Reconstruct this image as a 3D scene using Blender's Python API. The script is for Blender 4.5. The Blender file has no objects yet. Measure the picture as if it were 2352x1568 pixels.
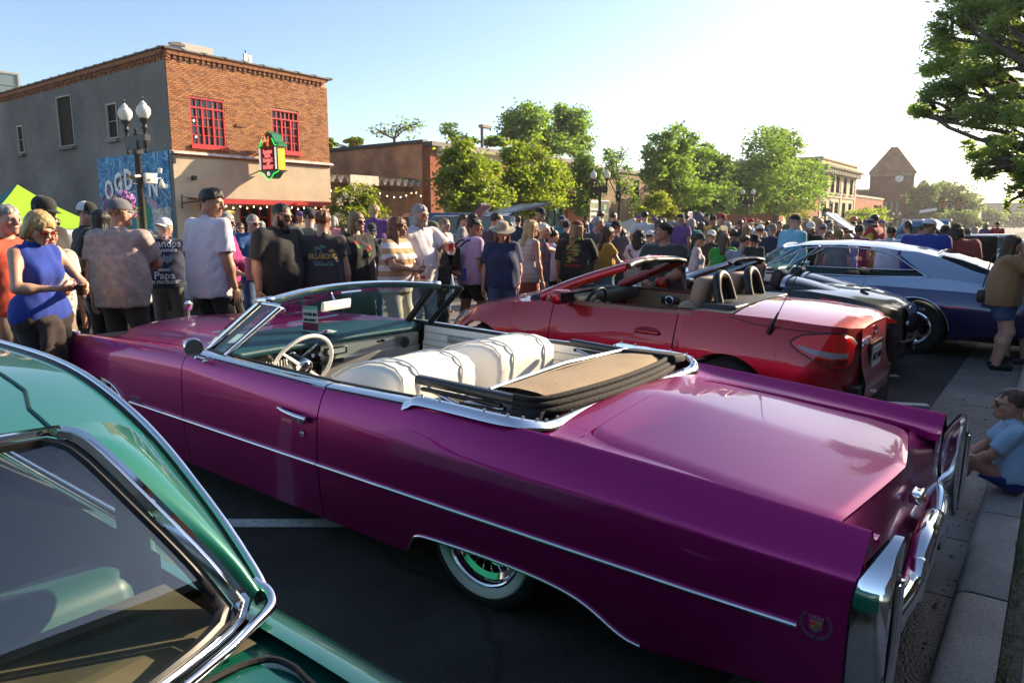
import bpy,bmesh,math,random
import numpy as np
from mathutils import Vector,Matrix,Euler
SC=bpy.context.scene
COL=SC.collection
R=math.radians
rng=np.random.default_rng(7)
# camera
EYE=np.array([0,0,1.67]);PITCH=R(9.256);AZ=R(37.2)
cam_d=bpy.data.cameras.new('camera');cam=bpy.data.objects.new('camera',cam_d);COL.objects.link(cam)
cam.location=EYE;cam.rotation_euler=(R(90)-PITCH,0,AZ-R(90))
cam_d.lens=1758/2500*36;cam_d.sensor_width=36;cam_d.clip_start=.05;cam_d.clip_end=4000
SC.camera=cam
# sky, sun, exposure
SUN_EL,SUN_OFF=22.0,22.0
sdir=Vector((math.cos(R(SUN_EL))*math.cos(R(SUN_OFF)),-math.cos(R(SUN_EL))*math.sin(R(SUN_OFF)),math.sin(R(SUN_EL))))
W=bpy.data.worlds.new('World');SC.world=W;W.use_nodes=True
wn=W.node_tree.nodes;wl=W.node_tree.links
sky=wn.new('ShaderNodeTexSky');sky.sky_type='NISHITA';sky.sun_disc=False
sky.sun_elevation=R(SUN_EL);sky.sun_rotation=math.atan2(sdir.x,sdir.y)
sky.altitude=1300;sky.air_density=1.0;sky.dust_density=3.0;sky.ozone_density=1.2
wl.new(sky.outputs[0],wn['Background'].inputs[0]);wn['Background'].inputs[1].default_value=.098
sl=bpy.data.lights.new('sun','SUN');sun=bpy.data.objects.new('sun',sl);COL.objects.link(sun)
sl.energy=4.8;sl.angle=R(.6);sl.color=(1,.80,.55)
sun.rotation_euler=(-sdir).to_track_quat('-Z','Y').to_euler()
SC.view_settings.view_transform='Standard';SC.view_settings.look='None'
SC.view_settings.gamma=1;SC.view_settings.exposure=1.4;SC.view_settings.use_curve_mapping=False
SC.cycles.max_bounces=8;SC.cycles.transparent_max_bounces=12;SC.cycles.transmission_bounces=6
SC.cycles.caustics_reflective=False;SC.cycles.caustics_refractive=False
SC.cycles.use_denoising=True;SC.cycles.sample_clamp_indirect=6
# helpers
fwd_h=np.array([math.cos(AZ),math.sin(AZ),0]);rt=np.array([math.sin(AZ),-math.cos(AZ),0])
CF=fwd_h*math.cos(PITCH)-np.array([0,0,math.sin(PITCH)]);CU=fwd_h*math.sin(PITCH)+np.array([0,0,math.cos(PITCH)])
def ray(px,py):
 return CF+rt*(px-1176)/1653.9-CU*(py-784)/1653.9
def at(px,py,**k):
 d=ray(px,py);(a,v),=k.items();i='xyzd'.index(a)
 t=v if i==3 else(v-EYE[i])/d[i]
 return EYE+t*d
def gz(y):
 if y<.04:return.12
 if y<.83:return 0.0
 if y<=11.6:return(y-.83)*.022
 if y<=22.4:return(22.4-y)*.022
 return.12
MATS={}
def mat(name,col,rough=.6,metal=0,coat=0,var=0,vscale=8,bump=0,bscale=60,spec=.5,trans=0,alpha=1,ior=1.45,emit=None,aniso=None,sheen=0,sss=0,coatr=.03,stretch=None,croot=None):
 if name in MATS:return MATS[name]
 m=bpy.data.materials.new(name);m.use_nodes=True;MATS[name]=m
 nt=m.node_tree;b=nt.nodes['Principled BSDF'];L=nt.links
 c=tuple(col)+(1,)
 b.inputs['Base Color'].default_value=c;b.inputs['Roughness'].default_value=rough;b.inputs['Metallic'].default_value=metal
 b.inputs['Coat Weight'].default_value=coat;b.inputs['Coat Roughness'].default_value=coatr;b.inputs['Specular IOR Level'].default_value=spec
 b.inputs['Transmission Weight'].default_value=trans;b.inputs['Alpha'].default_value=alpha;b.inputs['IOR'].default_value=ior
 if sheen:b.inputs['Sheen Weight'].default_value=sheen
 if sss:b.inputs['Subsurface Weight'].default_value=sss;b.inputs['Subsurface Radius'].default_value=(.02,.008,.004);b.inputs['Subsurface Scale'].default_value=.5
 if emit:b.inputs['Emission Color'].default_value=tuple(emit[:3])+(1,);b.inputs['Emission Strength'].default_value=emit[3]
 tc=None
 def coords():
  t=nt.nodes.new('ShaderNodeTexCoord');o=t.outputs['Object']
  if stretch:
   mp=nt.nodes.new('ShaderNodeMapping');mp.inputs['Scale'].default_value=stretch;L.new(o,mp.inputs[0]);o=mp.outputs[0]
  return o
 if var:
  tc=coords();n=nt.nodes.new('ShaderNodeTexNoise');n.inputs['Scale'].default_value=vscale;n.inputs['Detail'].default_value=5
  L.new(tc,n.inputs['Vector'])
  rp=nt.nodes.new('ShaderNodeValToRGB');e=rp.color_ramp.elements
  e[0].position=.3;e[1].position=.7
  e[0].color=tuple(max(0,x*(1-var))for x in col)+(1,);e[1].color=tuple(min(1,x*(1+var))for x in col)+(1,)
  L.new(n.outputs[0],rp.inputs[0]);L.new(rp.outputs[0],b.inputs['Base Color'])
 if bump:
  tc=tc or coords();n=nt.nodes.new('ShaderNodeTexNoise');n.inputs['Scale'].default_value=bscale;n.inputs['Detail'].default_value=4
  L.new(tc,n.inputs['Vector']);bp=nt.nodes.new('ShaderNodeBump');bp.inputs['Strength'].default_value=bump;bp.inputs['Distance'].default_value=.01
  L.new(n.outputs[0],bp.inputs['Height']);L.new(bp.outputs[0],b.inputs['Normal'])
 return m
def empty(name,loc=(0,0,0),rot=(0,0,0),parent=None):
 o=bpy.data.objects.new(name,None);COL.objects.link(o);o.location=loc;o.rotation_euler=rot
 o.empty_display_size=.1
 if parent:o.parent=parent
 return o
def tag(o,label,cat,group=None):
 o['label']=label;o['category']=cat
 if group:o['group']=group
 return o
def kind(o,k):o['kind']=k;return o
class MB:
 """collects shapes into one mesh"""
 def __init__(s):s.v=[];s.f=[];s.mi=[];s.n=0
 def add(s,v,f,m=0):
  v=np.asarray(v,float).reshape(-1,3);s.v.append(v);o=s.n
  s.f+=[tuple(int(i)+o for i in q)for q in f];s.mi+=([m]*len(f)if np.isscalar(m)else list(m));s.n+=len(v);return s
 def box(s,c,d,rot=None,m=0,taper=1):
  x,y,z=np.array(d)/2
  v=np.array([[-x,-y,-z],[x,-y,-z],[x,y,-z],[-x,y,-z],[-x*taper,-y*taper,z],[x*taper,-y*taper,z],[x*taper,y*taper,z],[-x*taper,y*taper,z]])
  if rot is not None:v=v@np.array(Euler(rot).to_matrix()).T
  return s.add(v+np.array(c),[(0,3,2,1),(4,5,6,7),(0,1,5,4),(1,2,6,5),(2,3,7,6),(3,0,4,7)],m)
 def b2(s,lo,hi,m=0):
  lo=np.array(lo,float);hi=np.array(hi,float);return s.box((lo+hi)/2,hi-lo,m=m)
 def rbox(s,c,d,r=.02,rot=None,m=0,n=3):
  d=np.array(d)/2;nu,nv=8*n,4*n
  us=np.linspace(0,2*np.pi,nu,endpoint=False);vs=np.linspace(-np.pi/2,np.pi/2,nv+1)
  sg=lambda a:np.sign(a)*np.abs(a)**.0001
  P=[]
  for b in vs:
   for a in us:
    n_=np.array([math.cos(b)*math.cos(a),math.cos(b)*math.sin(a),math.sin(b)])
    core=np.clip(n_*9,-1,1)*(d-r)
    P.append(core+n_*r)
  F=[(j*nu+i,j*nu+(i+1)%nu,(j+1)*nu+(i+1)%nu,(j+1)*nu+i)for j in range(nv)for i in range(nu)]
  v=np.array(P)
  if rot is not None:v=v@np.array(Euler(rot).to_matrix()).T
  return s.add(v+np.array(c),F,m)
 def tube(s,pts,r,n=8,m=0,caps=True,closed=False,flat=None):
  pts=np.asarray(pts,float);k=len(pts);rr=np.full(k,r)if np.isscalar(r)else np.asarray(r,float)
  T=np.gradient(pts,axis=0)if not closed else np.roll(pts,-1,0)-np.roll(pts,1,0)
  T/=np.linalg.norm(T,axis=1)[:,None]+1e-12
  up=np.array([0,0,1.]);
  if abs(T[0]@up)>.9:up=np.array([1.,0,0])
  V=[];A=np.cross(T[0],up);A/=np.linalg.norm(A)
  for i in range(k):
   A=A-T[i]*(A@T[i]);A/=np.linalg.norm(A)+1e-12;B=np.cross(T[i],A)
   for j in range(n):
    a=2*np.pi*j/n
    V.append(pts[i]+rr[i]*(math.cos(a)*A+math.sin(a)*B*(flat or 1)))
  F=[]
  for i in range(k if closed else k-1):
   i2=(i+1)%k
   F+=[(i*n+j,i*n+(j+1)%n,i2*n+(j+1)%n,i2*n+j)for j in range(n)]
  if caps and not closed:F+=[tuple(range(n))[::-1],tuple((k-1)*n+j for j in range(n))]
  return s.add(V,F,m)
 def lathe(s,prof,n=24,c=(0,0,0),axis='z',m=0,arc=None):
  prof=np.asarray(prof,float);k=len(prof);V=[]
  for(r,z)in prof:
   for j in range(n):
    a=2*np.pi*j/n;p=(r*math.cos(a),r*math.sin(a),z)
    V.append(p if axis=='z' else(p[2],p[0],p[1])if axis=='x' else(p[0],p[2],p[1]))
  mm=[m]*(k-1)if np.isscalar(m)else m
  F=[];MI=[]
  for i in range(k-1):
   for j in range(n):
    q=(i*n+j,i*n+(j+1)%n,(i+1)*n+(j+1)%n,(i+1)*n+j)
    F.append(q if axis!='y' else q[::-1]);MI.append(mm[i])
  return s.add(np.array(V)+np.array(c),F,MI)
 def grid(s,P,m=0,flip=False,closeu=False):
  P=np.asarray(P,float);a,b=P.shape[:2]
  F=[]
  for i in range(a-1):
   for j in range(b if closeu else b-1):
    q=(i*b+j,i*b+(j+1)%b,(i+1)*b+(j+1)%b,(i+1)*b+j);F.append(q[::-1]if flip else q)
  return s.add(P.reshape(-1,3),F,m)
 def prism(s,poly,lo,hi,axis='y',m=0):
  n=len(poly);V=[]
  for h in(lo,hi):
   for(a,b)in poly:V.append((a,h,b)if axis=='y' else(h,a,b)if axis=='x' else(a,b,h))
  F=[tuple(range(n)),tuple(range(2*n-1,n-1,-1))]+[(i,i+n,(i+1)%n+n,(i+1)%n)for i in range(n)]
  return s.add(V,F,m)
 def mirror_y(s):
  for k in range(len(s.v)):pass
  V=np.concatenate(s.v);n=len(V);W2=V*np.array([1,-1,1])
  f0=list(s.f);m0=list(s.mi)
  s.v.append(W2);s.f+=[tuple(i+n for i in q)[::-1]for q in f0];s.mi+=m0;s.n+=n;return s
 def mesh(s,name,mats,smooth=None):
  me=bpy.data.meshes.new(name);V=np.concatenate(s.v)if s.v else np.zeros((0,3))
  me.from_pydata(V.tolist(),[],s.f)
  for m in(mats if isinstance(mats,(list,tuple))else[mats]):me.materials.append(m)
  if any(s.mi):me.polygons.foreach_set('material_index',s.mi)
  if smooth is not None:
   me.polygons.foreach_set('use_smooth',[True]*len(s.f))
   if smooth<180:me.set_sharp_from_angle(angle=R(smooth))
  me.update();return me
 def obj(s,name,mats,parent=None,smooth=None,loc=None,rot=None,fix=False):
  me=s.mesh(name,mats,smooth)
  if fix:
   bm=bmesh.new();bm.from_mesh(me);bmesh.ops.remove_doubles(bm,verts=bm.verts,dist=.0005)
   bmesh.ops.recalc_face_normals(bm,faces=bm.faces);bm.to_mesh(me);bm.free()
   if smooth is not None and smooth<180:me.set_sharp_from_angle(angle=R(smooth))
  o=bpy.data.objects.new(name,me);COL.objects.link(o)
  if parent:o.parent=parent
  if loc is not None:o.location=loc
  if rot is not None:o.rotation_euler=rot
  return o
def inst(me,name,parent=None,loc=(0,0,0),rot=(0,0,0),scale=None):
 o=bpy.data.objects.new(name,me);COL.objects.link(o);o.location=loc;o.rotation_euler=rot
 if parent:o.parent=parent
 if scale is not None:o.scale=scale if not np.isscalar(scale)else(scale,)*3
 return o
def copy_tree(o,parent=None,**kw):
 c=o.copy();COL.objects.link(c)
 if parent:c.parent=parent
 for ch in o.children:copy_tree(ch,c)
 return c
TEXTS=[]
def text(s,size,m,parent,loc,rot,name='lettering',ext=.004,align='CENTER',bold=0,sx=1,spacing=1,shear=0):
 c=bpy.data.curves.new(name,'FONT');c.body=s;c.size=size;c.extrude=ext;c.align_x=align;c.align_y='CENTER'
 c.offset=bold;c.space_character=spacing;c.resolution_u=2;c.materials.append(m);c.shear=shear
 o=bpy.data.objects.new(name,c);COL.objects.link(o);o.location=loc;o.rotation_euler=rot;o.scale=(sx,1,1)
 if parent:o.parent=parent
 TEXTS.append(o);return o
def pl(xs,ys,x):return np.interp(x,xs,ys)
def smooth_curve(pts,n):
 """Catmull-Rom through points"""
 P=np.asarray(pts,float);P=np.vstack([2*P[0]-P[1],P,2*P[-1]-P[-2]]);k=len(P)-3
 t=np.linspace(0,k,n);i=np.minimum(t.astype(int),k-1);u=(t-i)[:,None]
 a,b,c,d=P[i],P[i+1],P[i+2],P[i+3]
 return.5*((2*b)+(-a+c)*u+(2*a-5*b+4*c-d)*u**2+(-a+3*b-3*c+d)*u**3)
 # shared materials
CHROME=mat('chrome',(.82,.82,.84),.06,1)
DULLMETAL=mat('brushed_metal',(.5,.5,.52),.3,1)
RUBBER=mat('rubber',(.018,.018,.02),.75,bump=.2,bscale=90)
BLACK=mat('black_trim',(.012,.012,.014),.45)
BLACKGLOSS=mat('black_gloss',(.01,.01,.012),.15)
WHITE=mat('white_paint',(.78,.77,.74),.45)
# ground, road, kerbs
def tex_ground(name,col,var,vs,rough,bump,bs,speck=0,crack=0,patches=None):
 m=bpy.data.materials.new(name);m.use_nodes=True;MATS[name]=m;nt=m.node_tree;L=nt.links;b=nt.nodes['Principled BSDF']
 tc=nt.nodes.new('ShaderNodeTexCoord').outputs['Object'];b.inputs['Roughness'].default_value=rough
 def noise(scale,det=6):
  n=nt.nodes.new('ShaderNodeTexNoise');n.inputs['Scale'].default_value=scale;n.inputs['Detail'].default_value=det;L.new(tc,n.inputs['Vector']);return n.outputs[0]
 def ramp(src,p0,p1,c0,c1):
  r=nt.nodes.new('ShaderNodeValToRGB');r.color_ramp.elements[0].position=p0;r.color_ramp.elements[1].position=p1
  r.color_ramp.elements[0].color=c0;r.color_ramp.elements[1].color=c1;L.new(src,r.inputs[0]);return r.outputs[0]
 def mixm(a,bb,fac=1,mode='MULTIPLY'):
  x=nt.nodes.new('ShaderNodeMix');x.data_type='RGBA';x.blend_type=mode;x.inputs[0].default_value=fac
  L.new(a,x.inputs[6]);L.new(bb,x.inputs[7]);return x.outputs[2]
 c=ramp(noise(vs),.3,.72,tuple(k*(1-var)for k in col)+(1,),tuple(k*(1+var)for k in col)+(1,))
 c=mixm(c,ramp(noise(bs*1.7,2),.35,.7,(.72,.72,.72,1),(1.22,1.2,1.16,1)))
 if speck:c=mixm(c,ramp(noise(220,1),.66,.74,(0,0,0,1),(speck,speck,speck*.9,1)),1,'ADD')
 if crack:
  v=nt.nodes.new('ShaderNodeTexVoronoi');v.feature='DISTANCE_TO_EDGE';v.inputs['Scale'].default_value=.55
  w=nt.nodes.new('ShaderNodeTexNoise');w.inputs['Scale'].default_value=2.2;L.new(tc,w.inputs['Vector'])
  ad=nt.nodes.new('ShaderNodeMix');ad.data_type='RGBA';ad.inputs[0].default_value=.22;L.new(tc,ad.inputs[6]);L.new(w.outputs['Color'],ad.inputs[7]);L.new(ad.outputs[2],v.inputs['Vector'])
  c=mixm(c,ramp(v.outputs['Distance'],.004,.012,(1-crack,)*3+(1,),(1,1,1,1)))
 if patches:c=mixm(c,ramp(noise(patches[0],3),.50,.62,(patches[1],)*3+(1,),(1,1,1,1)))
 L.new(c,b.inputs['Base Color'])
 bp=nt.nodes.new('ShaderNodeBump');bp.inputs['Strength'].default_value=bump;bp.inputs['Distance'].default_value=.012
 L.new(noise(bs,5),bp.inputs['Height']);L.new(bp.outputs[0],b.inputs['Normal']);return m
ASPHALT=tex_ground('asphalt',(.052,.049,.046),.38,2.2,.8,.9,110,speck=.13,crack=.55,patches=(.9,.62))
STREETASPH=tex_ground('street_asphalt',(.15,.143,.135),.15,.9,.85,.4,90,crack=.35)
CONC=tex_ground('kerb_concrete',(.30,.285,.265),.16,2.5,.8,.5,70,speck=.10,patches=(3,.82))
GUTTER=tex_ground('gutter_concrete',(.24,.23,.215),.2,1.6,.8,.5,80,speck=.05,patches=(1.5,.7))
FARCONC=tex_ground('far_concrete',(.32,.30,.28),.12,1,.85,.2,30)
PAINTW=mat('line_paint',(.62,.61,.58),.7,var=.28,vscale=40,bump=.3,bscale=120)
PAINTY=mat('yellow_line_paint',(.62,.36,.03),.7,var=.2,vscale=30)
EARTH=mat('earth',(.2,.17,.12),.9,var=.2,vscale=.5)
def sheet(name,xs,ys,zf,m):
 g=np.array([[(x,y,zf(y))for x in xs]for y in ys]);o=MB().grid(g).obj(name,m);return kind(o,'structure')
sheet('ground',(-600,2500),(-900,1800),lambda y:-.25,EARTH)
YS=np.concatenate([[.83],np.linspace(1.2,6.6,9)])
sheet('parking_lane',(-40,420),YS,gz,ASPHALT)
sheet('road',(-40,420),np.linspace(6.6,16.6,21),gz,STREETASPH)
sheet('far_parking_lane',(-40,420),np.linspace(16.6,22.4,8),gz,STREETASPH)
gut=kind(empty('gutter'),'structure')
xs=[-8,-5.1,-2.2,.4,2.55,3.62,4.35,6.0,7.78,10.6,13.6,16.6,19.6,22.6]
for a,b in zip(xs[:-1],xs[1:]):
 wet=(abs(a-2.55)<.01)
 o=MB().b2((a+.006,.24,-.1),(b-.006,.826,.0005)).obj('gutter_slab',GUTTER if not wet else tex_ground('tar_patch',(.018,.018,.02),.3,3,.38,1.0,75),gut)
o=MB().b2((22.6,.24,-.1),(420,.826,.0)).obj('gutter_slab',GUTTER,gut)
kb=kind(empty('kerb'),'structure')
kx=[-6,-3,-.4,2.1,3.47,4.55,6.35,9.4,12.4,15.4,18.4,21.4,24.4]
prof=[(.04,-.1),(.04,.125),(.165,.125),(.198,.119),(.218,.104),(.228,.08),(.244,.0),(.247,-.1)]
for a,b in zip(kx[:-1],kx[1:]):
 P=np.array([[(x,p[0],p[1])for x in(a+.008,a+.02,b-.02,b-.008)]for p in prof])
 P[:,0,1:]*=(.995);P[1:-1,0,2]-=.006;P[1:-1,3,2]-=.006
 o=MB().grid(P,flip=True).obj('kerb_stone',CONC,kb,smooth=40)
MB().b2((24.4,.04,-.1),(420,.24,.12)).obj('kerb_stone',CONC,kb)
walk=kind(empty('footway'),'structure')
DIRT=mat('joint_soil',(.10,.085,.06),.95,var=.45,vscale=30,bump=.8,bscale=80)
MB().b2((-8,-6,-.1),(22,.037,.098)).obj('joint_bed',DIRT,walk)
PAV=[tex_ground('paver_%d'%i,c,.18,9,.85,.7,60,patches=(6,.8))for i,c in enumerate([(.33,.25,.22),(.37,.28,.245),(.30,.245,.23),(.35,.30,.28)])]
pvm=[]
for i in range(8):
 dx,dy=.178,.098
 m=MB();P=np.array([[(x,y,0)for x in(-dx/2,-dx/2+.012,dx/2-.012,dx/2)]for y in(-dy/2,-dy/2+.01,dy/2-.01,dy/2)])
 z=np.full((4,4),-.008);z[1:3,1:3]=0;P[:,:,2]=z+rng.normal(0,.0012,(4,4));m.grid(P,flip=False)
 m.b2((-dx/2,-dy/2,-.04),(dx/2,dy/2,-.009));pvm.append(m.mesh('paver',PAV[i%4],50))
n=0
for r in range(9):
 for k in range(34):
  x=2.0+k*.185+(r%2)*.09;y=-.03-r*.104-.05
  if x>5.6 and r>3:continue
  inst(pvm[int(rng.integers(8))],'paver',walk,(x,y,.119+rng.normal(0,.0022)),(rng.normal(0,.008),rng.normal(0,.008),rng.normal(0,.012)))
  n+=1
g=MB()
for k in range(900):
 x=2.2+4.4*rng.random()**1.3;y=.018+rng.normal(0,.014);h=abs(rng.normal(.008,.012))*(2.2 if(int(x*3.1)%4==0)else.6)
 a=rng.random()*6.28;w=.003
 g.add([(x-w*math.cos(a),y-w*math.sin(a),.105),(x+w*math.cos(a),y+w*math.sin(a),.105),(x+rng.normal(0,.01),y+rng.normal(0,.008),.112+h)],[(0,1,2)])
kind(g.obj('joint_weeds',mat('weeds',(.10,.13,.03),.8,var=.5,vscale=25)),'stuff')
g=MB()
for k in range(420):
 x=2+9*rng.random();y=.25+abs(rng.normal(0,.25));s=abs(rng.normal(.004,.004))+.002
 if y>2:continue
 v=np.array([(1,0,0),(-.4,.9,0),(-.5,-.8,0),(0,0,.8)])*s*rng.uniform(.6,1.4,(4,3));g.add(v+(x,y,gz(y)+.001),[(0,1,3),(1,2,3),(2,0,3)])
kind(g.obj('gutter_litter',mat('litter',(.09,.075,.055),.9,var=.6,vscale=14)),'stuff')
mk=kind(empty('road_markings'),'structure')
def stripe(x0,y0,x1,y1,w,m,n=24):
 d=np.array([x1-x0,y1-y0]);L=np.linalg.norm(d);d/=L;q=np.array([-d[1],d[0]])*w/2
 P=[]
 for t in np.linspace(0,1,n):
  p=np.array([x0,y0])+d*L*t;P.append([(*(p+q),gz((p+q)[1])+.005),(*(p-q),gz((p-q)[1])+.005)])
 MB().grid(P,flip=True).obj('marking',m,mk)
for k in range(-2,8):
 xo=5.0*k/1.0
 stripe(1.95+xo-1.9,3.575+2.32,1.95+xo+1.85,3.575-2.26,.105,PAINTW)
stripe(6.55,2.64,7.56,.86,.10,PAINTW)
for o in(-.12,.12):stripe(-40,11.6+o,400,11.6+o,.11,PAINTY,40)
for k in range(2,12):stripe(2.5*k*2,16.8,2.5*k*2+3.5,22.2,.1,PAINTW)
fw=kind(MB().b2((-40,22.4,-.2),(420,27.08,.12)).obj('far_footway',FARCONC),'structure')
nw=kind(MB().b2((22,-6,-.2),(420,.036,.118)).obj('near_footway',FARCONC),'structure')
# buildings
STUCCO=mat('tan_stucco',(.50,.40,.285),.9,var=.10,vscale=1.6,bump=.5,bscale=28)
GREYR=tex_ground('grey_render',(.205,.195,.18),.30,.35,.9,.35,14,patches=(.25,.78))
MORTAR=mat('mortar',(.50,.38,.25),.95,var=.15,vscale=4)
BR=[mat('brick_%d'%i,c,.88,var=.22,vscale=9,bump=.35,bscale=50)for i,c in enumerate([(.36,.155,.065),(.29,.12,.052),(.41,.185,.08),(.23,.095,.048),(.33,.16,.085)])]
COPING=mat('coping_metal',(.10,.085,.075),.55)
REDP=mat('red_paint',(.48,.018,.022),.42,var=.15,vscale=6)
REDDK=mat('dark_red_metal',(.22,.03,.03),.5)
def glassm(name,tint,r=.03):return mat(name,tint,r,0,spec=1.0,var=.5,vscale=.9)
WINGL=glassm('window_glass',(.028,.045,.04));WINTEAL=glassm('teal_glass',(.06,.12,.115));DARKIN=mat('dark_interior',(.012,.01,.009),.6,spec=.08)
def brickmat(name,c1,c2,mc,sc=1.0,bw=.215,rh=.075):
 m=bpy.data.materials.new(name);m.use_nodes=True;MATS[name]=m;nt=m.node_tree;L=nt.links;b=nt.nodes['Principled BSDF'];b.inputs['Roughness'].default_value=.9
 tc=nt.nodes.new('ShaderNodeTexCoord').outputs['Object']
 sp=nt.nodes.new('ShaderNodeSeparateXYZ');L.new(tc,sp.inputs[0]);ad=nt.nodes.new('ShaderNodeMath');L.new(sp.outputs[0],ad.inputs[0]);L.new(sp.outputs[1],ad.inputs[1])
 cb=nt.nodes.new('ShaderNodeCombineXYZ');L.new(ad.outputs[0],cb.inputs[0]);L.new(sp.outputs[2],cb.inputs[1])
 t=nt.nodes.new('ShaderNodeTexBrick');L.new(cb.outputs[0],t.inputs['Vector']);t.inputs['Scale'].default_value=1
 t.inputs['Brick Width'].default_value=bw;t.inputs['Row Height'].default_value=rh;t.inputs['Mortar Size'].default_value=.008;t.inputs['Bias'].default_value=-.1
 for k,c in(('Color1',c1),('Color2',c2),('Mortar',mc)):t.inputs[k].default_value=tuple(c)+(1,)
 n=nt.nodes.new('ShaderNodeTexNoise');n.inputs['Scale'].default_value=.8;n.inputs['Detail'].default_value=7;L.new(tc,n.inputs['Vector'])
 r=nt.nodes.new('ShaderNodeValToRGB');r.color_ramp.elements[0].position=.3;r.color_ramp.elements[1].position=.7
 r.color_ramp.elements[0].color=(.62,.58,.55,1);r.color_ramp.elements[1].color=(1.2,1.12,1.05,1);L.new(n.outputs[0],r.inputs[0])
 x=nt.nodes.new('ShaderNodeMix');x.data_type='RGBA';x.blend_type='MULTIPLY';x.inputs[0].default_value=1;L.new(t.outputs[0],x.inputs[6]);L.new(r.outputs[0],x.inputs[7]);L.new(x.outputs[2],b.inputs['Base Color'])
 bp=nt.nodes.new('ShaderNodeBump');bp.inputs['Strength'].default_value=.6;bp.inputs['Distance'].default_value=.012;bp.invert=True;L.new(t.outputs['Fac'],bp.inputs['Height']);L.new(bp.outputs[0],b.inputs['Normal'])
 return m
OLDBRICK=brickmat('old_orange_brick',(.95,.40,.17),(.82,.31,.14),(.75,.5,.33))
REDBRICK=brickmat('red_brick',(.38,.11,.05),(.30,.08,.038),(.28,.16,.11))
PLUMBRICK=brickmat('plum_brick',(.22,.085,.06),(.18,.07,.05),(.12,.07,.06))
TANBRICK=brickmat('tan_brick',(.36,.27,.17),(.31,.225,.14),(.33,.26,.18))
STONE=mat('cut_stone',(.47,.37,.24),.9,var=.2,vscale=1.2,bump=.5,bscale=6)
STONEDK=mat('weathered_stone',(.36,.32,.25),.9,var=.25,vscale=1.5)
def window(par,u0,u1,z0,z1,cols,rows,fm,gm,org=(0,0),rz=0,fw=.06,bar=.028,dep=.10,sill=None,top=None,panes=True,name='window'):
 """a framed window on a wall; local x runs along the wall, -y faces out"""
 f=MB();w,h=u1-u0,z1-z0
 for a,b in(((u0,-dep*.3,z0),(u0+fw,dep,z1)),((u1-fw,-dep*.3,z0),(u1,dep,z1)),((u0+fw,-dep*.3,z0),(u1-fw,dep,z0+fw)),((u0+fw,-dep*.3,z1-fw),(u1-fw,dep,z1))):f.b2(a,b)
 iw,ih=w-2*fw,h-2*fw
 bars=list(np.cumsum([1/cols]*cols)[:-1]);
 for t in bars:f.b2((u0+fw+iw*t-bar/2,0,z0+fw),(u0+fw+iw*t+bar/2,dep*.7,z1-fw))
 for k in range(1,rows):
  zz=z0+fw+ih*k/rows;f.b2((u0+fw,-.003,zz-bar/2),(u1-fw,dep*.6,zz+bar/2))
 loc=(org[0],org[1],0)
 F=f.obj(name,fm,par,loc=loc,rot=(0,0,rz))
 if panes:
  for i in range(cols):
   for j in range(rows):
    a=u0+fw+iw*i/cols+bar/2;b=u0+fw+iw*(i+1)/cols-bar/2;c=z0+fw+ih*j/rows+bar/2;d=z0+fw+ih*(j+1)/rows-bar/2
    g=gm[(i*7+j*3)%len(gm)]if isinstance(gm,list)else gm
    t=rng.normal(0,.012);P=[(a,dep*.75+t,c),(b,dep*.75-t,c),(b,dep*.75-t+rng.normal(0,.006),d),(a,dep*.75+t,d),(a,dep*.9,c),(b,dep*.9,c),(b,dep*.9,d),(a,dep*.9,d)]
    MB().add(P,[(0,1,2,3),(5,4,7,6),(0,4,5,1),(3,2,6,7)]).obj('pane',g,F)
 else:
  MB().b2((u0+fw,dep*.75,z0+fw),(u1-fw,dep*.95,z1-fw)).obj('pane',gm if not isinstance(gm,list)else gm[0],F)
 if sill:MB().b2((u0-.05,-dep*.9-.04,z0-.14),(u1+.05,dep,z0-.002)).obj('sill',sill,F)
 return F
 # corner brick building
FY=27.1;X0,X1=14.5,21.88
cb=empty('corner_building',(X0,FY,0));tag(cb,'two-storey brown brick corner building with grey rendered side wall and red windows','building')
L=lambda lo,hi:((lo[0]-X0,lo[1]-FY,lo[2]),(hi[0]-X0,hi[1]-FY,hi[2]))
def wall_with_holes(par,name,u0,u1,z0,z1,holes,thick,m,org,rz,out=0):
 us=sorted({u0,u1,*[h[0]for h in holes],*[h[1]for h in holes]});zs=sorted({z0,z1,*[h[2]for h in holes],*[h[3]for h in holes]});g=MB()
 for a,b in zip(us[:-1],us[1:]):
  run=None
  for c,d in zip(zs[:-1],zs[1:]):
   if any(h[0]<=a and b<=h[1]and h[2]<=c and d<=h[3]for h in holes):continue
   g.b2((a,out,c),(b,out+thick,d))
 return g.obj(name,m,par,loc=(*org,0),rot=(0,0,rz),fix=False)
W1=(.80,2.25,4.68,6.46);W2=(4.40,5.78,4.74,6.44);FLEN=X1-X0
wall_with_holes(cb,'mortar_wall',0.01,FLEN-.01,4.40,8.02,[W1,W2],.3,MORTAR,(0,0),0,.012)
bl,bh,gap=.205,.064,.011
bms=[MB().box((0,0,0),(bl,.05,bh)).mesh('brick',BR[i])for i in range(5)]
half=[MB().box((0,0,0),(bl/2-gap/2,.05,bh)).mesh('brick',BR[i])for i in range(5)]
rest=[MB()for _ in range(5)];nb=0;rows=int((7.72-4.40)/(bh+gap))
cand=[]
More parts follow.
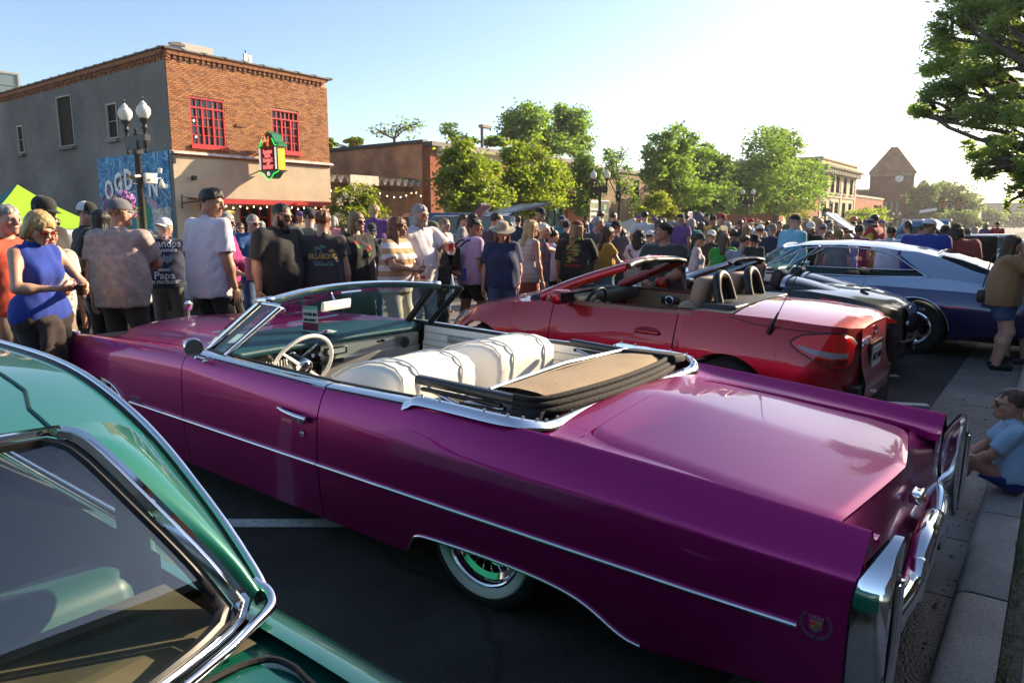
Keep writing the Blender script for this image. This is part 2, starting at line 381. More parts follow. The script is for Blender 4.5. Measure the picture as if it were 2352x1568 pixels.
for r in range(rows):
 z=4.40+gap+bh/2+r*(bh+gap);k=-1
 while True:
  u=k*(bl+gap)+(0 if r%2 else(bl+gap)/2)+bl/2;k+=1
  a,b=u-bl/2,u+bl/2
  if a>FLEN:break
  segs=[(max(a,0),min(b,FLEN))]
  for h in(W1,W2):
   if h[2]-bh/2<z<h[3]+bh/2:
    n2=[]
    for(p,q)in segs:
     if q<=h[0]or p>=h[1]:n2.append((p,q))
     else:
      if p<h[0]:n2.append((p,h[0]))
      if q>h[1]:n2.append((h[1],q))
    segs=n2
  for(p,q)in segs:
   if q-p>.03:cand.append((p,q,z))
cand.sort(key=lambda t:t[0]*1.0+0*t[2])
for(p,q,z)in cand:
 i=int(rng.choice(5,p=[.3,.22,.2,.12,.16]));off=rng.normal(0,.0025)
 if nb<290 and q-p>bl-.01:
  inst(bms[i],'brick',cb,((p+q)/2,off-.008,z));nb+=1
 else:rest[i].box(((p+q)/2,off-.008,z),(q-p,.05,bh))
allb=MB()
for i in range(5):
 if rest[i].n:allb.add(np.concatenate(rest[i].v),rest[i].f,i)
kind(allb.obj('brickwork',BR,cb),'stuff')
def corbel(par,length,org,rz):
 g=MB();h=MB()
 for k in range(int(length/.225)):
  u=k*.225+.1
  g.box((u,-.05,7.80),(.115,.10,.11),m=int(rng.integers(2)));g.box((u,-.075,7.90),(.20,.15,.07),m=int(rng.integers(2)))
  if k%2==0:g.box((u,-.035,7.71),(.10,.07,.06))
 g.obj('corbel',[BR[3],BR[1]],par,loc=(*org,0),rot=(0,0,rz))
 h.b2((0,-.13,7.937),(length,.3,8.04));h.obj('frieze',BR[1],par,loc=(*org,0),rot=(0,0,rz))
 k=0;u=-.12
 while u<length:
  w=.86;MB().prism([(-.2,8.045),(.34,8.045),(.34,8.10),(.07,8.15),(-.2,8.10)],u,min(u+w-.02,length+.12),'x').obj('coping_tile',COPING,par,loc=(*org,0),rot=(0,0,rz))
  MB().prism([(-.22,8.045),(.36,8.045),(.36,8.12),(.07,8.185),(-.22,8.12)],u+w-.12,u+w-.015,'x').obj('coping_joint',COPING,par,loc=(*org,0),rot=(0,0,rz))
  u+=w
corbel(cb,FLEN,(0,0),0)
SL=30.0;sorg=(0,SL);srz=-math.pi/2
SW=[(SL-(36.76-FY),SL-(35.2-FY),5.09,7.28),(SL-(41.56-FY),SL-(40.84-FY),5.09,6.42),(SL-(32.0-FY),SL-(31.1-FY),5.12,6.54)]
wall_with_holes(cb,'rendered_wall',0,SL,.1,7.66,SW,.25,GREYR,sorg,srz,-.02)
g=MB();
for r in range(4):
 for k in range(140):g.box((k*.216+(r%2)*.1,-.0,7.70+r*.022*3.3),(.2,.06,.06),m=int(rng.integers(5)))
kind(g.obj('parapet_bricks',BR,cb,loc=(*sorg,0),rot=(0,0,srz)),'stuff')
MB().b2((0,.03,7.66),(SL,.25,8.04)).obj('parapet',BR[0],cb,loc=(*sorg,0),rot=(0,0,srz))
corbel(cb,SL,sorg,srz)
GREYF=mat('grey_sash',(.30,.285,.25),.5)
REFBR=mat('reflecting_glass',(.05,.018,.014),.2,spec=.12,var=.8,vscale=.7)
F=window(cb,*SW[0],1,1,GREYF,REFBR,sorg,srz,.06,dep=.18,sill=GREYR)
MB().tube([(SW[0][1]-.2-.6*t*t,.1,7.1-1.2*t)for t in np.linspace(0,1,8)],.07).obj('curtain_fold',mat('peach',(.55,.27,.18),.5),F)
window(cb,*SW[1],1,2,GREYF,DARKIN,sorg,srz,.07,dep=.18,sill=GREYR)
window(cb,*SW[2],1,2,GREYF,REFBR,sorg,srz,.07,dep=.18,sill=GREYR)
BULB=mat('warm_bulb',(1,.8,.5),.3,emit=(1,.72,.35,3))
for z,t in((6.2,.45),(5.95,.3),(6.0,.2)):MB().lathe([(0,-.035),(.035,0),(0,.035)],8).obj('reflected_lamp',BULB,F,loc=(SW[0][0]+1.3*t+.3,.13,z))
for(a,b,c,d)in(W1,W2):
 F=window(cb,a,b,c,d,6,5,REDP,[WINGL,WINTEAL,WINGL,WINTEAL,WINGL],(0,0),0,.055,.03,dep=.10,sill=REDP)
 MB().b2((a+.48,-.025,c+.05),(a+.55,.05,d-.35)).obj('mullion',REDP,F);MB().b2((a+.93,-.025,c+.05),(a+1.0,.05,d-.35)).obj('mullion',REDP,F);MB().b2((a+.05,-.028,d-.40),(b-.05,.05,d-.34)).obj('transom',REDP,F)
for px,pz in((1.0,5.6),(1.8,5.75),(1.05,5.0)):MB().lathe([(0,-.04),(.04,0),(0,.04)],8).obj('lamp_glow',BULB,cb,loc=(px,.065,pz))
MB().b2((.01,.35,.2),(FLEN-.01,29.5,7.9)).obj('core',DARKIN,cb)
OP=[(.95,1.95,.12,2.45),(2.65,4.15,.12,2.45),(4.5,6.9,.12,2.45)]
wall_with_holes(cb,'stucco_wall',0,FLEN,.1,4.27,OP,.3,STUCCO,(0,0),0,-.03)
PINKW=mat('peeling_ledge',(.62,.5,.45),.8,var=.35,vscale=3)
MB().prism([(-.2,4.30),(.1,4.30),(.1,4.42),(-.02,4.42),(-.18,4.36)],-.03,FLEN+.1,'x').obj('ledge',PINKW,cb)
MB().b2((-.01,-.10,4.22),(FLEN+.05,.1,4.298)).obj('ledge_course',BR[3],cb)
for(a,b,c,d)in OP:window(cb,a,b,c,d,max(2,int((b-a)/.42)),5,REDP,DARKIN,(0,.02),0,.07,.035,dep=.14)
aw=MB();aw.prism([(-1.25,2.50),(-.04,2.62),(-.04,2.68),(-1.25,2.60)],.50,7.28,'x');aw.obj('awning',REDDK,cb)
MB().b2((.50,-1.27,2.44),(7.28,-1.252,2.60)).obj('awning_fascia',REDP,cb)
MB().tube([(.2,-.1,2.25),(.2,-.12,2.8)],.025).tube([(.2,-.12,2.45),(.35,-.5,2.5),(.52,-1.0,2.52)],.02).tube([(.2,-.12,2.7),(.55,-.6,2.62)],.015).obj('awning_bracket',BLACK,cb)
ws=[]
for k in range(22):
 u=.7+k*.30;s=.06*math.sin(k*math.pi/2)**2;ws.append((u,-1.3,2.40-s))
 b=MB().lathe([(0,-.055),(.028,-.035),(.02,0),(.012,.02),(0,.025)],8).obj('string_bulb',BULB,cb,loc=(u,-1.3,2.36-s))
MB().tube(ws,.006,5).obj('light_cable',BLACK,cb)
MB().lathe([(0,0),(.09,0),(.09,.16),(0,.16)],12,axis='y').obj('wall_lamp',BLACK,cb,loc=(.75,-.2,3.42))
MB().box((2.9,-.06,5.6),(.35,.06,.10)).obj('wall_lamp',BR[3],cb)
MB().box((.02,-.06,4.15),(.10,.12,.45)).obj('speaker_box',BLACK,cb)
MB().box((-.03,.5,3.1),(.08,.35,.16)).obj('meter_box',DULLMETAL,cb)
MB().b2((1.9,2.2,8.0),(3.3,4.0,8.95)).obj('roof_unit',mat('roof_unit_paint',(.42,.40,.36),.6),cb)
MB().prism([(2.5,8.0),(4.2,8.0),(4.2,8.55),(3.2,8.55)],2.0,3.2,'x').obj('duct_hood',DULLMETAL,cb)
for k in(0,.22):MB().b2((4.1+k,1.2,8.0),(4.24+k,1.32,8.78-k*.2)).obj('antenna_panel',WHITE,cb)
MB().tube([(4.2,1.25,8),(4.2,1.25,8.9)],.03).obj('antenna_mast',BLACK,cb)
MB().lathe([(.10,0),(.10,.35),(.16,.35),(.16,.5),(0,.55)],14).obj('vent_pipe',DULLMETAL,cb,loc=(1.0,9.0,8.0))
# mural panel on the grey wall
mu=empty('mural',(14.47,33.2,0),(0,0,srz));tag(mu,'blue painted mural spelling a city name on the grey rendered wall','mural')
def murmat():
 m=bpy.data.materials.new('mural_blue');m.use_nodes=True;nt=m.node_tree;L=nt.links;b=nt.nodes['Principled BSDF'];b.inputs['Roughness'].default_value=.7
 tc=nt.nodes.new('ShaderNodeTexCoord').outputs['Object'];w=nt.nodes.new('ShaderNodeTexNoise');w.inputs['Scale'].default_value=1.1;w.inputs['Detail'].default_value=1.5;w.inputs['Distortion'].default_value=2.2
 L.new(tc,w.inputs['Vector']);r=nt.nodes.new('ShaderNodeValToRGB');e=r.color_ramp.elements;e[0].color=(.012,.07,.20,1);e[1].color=(.02,.22,.42,1);e[0].position=.3;e[1].position=.45
 x=e.new(.49);x.color=(.20,.52,.66,1);x=e.new(.52);x.color=(.015,.10,.28,1);x=e.new(.60);x.color=(.02,.26,.46,1);x=e.new(.63);x.color=(.2,.5,.62,1);x=e.new(.66);x.color=(.012,.09,.25,1);L.new(w.outputs[0],r.inputs[0]);L.new(r.outputs[0],b.inputs['Base Color']);return m
MB().b2((0,-.03,.9),(5.9,.0,4.42)).obj('painted_panel',murmat(),mu)
def flatp(pts,m,lay,name='painted_shape'):
 MB().prism([(u,z)for u,z in pts],-.03-.006*lay,-.031-.006*(lay-1),'y').obj(name,m,mu)
mc=lambda n,c:mat('mural_'+n,c,.75,var=.15,vscale=3)
flatp([(.2,.9),(.3,2.6),(.75,3.35),(1.25,2.7),(1.7,.9)],mc('pink',(.48,.22,.38)),1)
flatp([(.25,2.4),(.5,2.9),(.75,3.35),(.85,2.6),(.6,1.2),(.3,1.2)],mc('purple',(.22,.07,.25)),2)
flatp([(1.7,.9),(2.2,2.0),(2.9,2.5),(3.5,2.1),(3.9,.9)],mc('teal',(.02,.20,.24)),1)
flatp([(2.0,.9),(2.15,1.6),(2.45,1.6),(2.6,.9)],mc('green',(.03,.22,.08)),2)
flatp([(3.0,.9),(3.1,2.3),(3.35,2.3),(3.4,.9)],mc('ochre',(.45,.33,.12)),2)
flatp([(3.45,1.9),(3.9,2.75),(4.3,2.1),(4.0,1.3)],mc('leaf',(.02,.24,.07)),2)
flatp([(4.0,2.55),(4.35,2.85),(4.9,2.3),(4.5,2.25)],mc('mauve',(.42,.26,.36)),3)
flatp([(4.45,.9),(4.45,2.26),(5.85,2.3),(5.85,.9)],mat('mural_stone',(.46,.43,.38),.8,var=.5,vscale=5,stretch=(1,1,4)),3)
flatp([(5.1,.9),(5.15,1.25),(5.4,1.5),(5.7,1.3),(5.85,.9)],mc('bush',(.02,.12,.05)),4)
for u in(2.0,2.75,3.5):flatp([(u-.12,3.2),(u,4.0),(u+.12,3.2)],mc('gold',(.55,.40,.10)),2)
STEEL=mc('steel',(.36,.36,.40))
def arch(z0,rise,u):return z0+rise*(1-((u-2.95)/2.95)**2)
us=np.linspace(.1,5.85,24)
for z0,rise in((2.55,1.15),(1.75,1.2)):
 MB().tube([(u,-.062,arch(z0,rise,u))for u in us],.035,6).obj('painted_arch',STEEL,mu)
for k in range(0,23,2):MB().tube([(us[k],-.062,arch(2.55,1.15,us[k])),(us[k+1],-.062,arch(1.75,1.2,us[k+1]))],.025,6).obj('painted_strut',STEEL,mu)
LW=mat('mural_letter',(.78,.78,.76),.6)
for ch,u,z in(('O',1.0,3.02),('G',1.85,3.28),('D',2.75,3.4),('E',3.7,3.32),('N',4.7,3.1)):
 text(ch,1.15,LW,mu,(u,-.085,z),(R(90),0,0),'letter',.006,sx=.85,bold=.035)
 # blade sign
sx=18.05;sy1=at(594,345,x=sx)[1];sy0=at(637,345,x=sx)[1];sth=at(656,345,y=sy0)[0]-sx
sz=lambda py:at(615,py,x=sx)[2]
sg=empty('hanging_sign',(sx,sy1,0),(0,0,-math.pi/2));tag(sg,'maroon, green and yellow rooster neon sign projecting from the brick corner building','sign')
SWd=sy1-sy0;MAROON=mat('sign_maroon',(.12,.008,.012),.4);GRN=mat('sign_green',(.01,.16,.075),.4);YEL=mat('sign_yellow',(.72,.50,.01),.45);NG=mat('neon_green',(.05,.6,.1),.3,emit=(.02,.9,.12,.8));NP=mat('neon_pink',(.8,.25,.22),.4,emit=(1,.18,.16,.35));NW=mat('neon_white',(.9,.9,.86),.3,emit=(1,.9,.8,.2));NO=mat('neon_orange',(.85,.3,.05),.4,emit=(1,.3,.05,.3))
zb,zt=sz(392),sz(338)
MB().b2((.06,0,zb),(SWd-.06,sth,zt)).obj('cabinet',[MAROON],sg)
MB().b2((SWd-.058,.03,zb+.01),(SWd-.02,sth-.03,zt-.01)).obj('side_panel',YEL,sg)
top=[(0-.06,zt),(SWd+.06,zt),(SWd+.06,zt+.08),(SWd*.86,zt+.2),(SWd*.72,zt+.5),(SWd*.5,zt+.62),(SWd*.28,zt+.5),(SWd*.14,zt+.2),(-.06,zt+.08)]
MB().prism(top,.015,sth+.05,'y').obj('sign_roof',GRN,sg)
MB().prism([(SWd*.2,zt+.01),(SWd*.8,zt+.01),(SWd*.68,zt+.42),(SWd*.5,zt+.53),(SWd*.32,zt+.42)],-.004,.013,'y').obj('crest_panel',MAROON,sg)
bot=[(-.05,zb),(SWd*.22,zb-.09),(SWd*.38,zb-.28),(SWd*.5,zb-.32),(SWd*.62,zb-.28),(SWd*.78,zb-.09),(SWd+.06,zb)]
MB().prism(bot,.005,sth+.04,'y').obj('sign_base',GRN,sg)
o1=MB().tube([(p[0],-.03,p[1]-.05)for p in bot],.014,6);o1.tube([(SWd*a,-.03,zt+b)for a,b in((0,.04),(.1,.05),(.2,.25),(.24,.32))],.014,6).tube([(SWd*a,-.03,zt+b)for a,b in((1,.04),(.9,.05),(.8,.25),(.76,.32))],.014,6)
o1.obj('neon_outline',NG,sg)
for u in(.1,SWd-.1):MB().b2((u-.03,-.05,zb+.04),(u+.03,-.002,zt-.03)).obj('neon_column',NW,sg)
hz=zt-zb
for s,f,sc in(('Roosters',.80,.30),('25th St.',.62,.24),('Brewing C',.44,.28),('and',.30,.14),('EATERY',.14,.26)):
 text(s,sc*hz*.80,NP,sg,(SWd/2,-.03,zb+hz*f),(R(90),0,0),'neon_lettering',.006,sx=.72 if len(s)>6 else 1,bold=.014)
for a,b,c,m in((.50,.10,.30,NO),(.54,.14,.40,NO)):MB().tube([(SWd*a,-.03,zt+b),(SWd*(a+.06),-.03,zt+(b+c)/2),(SWd*(a+.02),-.03,zt+c)],.022,6).obj('rooster_body',m,sg)
for k in range(5):MB().tube([(SWd*.48,-.03,zt+.2),(SWd*(.40-k*.02),-.03,zt+.34+.1*(2-k)*.6),(SWd*(.26-k*.015),-.03,zt+.3+.12*(2-k))],.014,6).obj('rooster_tail',(NO,NW)[k%2],sg)
MB().tube([(SWd*.52,-.03,zt+.12),(SWd*.5,-.03,zt+.02)],.014).tube([(SWd*.56,-.03,zt+.12),(SWd*.58,-.03,zt+.02)],.014).obj('rooster_leg',NO,sg)
MB().lathe([(0,-.01),(.09,-.01),(.09,.01),(0,.01)],16,axis='y').obj('heart_badge',NW,sg,loc=(SWd/2,-.03,zb-.13))
for z in(zb+.05,zt-.2):MB().tube([(.1,sth/2,z),(-(FY-sy1)-.02,sth/2,z)],.03).obj('sign_arm',BLACK,sg)
# patio between the two brick buildings
pa=empty('patio_canopy',(21.9,27.6,0));tag(pa,'off-white scalloped shade canopy strung over the patio beside the orange brick wall','canopy')
CANV=mat('canvas',(.62,.55,.45),.9,var=.12,vscale=3)
MB().b2((.1,.5,3.35),(6.4,.62,3.6)).obj('beam',mat('timber',(.2,.11,.05),.8,var=.3,vscale=3,stretch=(.3,1,1)),pa)
for k in range(13):
 u=.25+k*.47;P=[]
 for a in np.linspace(0,1,7):P.append([(u+.45*a,-.1+t*.5,3.95-.02*k*0-(.33*math.sin(math.pi*a))*(1-t)+.1*t)for t in(0,.33,.66,1)]+[(u+.45*a,-.09,3.95+.06)])
 MB().grid(P).obj('scallop',CANV,pa,smooth=60)
MB().b2((1.5,-.14,3.55),(3.3,-.12,4.0)).obj('canvas_panel',CANV,pa)
pts=[(u,-.1+.2*math.sin(u),3.4-.35*abs(math.sin(u*1.1)))for u in np.linspace(.2,6.3,30)]
MB().tube(pts,.008,5).obj('light_cable',BLACK,pa)
for k in range(1,30,2):MB().lathe([(0,-.06),(.03,-.03),(.012,.02),(0,.03)],8).obj('string_bulb',BULB,pa,loc=(pts[k][0],pts[k][1],pts[k][2]-.03))
# orange brick building
ob=empty('orange_brick_building',(28.5,FY,0));tag(ob,'single-storey orange brick building with white cornice behind the yellow-green tree','building')
wall_with_holes(ob,'front_wall',0,13.8,.1,5.25,[(1.0,4.6,.4,3.0),(5.6,8.6,.2,3.2),(9.6,13.0,.4,3.4),(2.0,4.0,3.6,4.6),(9.8,12.4,3.9,4.5)],.3,REDBRICK,(0,0),0)
MB().b2((.02,.3,.1),(13.75,24,5.9)).obj('side_wall',OLDBRICK,ob)
MB().b2((-.04,-.08,.1),(.45,.5,5.9)).obj('corner_pier',REDBRICK,ob);MB().b2((13.4,-.06,.1),(13.85,.5,5.6)).obj('corner_pier',REDBRICK,ob)
MB().prism([(-.12,5.26),(.3,5.26),(.3,5.72),(-.5,5.72),(-.45,5.6),(-.22,5.45)],.46,13.9,'x').obj('cornice',mat('cream_cornice',(.62,.56,.46),.6,var=.1),ob)
MB().b2((-.1,-.3,5.724),(13.95,.4,5.95)).obj('parapet_cap',COPING,ob);MB().b2((-.08,.4,5.9),(.3,24,6.08)).obj('parapet_cap',COPING,ob)
window(ob,1.0,4.6,.4,3.0,4,2,mat('green_frame',(.05,.16,.12),.5),WINGL,(0,.05),0,.1);window(ob,5.6,8.6,.2,3.2,3,2,MATS['green_frame'],WINGL,(0,.05),0,.1)
window(ob,9.6,13.0,.4,3.4,4,1,MATS['green_frame'],WINTEAL,(0,.05),0,.1);window(ob,2.0,4.0,3.6,4.6,3,1,STONE,WINGL,(0,.05),0,.08)
MB().b2((9.8,-.02,3.9),(12.4,.1,4.5)).obj('name_plate',STONE,ob);text('VULCAN',.3,STONEDK,ob,(11.1,-.04,4.2),(R(90),0,0))
for k in range(6):MB().b2((.04,4.0+.0*k,2.8),(.0,4.2,2.9)).obj('wall_stain',OLDBRICK,ob)if 0 else None
fe=empty('patio_railing',(21.9,26.6,.12));tag(fe,'dark red lattice railing round the patio by the flowering shrub','railing')
for z in(.5,1.0):MB().b2((.2,0,z),(6.4,.05,z+.06)).obj('rail',REDDK,fe)
for k in range(32):MB().b2((.2+k*.198,.055,0),(.24+k*.198,.085,1.1)).obj('picket',REDDK,fe)
# further buildings
def simple_building(name,label,x0,x1,y0,z1,dep,m,wins,fm,gm,cap=COPING,capz=.25,side=None,extra=None):
 b=empty(name,(x0,y0,0));tag(b,label,'building')
 wall_with_holes(b,'front_wall',0,x1-x0,0,z1,[w[:4]for w in wins],.3,m,(0,0),0)
 MB().b2((.02,.32,0),(x1-x0-.02,dep,z1-.05)).obj('body',side or m,b)
 MB().b2((-.1,-.14,z1),(x1-x0+.1,dep,z1+capz)).obj('parapet_cap',cap,b)
 for w in wins:window(b,*w[:4],w[4]if len(w)>4 else 1,w[5]if len(w)>5 else 2,fm,gm,(0,.06),0,.09,dep=.2,sill=w[6]if len(w)>6 else None,panes=False)
 return b
FRDK=mat('dark_frame',(.03,.028,.026),.5)
tb=simple_building('tan_building','two-storey tan brick building partly hidden by street trees',49.5,66,30,5.9,18,TANBRICK,[(4.2+3.1*k,5.3+3.1*k,3.4,5.5)for k in range(5)],FRDK,WINGL)
MB().b2((2,3,6.1),(7,9,6.9)).obj('roof_structure',mat('pale_roof',(.5,.48,.44),.7),tb)
po=empty('utility_pole',tuple(at(1484,384,y=34)[:2])+(0,));tag(po,'bare utility pole with crossarm rising above the tan building','pole')
hp=at(1484,332,y=34)[2];MB().tube([(0,0,0),(0,0,hp)],.13).obj('pole_shaft',mat('pole_wood',(.13,.09,.06),.9),po);MB().b2((-.9,-.05,hp-.25),(.9,.05,hp-.1)).obj('crossarm',MATS['pole_wood'],po);MB().tube([(-1.4,0,hp-2.6),(0,0,hp-2.5)],.05).obj('crossarm',MATS['pole_wood'],po)
fl=at(1107,290,y=34);lp=empty('parking_light',(fl[0],34,0));tag(lp,'shoebox area light on a pole behind the orange brick building','lamp post')
MB().tube([(0,0,0),(0,0,fl[2]-.1)],.11).obj('pole_shaft',COPING,lp);MB().b2((-.15,-.2,fl[2]-.1),(.9,.2,fl[2]+.1)).obj('lamp_head',COPING,lp)
sb=empty('stone_building',(105,FY,0));tag(sb,'three-storey tan stone building with bracketed cornice near the clock tower','building')
wz=[(6.0,8.6),(2.6,4.9)];wu=[1.6,5.4,8.4,12.8,16.8]
sw=[(u,u+2.2,a,b)for a,b in wz for u in wu]
wall_with_holes(sb,'front_wall',0,21,0,10.4,sw,.4,STONE,(0,0),0)
for w in sw:window(sb,*w,1,2,FRDK,WINTEAL,(0,.08),0,.14,dep=.25,sill=STONEDK,panes=False)
MB().b2((.02,.42,0),(20.9,22,10.3)).obj('side_wall',REDBRICK,sb)
MB().prism([(-.2,8.95),(.2,8.95),(.2,9.6),(-1.1,9.6),(-1.0,9.35),(-.4,9.2)],-.4,21.4,'x').obj('cornice',STONEDK,sb)
for k in range(22):MB().b2((k*.96,-.85,8.6),(k*.96+.4,-.01,9.1)).obj('bracket',STONEDK,sb)
MB().b2((-.1,-.2,10.404),(21.1,20,10.7)).obj('parapet_cap',STONEDK,sb);MB().b2((.3,4,10.7),(1.9,5.6,12.3)).obj('chimney',REDBRICK,sb)
for z in(2.0,5.4):MB().b2((-.02,-.12,z),(21,-.004,z+.28)).obj('string_course',STONEDK,sb)
for u in(.0,11.0,20.0):
 for k in range(11):MB().b2((u,-.09,2.5+k*.6),(u+.95,-.006,2.5+k*.6+.45)).obj('quoin',STONE,sb)
simple_building('red_shop','low red brick shop directly left of the stone building',88,104.9,FY,7.2,20,REDBRICK,[(2.2+3*k,3.3+3*k,4.2,6.2)for k in range(5)]+[(1.5+4.2*k,4.8+4.2*k,.3,2.8)for k in range(4)],FRDK,WINGL,STONE,.3)
simple_building('brick_row_house','two-storey red brick building squeezed between stone building and clock tower',126.2,150,FY+.3,6.0,20,REDBRICK,[(2.2+4*k,3.5+4*k,1.6,3.6)for k in range(5)],FRDK,WINGL,STONEDK,.35)
DT=158.;tc_=at(2040,515,d=DT);ang=AZ-R(90)-math.atan((2040-1176)/1654)
ct=empty('clock_tower',(tc_[0],tc_[1],0),(0,0,ang));tag(ct,'dark brick clock tower building with a pyramidal rust-coloured metal roof','building')
px=DT/1654*1.0
ez=1.67+(515-398)*px;hw=45*px
U=lambda x:(x-2040)*px;Z=lambda y:1.67+(515-y)*px
holes=[(U(1992+4),U(2000),Z(490),Z(467)),(U(2006),U(2014),Z(490),Z(467))];tri=[(U(2028+12*k),U(2035+12*k),Z(490),Z(464))for k in range(3)]
wall_with_holes(ct,'front_wall',-hw,hw,-1,ez-.9,holes[1:]+tri,.4,PLUMBRICK,(0,0),0)
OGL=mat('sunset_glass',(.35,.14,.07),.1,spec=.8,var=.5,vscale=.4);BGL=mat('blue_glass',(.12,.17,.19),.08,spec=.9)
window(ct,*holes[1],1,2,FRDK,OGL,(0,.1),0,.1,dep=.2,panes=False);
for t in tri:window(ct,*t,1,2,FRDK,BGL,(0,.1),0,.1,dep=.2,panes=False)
MB().b2((-hw+.01,.42,-1),(hw-.01,2*hw,ez-.9)).obj('body',PLUMBRICK,ct)
MB().b2((-hw-.12,-.14,ez-.9),(hw+.12,2*hw+.1,ez-.02)).obj('eave_band',TANBRICK,ct)
rf=MB();ap=Z(340);e=hw+.5;c0,c1=.4,hw
ring=lambda s,z:[(-s*.55,hw-s,z),(s*.95,hw-s,z),(s,hw-s*.6,z),(s,hw+s,z),(-s,hw+s,z),(-s,hw-s*.55,z)]
rf.grid([ring(e,ez),ring(.7,ap)],closeu=True);rf.add(ring(.7,ap),[tuple(range(6))]);rf.add(ring(e,ez-.015),[tuple(range(6))[::-1]])
rf.obj('roof',mat('rusty_roof_metal',(.40,.19,.10),.5,.3,var=.25,vscale=.8),ct)
for k in range(26):
 u=-1+2*k/25;MB().tube([(u*e*.9-.0,hw-e-.02,ez+.02),(u*.6,hw-.72,ap)],.06,4).obj('roof_seam',MATS['rusty_roof_metal'],ct)
for s in(-.6,.6):MB().tube([(s,hw,ap),(s,hw,ap+1.3)],.07,5).obj('finial',DULLMETAL,ct)
ck=MB().lathe([(0,-.12),(1.34,-.12),(1.34,0),(0,0)],36,axis='y').obj('clock_face',WHITE,ct,loc=(U(2055),0,Z(413)))
ck.scale=(.62,1,.62)
MB().lathe([(1.35,-.16),(1.55,-.16),(1.55,0),(1.35,0)],36,axis='y').obj('clock_rim',BLACK,ck)
for k in range(12):a=k*math.pi/6;MB().box((0,0,0),(.10,.03,.26),rot=(0,a,0)).obj('hour_mark',BLACK,ck,loc=(1.1*math.sin(a),-.14,1.1*math.cos(a)))
for a,l_,w in((R(215),1.0,.09),(R(38),.6,.12)):MB().b2((-w/2,-.15,-.1),(w/2,-.13,l_)).obj('clock_hand',BLACK,ck,rot=(0,a,0))
text('HEALTHY HAUNT',.95,mat('orange_letter',(.28,.10,.015),.6),ct,(U(2045),-.06,Z(497)),(R(90),0,0),ext=.03,bold=.02,sx=.75)
MB().b2((U(2030),-.6,Z(506)),(U(2078),-.02,Z(504))).obj('canopy',WHITE,ct)
MB().b2((U(2036),-.05,Z(530)),(U(2048),-.02,Z(507))).obj('door',DARKIN,ct);MB().b2((U(2052),-.05,Z(530)),(U(2072),-.02,Z(507))).obj('shop_window',BGL,ct)
lw=simple_building('tower_wing','dark brick wing with pale coping on the left of the clock tower',tc_[0]-16,tc_[0]-5,tc_[1]+5,Z(447),10,PLUMBRICK,[],FRDK,BGL,TANBRICK,.8)
rw=empty('hotel_wing',(tc_[0]+5.5,tc_[1]-3.2,0),(0,0,0));tag(rw,'tan brick wing with tall dark windows on the right of the clock tower','building')
wl_=[(1.0+2.6*k,2.6+2.6*k,4.4,7.6)for k in range(7)]
wall_with_holes(rw,'front_wall',0,20,0,9.0,wl_,.3,TANBRICK,(0,0),0);MB().b2((.02,.32,0),(19.9,12,8.9)).obj('body',TANBRICK,rw)
for w in wl_:window(rw,*w,1,2,FRDK,WINGL,(0,.05),0,.1,dep=.2,panes=False)
MB().b2((-.2,-.3,9.004),(20.2,12,9.5)).obj('parapet_cap',STONE,rw);MB().lathe([(.9,0),(.9,1.4),(1.1,1.5),(.8,2.2),(0,2.8)],10).obj('turret',STONE,rw,loc=(18.5,.5,9.4))
MB().b2((1,-.9,2.3),(10,-.02,3.6)).obj('white_canopy',WHITE,rw)
bb=at(2240,515,d=190);simple_building('far_brick_block','tan block with a faded painted wall sign beyond the traffic signals',bb[0]-8,bb[0]+14,bb[1],9.2,14,STONEDK,[(3+4*k,4.6+4*k,4,6.5)for k in range(4)],FRDK,WINGL)
sh=at(2312,515,d=330);st=empty('station_building',(sh[0],sh[1],0),(0,0,AZ-R(90)-R(30)));tag(st,'long brown station hall with a tiled roof closing the end of the street','building')
MB().b2((-9,0,0),(40,14,7.5)).obj('hall',mat('station_brick',(.25,.17,.12),.9),st);MB().prism([(-.8,7.5),(14.5,7.5),(7,11.5)],-9.5,40.5,'x').obj('roof',mat('station_roof',(.21,.15,.13),.8),st)
for k in range(5):MB().b2((-6.6+5*k,-.1,4.2),(-4.4+5*k,-.02,6.6)).obj('window',mat('pale_glass',(.45,.42,.25),.3),st);MB().lathe([(0,-.12),(1.6,-.12),(1.6,-.02),(0,-.02)],20,axis='y').obj('arch_opening',DARKIN,st,loc=(-5.5+5*k,0,2.2))if k%2==0 else None
wb=empty('white_shed',(11.5,62,0));tag(wb,'white metal-clad building behind the grey wall with a small window','building')
q=at(0,152,y=62);MB().b2((-14,0,0),(6,14,q[2]-.3)).obj('clad_wall',mat('white_cladding',(.6,.58,.55),.5,var=.08),wb);MB().b2((-14.2,-.4,q[2]-.3),(6.2,14,q[2])).obj('roof_edge',COPING,wb)
p=at(12,195,y=62);window(wb,p[0]-11.5-.9,p[0]-11.5+.9,p[2]-.9,p[2]+.9,1,2,GREYF,BGL,(0,-.12),0,.12,dep=.1)
